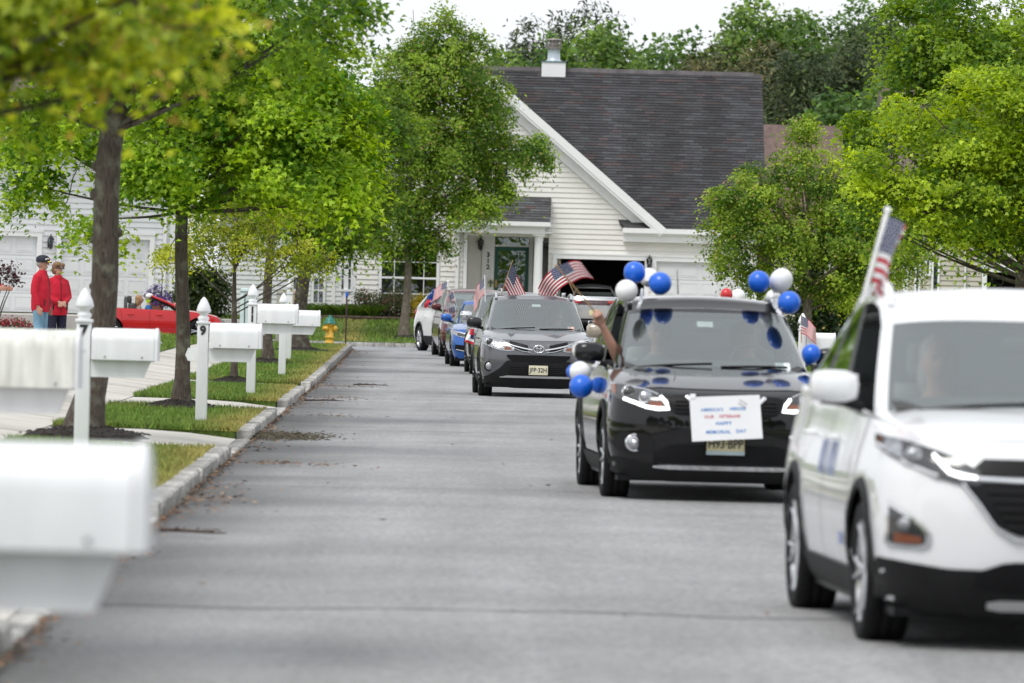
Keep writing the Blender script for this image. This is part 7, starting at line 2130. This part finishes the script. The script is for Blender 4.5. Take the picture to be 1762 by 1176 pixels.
def person(label, loc, yaw, pose, H_, jacket, trousers, hairm, style, look=0., build=1.):
    t = thing('person', label, 'person', loc, yaw, 'couple and neighbour watching the parade')
    k = H_/1.75
    V = lambda x, y, z: Vector((x*k*build if abs(x) > .03 else x*k, y*k, z*k))
    sk = MB()
    legs = [(s, [V(s*.095, 0, .92), V(s*.10, -.01, .50), V(s*.10, .015, .09)]) for s in (1, -1)]
    arms = []
    for s in (1, -1):
        if pose == 'down': P = [V(s*.165, .01, 1.385), V(s*.225, .03, 1.13), V(s*.235, -.05, .885)]
        elif pose == 'clasp': P = [V(s*.155, .01, 1.385), V(s*.235, .02, 1.13), V(s*.05, -.20, 1.03)]
        else: P = [V(s*.185, .01, 1.42), V(s*.235, .02, 1.14), V(s*.19, -.27, 1.10)]
        arms.append((s, P))
    # skin: one continuous figure
    for s, P in legs:
        sk.tube(P, [.080*k, .055*k, .038*k], 12); sk.tube([P[2]+Vector((0, .05*k, -.05*k)), P[2]+Vector((0, -.07*k, -.055*k)), P[2]+Vector((0, -.16*k, -.065*k))], [.036*k, .038*k, .025*k], 10)
    sk.tube([V(0, 0, .86), V(0, 0, 1.0), V(0, -.01, 1.2), V(0, 0, 1.38), V(0, .01, 1.47)], [.13*k, .14*k, .145*k, .13*k, .06*k], 14, ell=[(1.15, .8)]*4+[(1, 1)])
    sk.tube([V(0, .01, 1.42), V(0, -.015, 1.54)], .052*k, 12)
    for s, P in arms:
        sk.tube([V(s*.10, .01, 1.41), P[0]], .05*k, 10); sk.tube(P, [.048*k, .038*k, .027*k], 10)
        d = (P[2]-P[1]).normalized()
        if pose == 'clasp': hand_pts(sk, P[2], Vector((-s*.75, -.25, -.35)), (0, .6, -.4) if s > 0 else (0, .6, -.5), (0, 0, 1), k*1.02, .45)
        else: hand_pts(sk, P[2], d, (-s, 0, 0), (0, -1, 0), k, .35)
    hr = Matrix.Rotation(look, 3, 'Z'); hc = V(0, -.02, 1.625)
    hp_ = lambda x, y, z: hc+hr @ Vector((x*k, y*k, z*k))
    sk.ball(hp_(0, .012, .015), (.076*k, .093*k, .108*k), 18, 12, M=hr.to_4x4()); sk.ball(hp_(0, -.022, -.052), (.056*k, .062*k, .062*k), 14, 10, M=hr.to_4x4())
    sk.tube([hp_(0, -.085, .022), hp_(0, -.112, -.018)], [.008*k, .016*k], 8)
    sk.ball(hp_(0, -.078, -.062), (.022*k, .012*k, .010*k), 10, 6)
    for s in (1, -1): sk.ball(hp_(s*.077, .005, -.005), (.009*k, .02*k, .032*k), 8, 6)
    me = remeshed(sk, .012*k, 2); me.materials.append(M_SKIN)
    inst(me, 'body', t)
    # trousers and shoes
    tr_ = MB()
    for s, P in legs:
        tr_.tube([P[0]+Vector((0, 0, .05*k)), P[1], P[2]+Vector((0, 0, -.03*k))], [.105*k, .080*k, .072*k], 14)
    tr_.tube([V(0, 0, .82), V(0, 0, .92), V(0, 0, 1.02)], [.16*k, .172*k, .165*k], 16, ell=[(1.08, .78)]*3)
    m2 = remeshed(tr_, .014*k, 3); m2.materials.append(trousers); inst(m2, 'trousers', t)
    sh_ = MB()
    for s, P in legs: sh_.tube([P[2]+Vector((0, .055*k, -.045*k)), P[2]+Vector((0, -.06*k, -.045*k)), P[2]+Vector((0, -.17*k, -.06*k))], [.045*k, .047*k, .03*k], 12)
    m3 = remeshed(sh_, .012*k, 2); m3.materials.append(pm('shoe', (.05, .045, .04), .6)); inst(m3, 'shoes', t)
    # jacket
    jk = MB()
    jk.tube([V(0, .0, .80), V(0, 0, .86), V(0, 0, 1.0), V(0, -.01, 1.2), V(0, 0, 1.36), V(0, .005, 1.45), V(0, .01, 1.49)], [.165*k, .185*k, .19*k, .187*k, .160*k, .105*k, .075*k], 18, ell=[(1.12, .84)]*5+[(1.1, .9), (1, 1)])
    for s, P in arms:
        e = P[1].lerp(P[2], .90)
        jk.tube([V(s*.03, .01, 1.43), V(s*.09, .01, 1.41), P[0], P[0].lerp(P[1], .5)+Vector((s*.01, .01, 0)), P[1], P[1].lerp(P[2], .5), e], [.06*k, .075*k, .078*k, .072*k, .068*k, .060*k, .045*k], 12)
        # folds on the sleeve
        for q in (.25, .45, .7): jk.tube([P[0].lerp(P[1], q)+Vector((0, -.055*k, .02*k)), P[0].lerp(P[1], q)+Vector((s*.06*k, 0, -.01*k)), P[0].lerp(P[1], q)+Vector((0, .055*k, -.02*k))], .016*k, 6)
    jk.tube([V(0, -.02, 1.45), V(0, -.025, 1.515)], [.082*k, .075*k], 14)
    m4 = remeshed(jk, .012*k, 3); m4.materials.append(jacket); inst(m4, 'jacket', t)
    # zip and pocket
    MB().tube([V(0, -.155, .85), V(0, -.158, 1.0), V(0, -.165, 1.2), V(0, -.145, 1.36), V(0, -.10, 1.46)], .006*k, 5).build('zip', M_BLACK, t)
    for s in (1, -1): MB().tube([V(s*.14, -.125, .90), V(s*.13, -.135, 1.02)], .010*k, 6, ell=[(1.6, .5)]*2).build('pocket', M_BLACK, t)
    # face
    MB().tube([hp_(-.028, -.088, -.060), hp_(0, -.093, -.062), hp_(.028, -.088, -.060)], .0055*k, 6).build('mouth', pm('lips', (.40, .12, .10), .5), t)
    if style == 'cap':
        cm = pm('cap_navy', (.010, .011, .028), .7, var=.15)
        cap = MB(); cap.lathe([(.100, .030), (.104, .055), (.098, .095), (.075, .125), (.035, .140), (0, .143)], 20, Matrix.Translation(hc) @ hr.to_4x4() @ Matrix.Scale(1.1, 4, (0, 1, 0)))
        co = cap.build('cap', cm, t)
        MB().grid(lambda u, v: hp_((u-.5)*.155*(1-.25*v*v), -.085-.085*v*(1-(2*u-1)**2*.45), .045-.018*v-.02*(2*u-1)**2), 10, 4).build('brim', cm, co)
        MB().grid(lambda u, v: hp_((u-.5)*.150*(1-.2*v), -.100-.055*v*(1-(2*u-1)**2*.45), .050-.010*v-.018*(2*u-1)**2), 10, 3).build('brim_braid', pm('cap_gold', (.75, .48, .03), .6), co)
        for (a, z_, r_, m_) in ((-.5, .085, .016, pm('badge_white', (.8, .8, .8), .5)), (-.85, .075, .017, pm('badge_white', (.8, .8, .8), .5)), (.25, .085, .02, pm('badge_orange', (.8, .25, .04), .5))):
            MB().ball(hp_(.1*math.sin(a), -.112*math.cos(a), z_), r_*k, 8, 6).build('badge', m_, co)
        hb = MB().ball(hp_(0, .03, -.005), (.085*k, .085*k, .06*k), 14, 9)
        hb.build('hair', hairm, t)
    else:
        hb = MB().ball(hp_(0, .03, .045), (.098*k, .105*k, .095*k), 16, 10); hb.ball(hp_(0, .055, -.02), (.094*k, .075*k, .085*k), 14, 9)
        for s in (1, -1): hb.ball(hp_(s*.062, -.045, .075), (.045*k, .05*k, .04*k), 10, 7)
        m5 = remeshed(hb, .010, 2); m5.materials.append(hairm); inst(m5, 'hair', t)
    # dark glasses
    gl = MB()
    for s in (1, -1):
        gl.ball(hp_(s*.036, -.093, .022), (.030*k, .012*k, .021*k), 12, 7, M=hr.to_4x4()); gl.tube([hp_(s*.064, -.08, .028), hp_(s*.078, .0, .025)], .004*k, 5)
    gl.tube([hp_(-.02, -.1, .026), hp_(.02, -.1, .026)], .005*k, 5)
    gl.build('sunglasses', pm('dark_lens', (.01, .01, .012), .15, coat=1.), t)
    return t
M_REDF = pm('red_fleece', (.52, .008, .030), .9, var=.10, scale=30, bump=.3, bscale=120)
def lawn_at(px, D): x = at(px, 560, D).x; return Vector((x, D, zl(x-kx(D), D)+.03))
person('man in red fleece, blue jeans and navy veterans cap on the left lawn', lawn_at(69, 92), R(74), 'down', 1.66, M_REDF, pm('jeans_light', (.16, .30, .42), .85, var=.2, scale=8), M_HAIRG, 'cap', look=R(6), build=1.05)
wm = person('woman in red jacket and dark sunglasses with clasped hands beside the man', lawn_at(97, 93), R(32), 'clasp', 1.60, M_REDF, pm('navy_trousers', (.012, .012, .035), .85), pm('hair_brown', (.20, .11, .06), .7, var=.35, scale=40), 'hair', look=R(14))
person('person in red mostly cut off by the left picture edge, one hand showing', lawn_at(-22, 93), R(75), 'forward', 1.62, M_REDF, pm('navy_trousers', (.012, .012, .035), .85), M_HAIRG, 'hair')

# convertible riders
def rider(label, side, hair, shirt, dz, cap=False, yw=1.26):
    S2 = dict(CV['S']); S2['roof'] = (0, yw, 0, 0, 0)
    e2 = dict(root=CV['root'], S=S2)
    t = occupant(label, e2, side, hair, shirt)
    t.location.z += dz
    if cap:
        zs = 1.17
        c = MB().lathe([(.098, .20), (.100, .235), (.085, .28), (.05, .305), (0, .312)], 16, Matrix.Translation((0, .005, zs)) @ Matrix.Scale(1.12, 4, (0, 1, 0)))
        c.grid(lambda u, v: ((u-.5)*.15, -.10-.08*v*(1-(2*u-1)**2*.4), zs+.215-.02*v), 8, 3).build('cap', pm('cap_white', (.82, .82, .82), .6), t)
        MB().ball((0, -.085, zs+.11), (.062, .035, .05), 12, 8).build('face_mask', pm('mask_dark', (.03, .035, .05), .8), t)
    return t
rider('convertible driver in blue shirt, white cap and dark face mask', 1, (M_HAIRG, False), pm('shirt_blue', (.01, .13, .36), .8), -.16, True, 1.02)
rider('passenger with sandy hair beside the convertible driver', -1, (pm('hair_sandy', (.34, .20, .09), .7, var=.35, scale=40), True), pm('shirt_taupe', (.25, .22, .2), .8), -.20, False, 1.32)

# raised arm of the black SUV passenger: rebuilt as one body with the passenger
def waving_passenger():
    root = ROG['root']; S = ROG['S']; Mi = Matrix.Translation(-PAS.location); 
    Rz = Matrix.Rotation(-root.rotation_euler.z, 3, 'Z')
    L = lambda p: Rz @ (Vector(p)-PAS.location)
    for ch in list(PAS.children):
        if ch.name.startswith('body'): bpy.data.objects.remove(ch)
    zs = 1.17; m = MB()
    m.tube([(0, .03, .72), (0, .03, .95), (0, .02, 1.08), (0, .01, zs)], [.17, .17, .16, .07], 12, ell=[(1.05, .62)]*3+[(1, .9)])
    m.tube([(0, .01, zs-.02), (0, 0, zs+.08)], .055, 10)
    m.tube([(.15, .02, 1.08), (.23, -.03, .95), (.2, -.22, .88)], [.065, .055, .045], 8)
    el = L(at(1066, 622, 46.75)); wr = L(at(1036, 560, 46.65)); hd = L(HAND)
    m.tube([(-.15, .02, 1.07), (-.26, .0, 1.02), el], [.065, .058, .050], 10)
    m.tube([el, el.lerp(wr, .5), wr], [.050, .042, .029], 10)
    pl_ = (L(at(957, 457, 46.4))-hd).normalized(); dv = (hd-wr).normalized()
    # fist round the stick
    hand_pts(m, wr, dv, (.3, -.9, 0), (-.8, -.1, .6), 1.05, 1.05)
    m.ball(hd, (.036, .034, .040), 10, 8)
    m.ball((0, -.01, zs+.17), (.078, .095, .115), 14, 10); m.ball((0, -.105, zs+.155), (.016, .022, .025), 8, 6)
    for s in (1, -1): m.ball((s*.078, 0, zs+.16), (.012, .02, .03), 6, 5)
    me = remeshed(m, .010, 2); me.materials.append(M_SKIN); me.materials.append(pm('shirt_grey', (.2, .2, .22), .8))
    zc = np.zeros(len(me.polygons)*3); me.polygons.foreach_get('center', zc); zc = zc.reshape(-1, 3)
    me.polygons.foreach_set('material_index', ((zc[:, 2] < zs-.01) & (zc[:, 0] > -.28)).astype(np.int32))
    inst(me, 'body', PAS); PAS['label'] = 'passenger waving a flag from the black SUV with raised bare arm'
waving_passenger()

# ================================================================== THE REST OF THE STREET, out of the picture but mirrored in paint and glass
def copy_tree(o, parent=None):
    c = o.copy(); C.objects.link(c); c.parent = parent
    for ch in o.children: copy_tree(ch, c)
    return c
_src = [o for o in C.objects if o.parent is None and o.name.startswith(('maple_tree', 'pear_tree'))]
_pick = [t for t in _src if t.location.y > 50 and t.name.startswith('maple')][:3]+[t for t in _src if t.name.startswith('pear')][1:]
_w = [o for o in C.objects if o.parent is None and o.name.startswith(('oak_tree', 'pine_tree'))]
def around(src, x, y, rz, lab, grp):
    c = copy_tree(src); c.location = (x, y, zl(-2, 20) if x < 0 else .13); c.rotation_euler = (0, 0, rz); c['label'] = lab; c['group'] = grp
k_ = 0
for (x, y) in ((-5.2, -4), (-5.4, -17), (-5, -31), (-5, -48), (8.6, 4), (8.9, -12), (9.2, -27), (9, -44), (9.0, 22), (9.3, 46), (-12, 6), (16, 12), (-1, -64), (4, -66), (-14, -20), (17, -24), (0, -80), (8, -78), (-8, -76)):
    around(_pick[k_ % len(_pick)], x, y, k_*1.7, 'street tree standing behind the viewpoint, mirrored in the car paint', 'street trees behind the viewpoint'); k_ += 1
for i in range(16):
    around(_w[(i*5) % len(_w)], -60+i*8, -96-(i % 3)*7, i*.9, 'wood tree far behind the viewpoint', 'wood behind the viewpoint')
def plain_house(x, y, rz, m, lab):
    t = thing('house', lab, 'house', (x, y, 0), rz, 'houses behind the viewpoint')
    MB().box(-7, 7, 0, 9, 0, 3.4).build('wall', m, t)
    MB().add([(-7.5, -.5, 3.35), (7.5, -.5, 3.35), (7.5, 4.5, 7), (-7.5, 4.5, 7), (7.5, 9.5, 3.35), (-7.5, 9.5, 3.35)], [(0, 1, 2, 3), (3, 2, 4, 5), (1, 4, 2), (0, 3, 5), (0, 5, 4, 1)]).build('roof', rmat, t)
    for a in (-5.6, -3.4, -.2): window(t, a, a+1.1, 1, 2.4, -.001, 2, 2, trim=.08)
    garage_door(t, 2.2, 5.6, .1, 2.4, -.15, M_GDOOR)
    MB().box(1.0, 1.9, -.04, 0, .1, 2.2).build('door', M_GREEN, t)
plain_house(-17, -2, PI/2+.02, M_SIDEB, 'beige house beside the viewpoint on the left')
plain_house(-17, -26, PI/2, M_SIDE, 'cream house behind the viewpoint on the left')
plain_house(22, -6, -PI/2, M_SIDE, 'cream house behind the viewpoint on the right')
plain_house(22, 40, -PI/2, M_SIDEB, 'beige house out of view on the right')
plain_house(22, -30, -PI/2, M_SIDEB, 'beige house behind the viewpoint on the right')
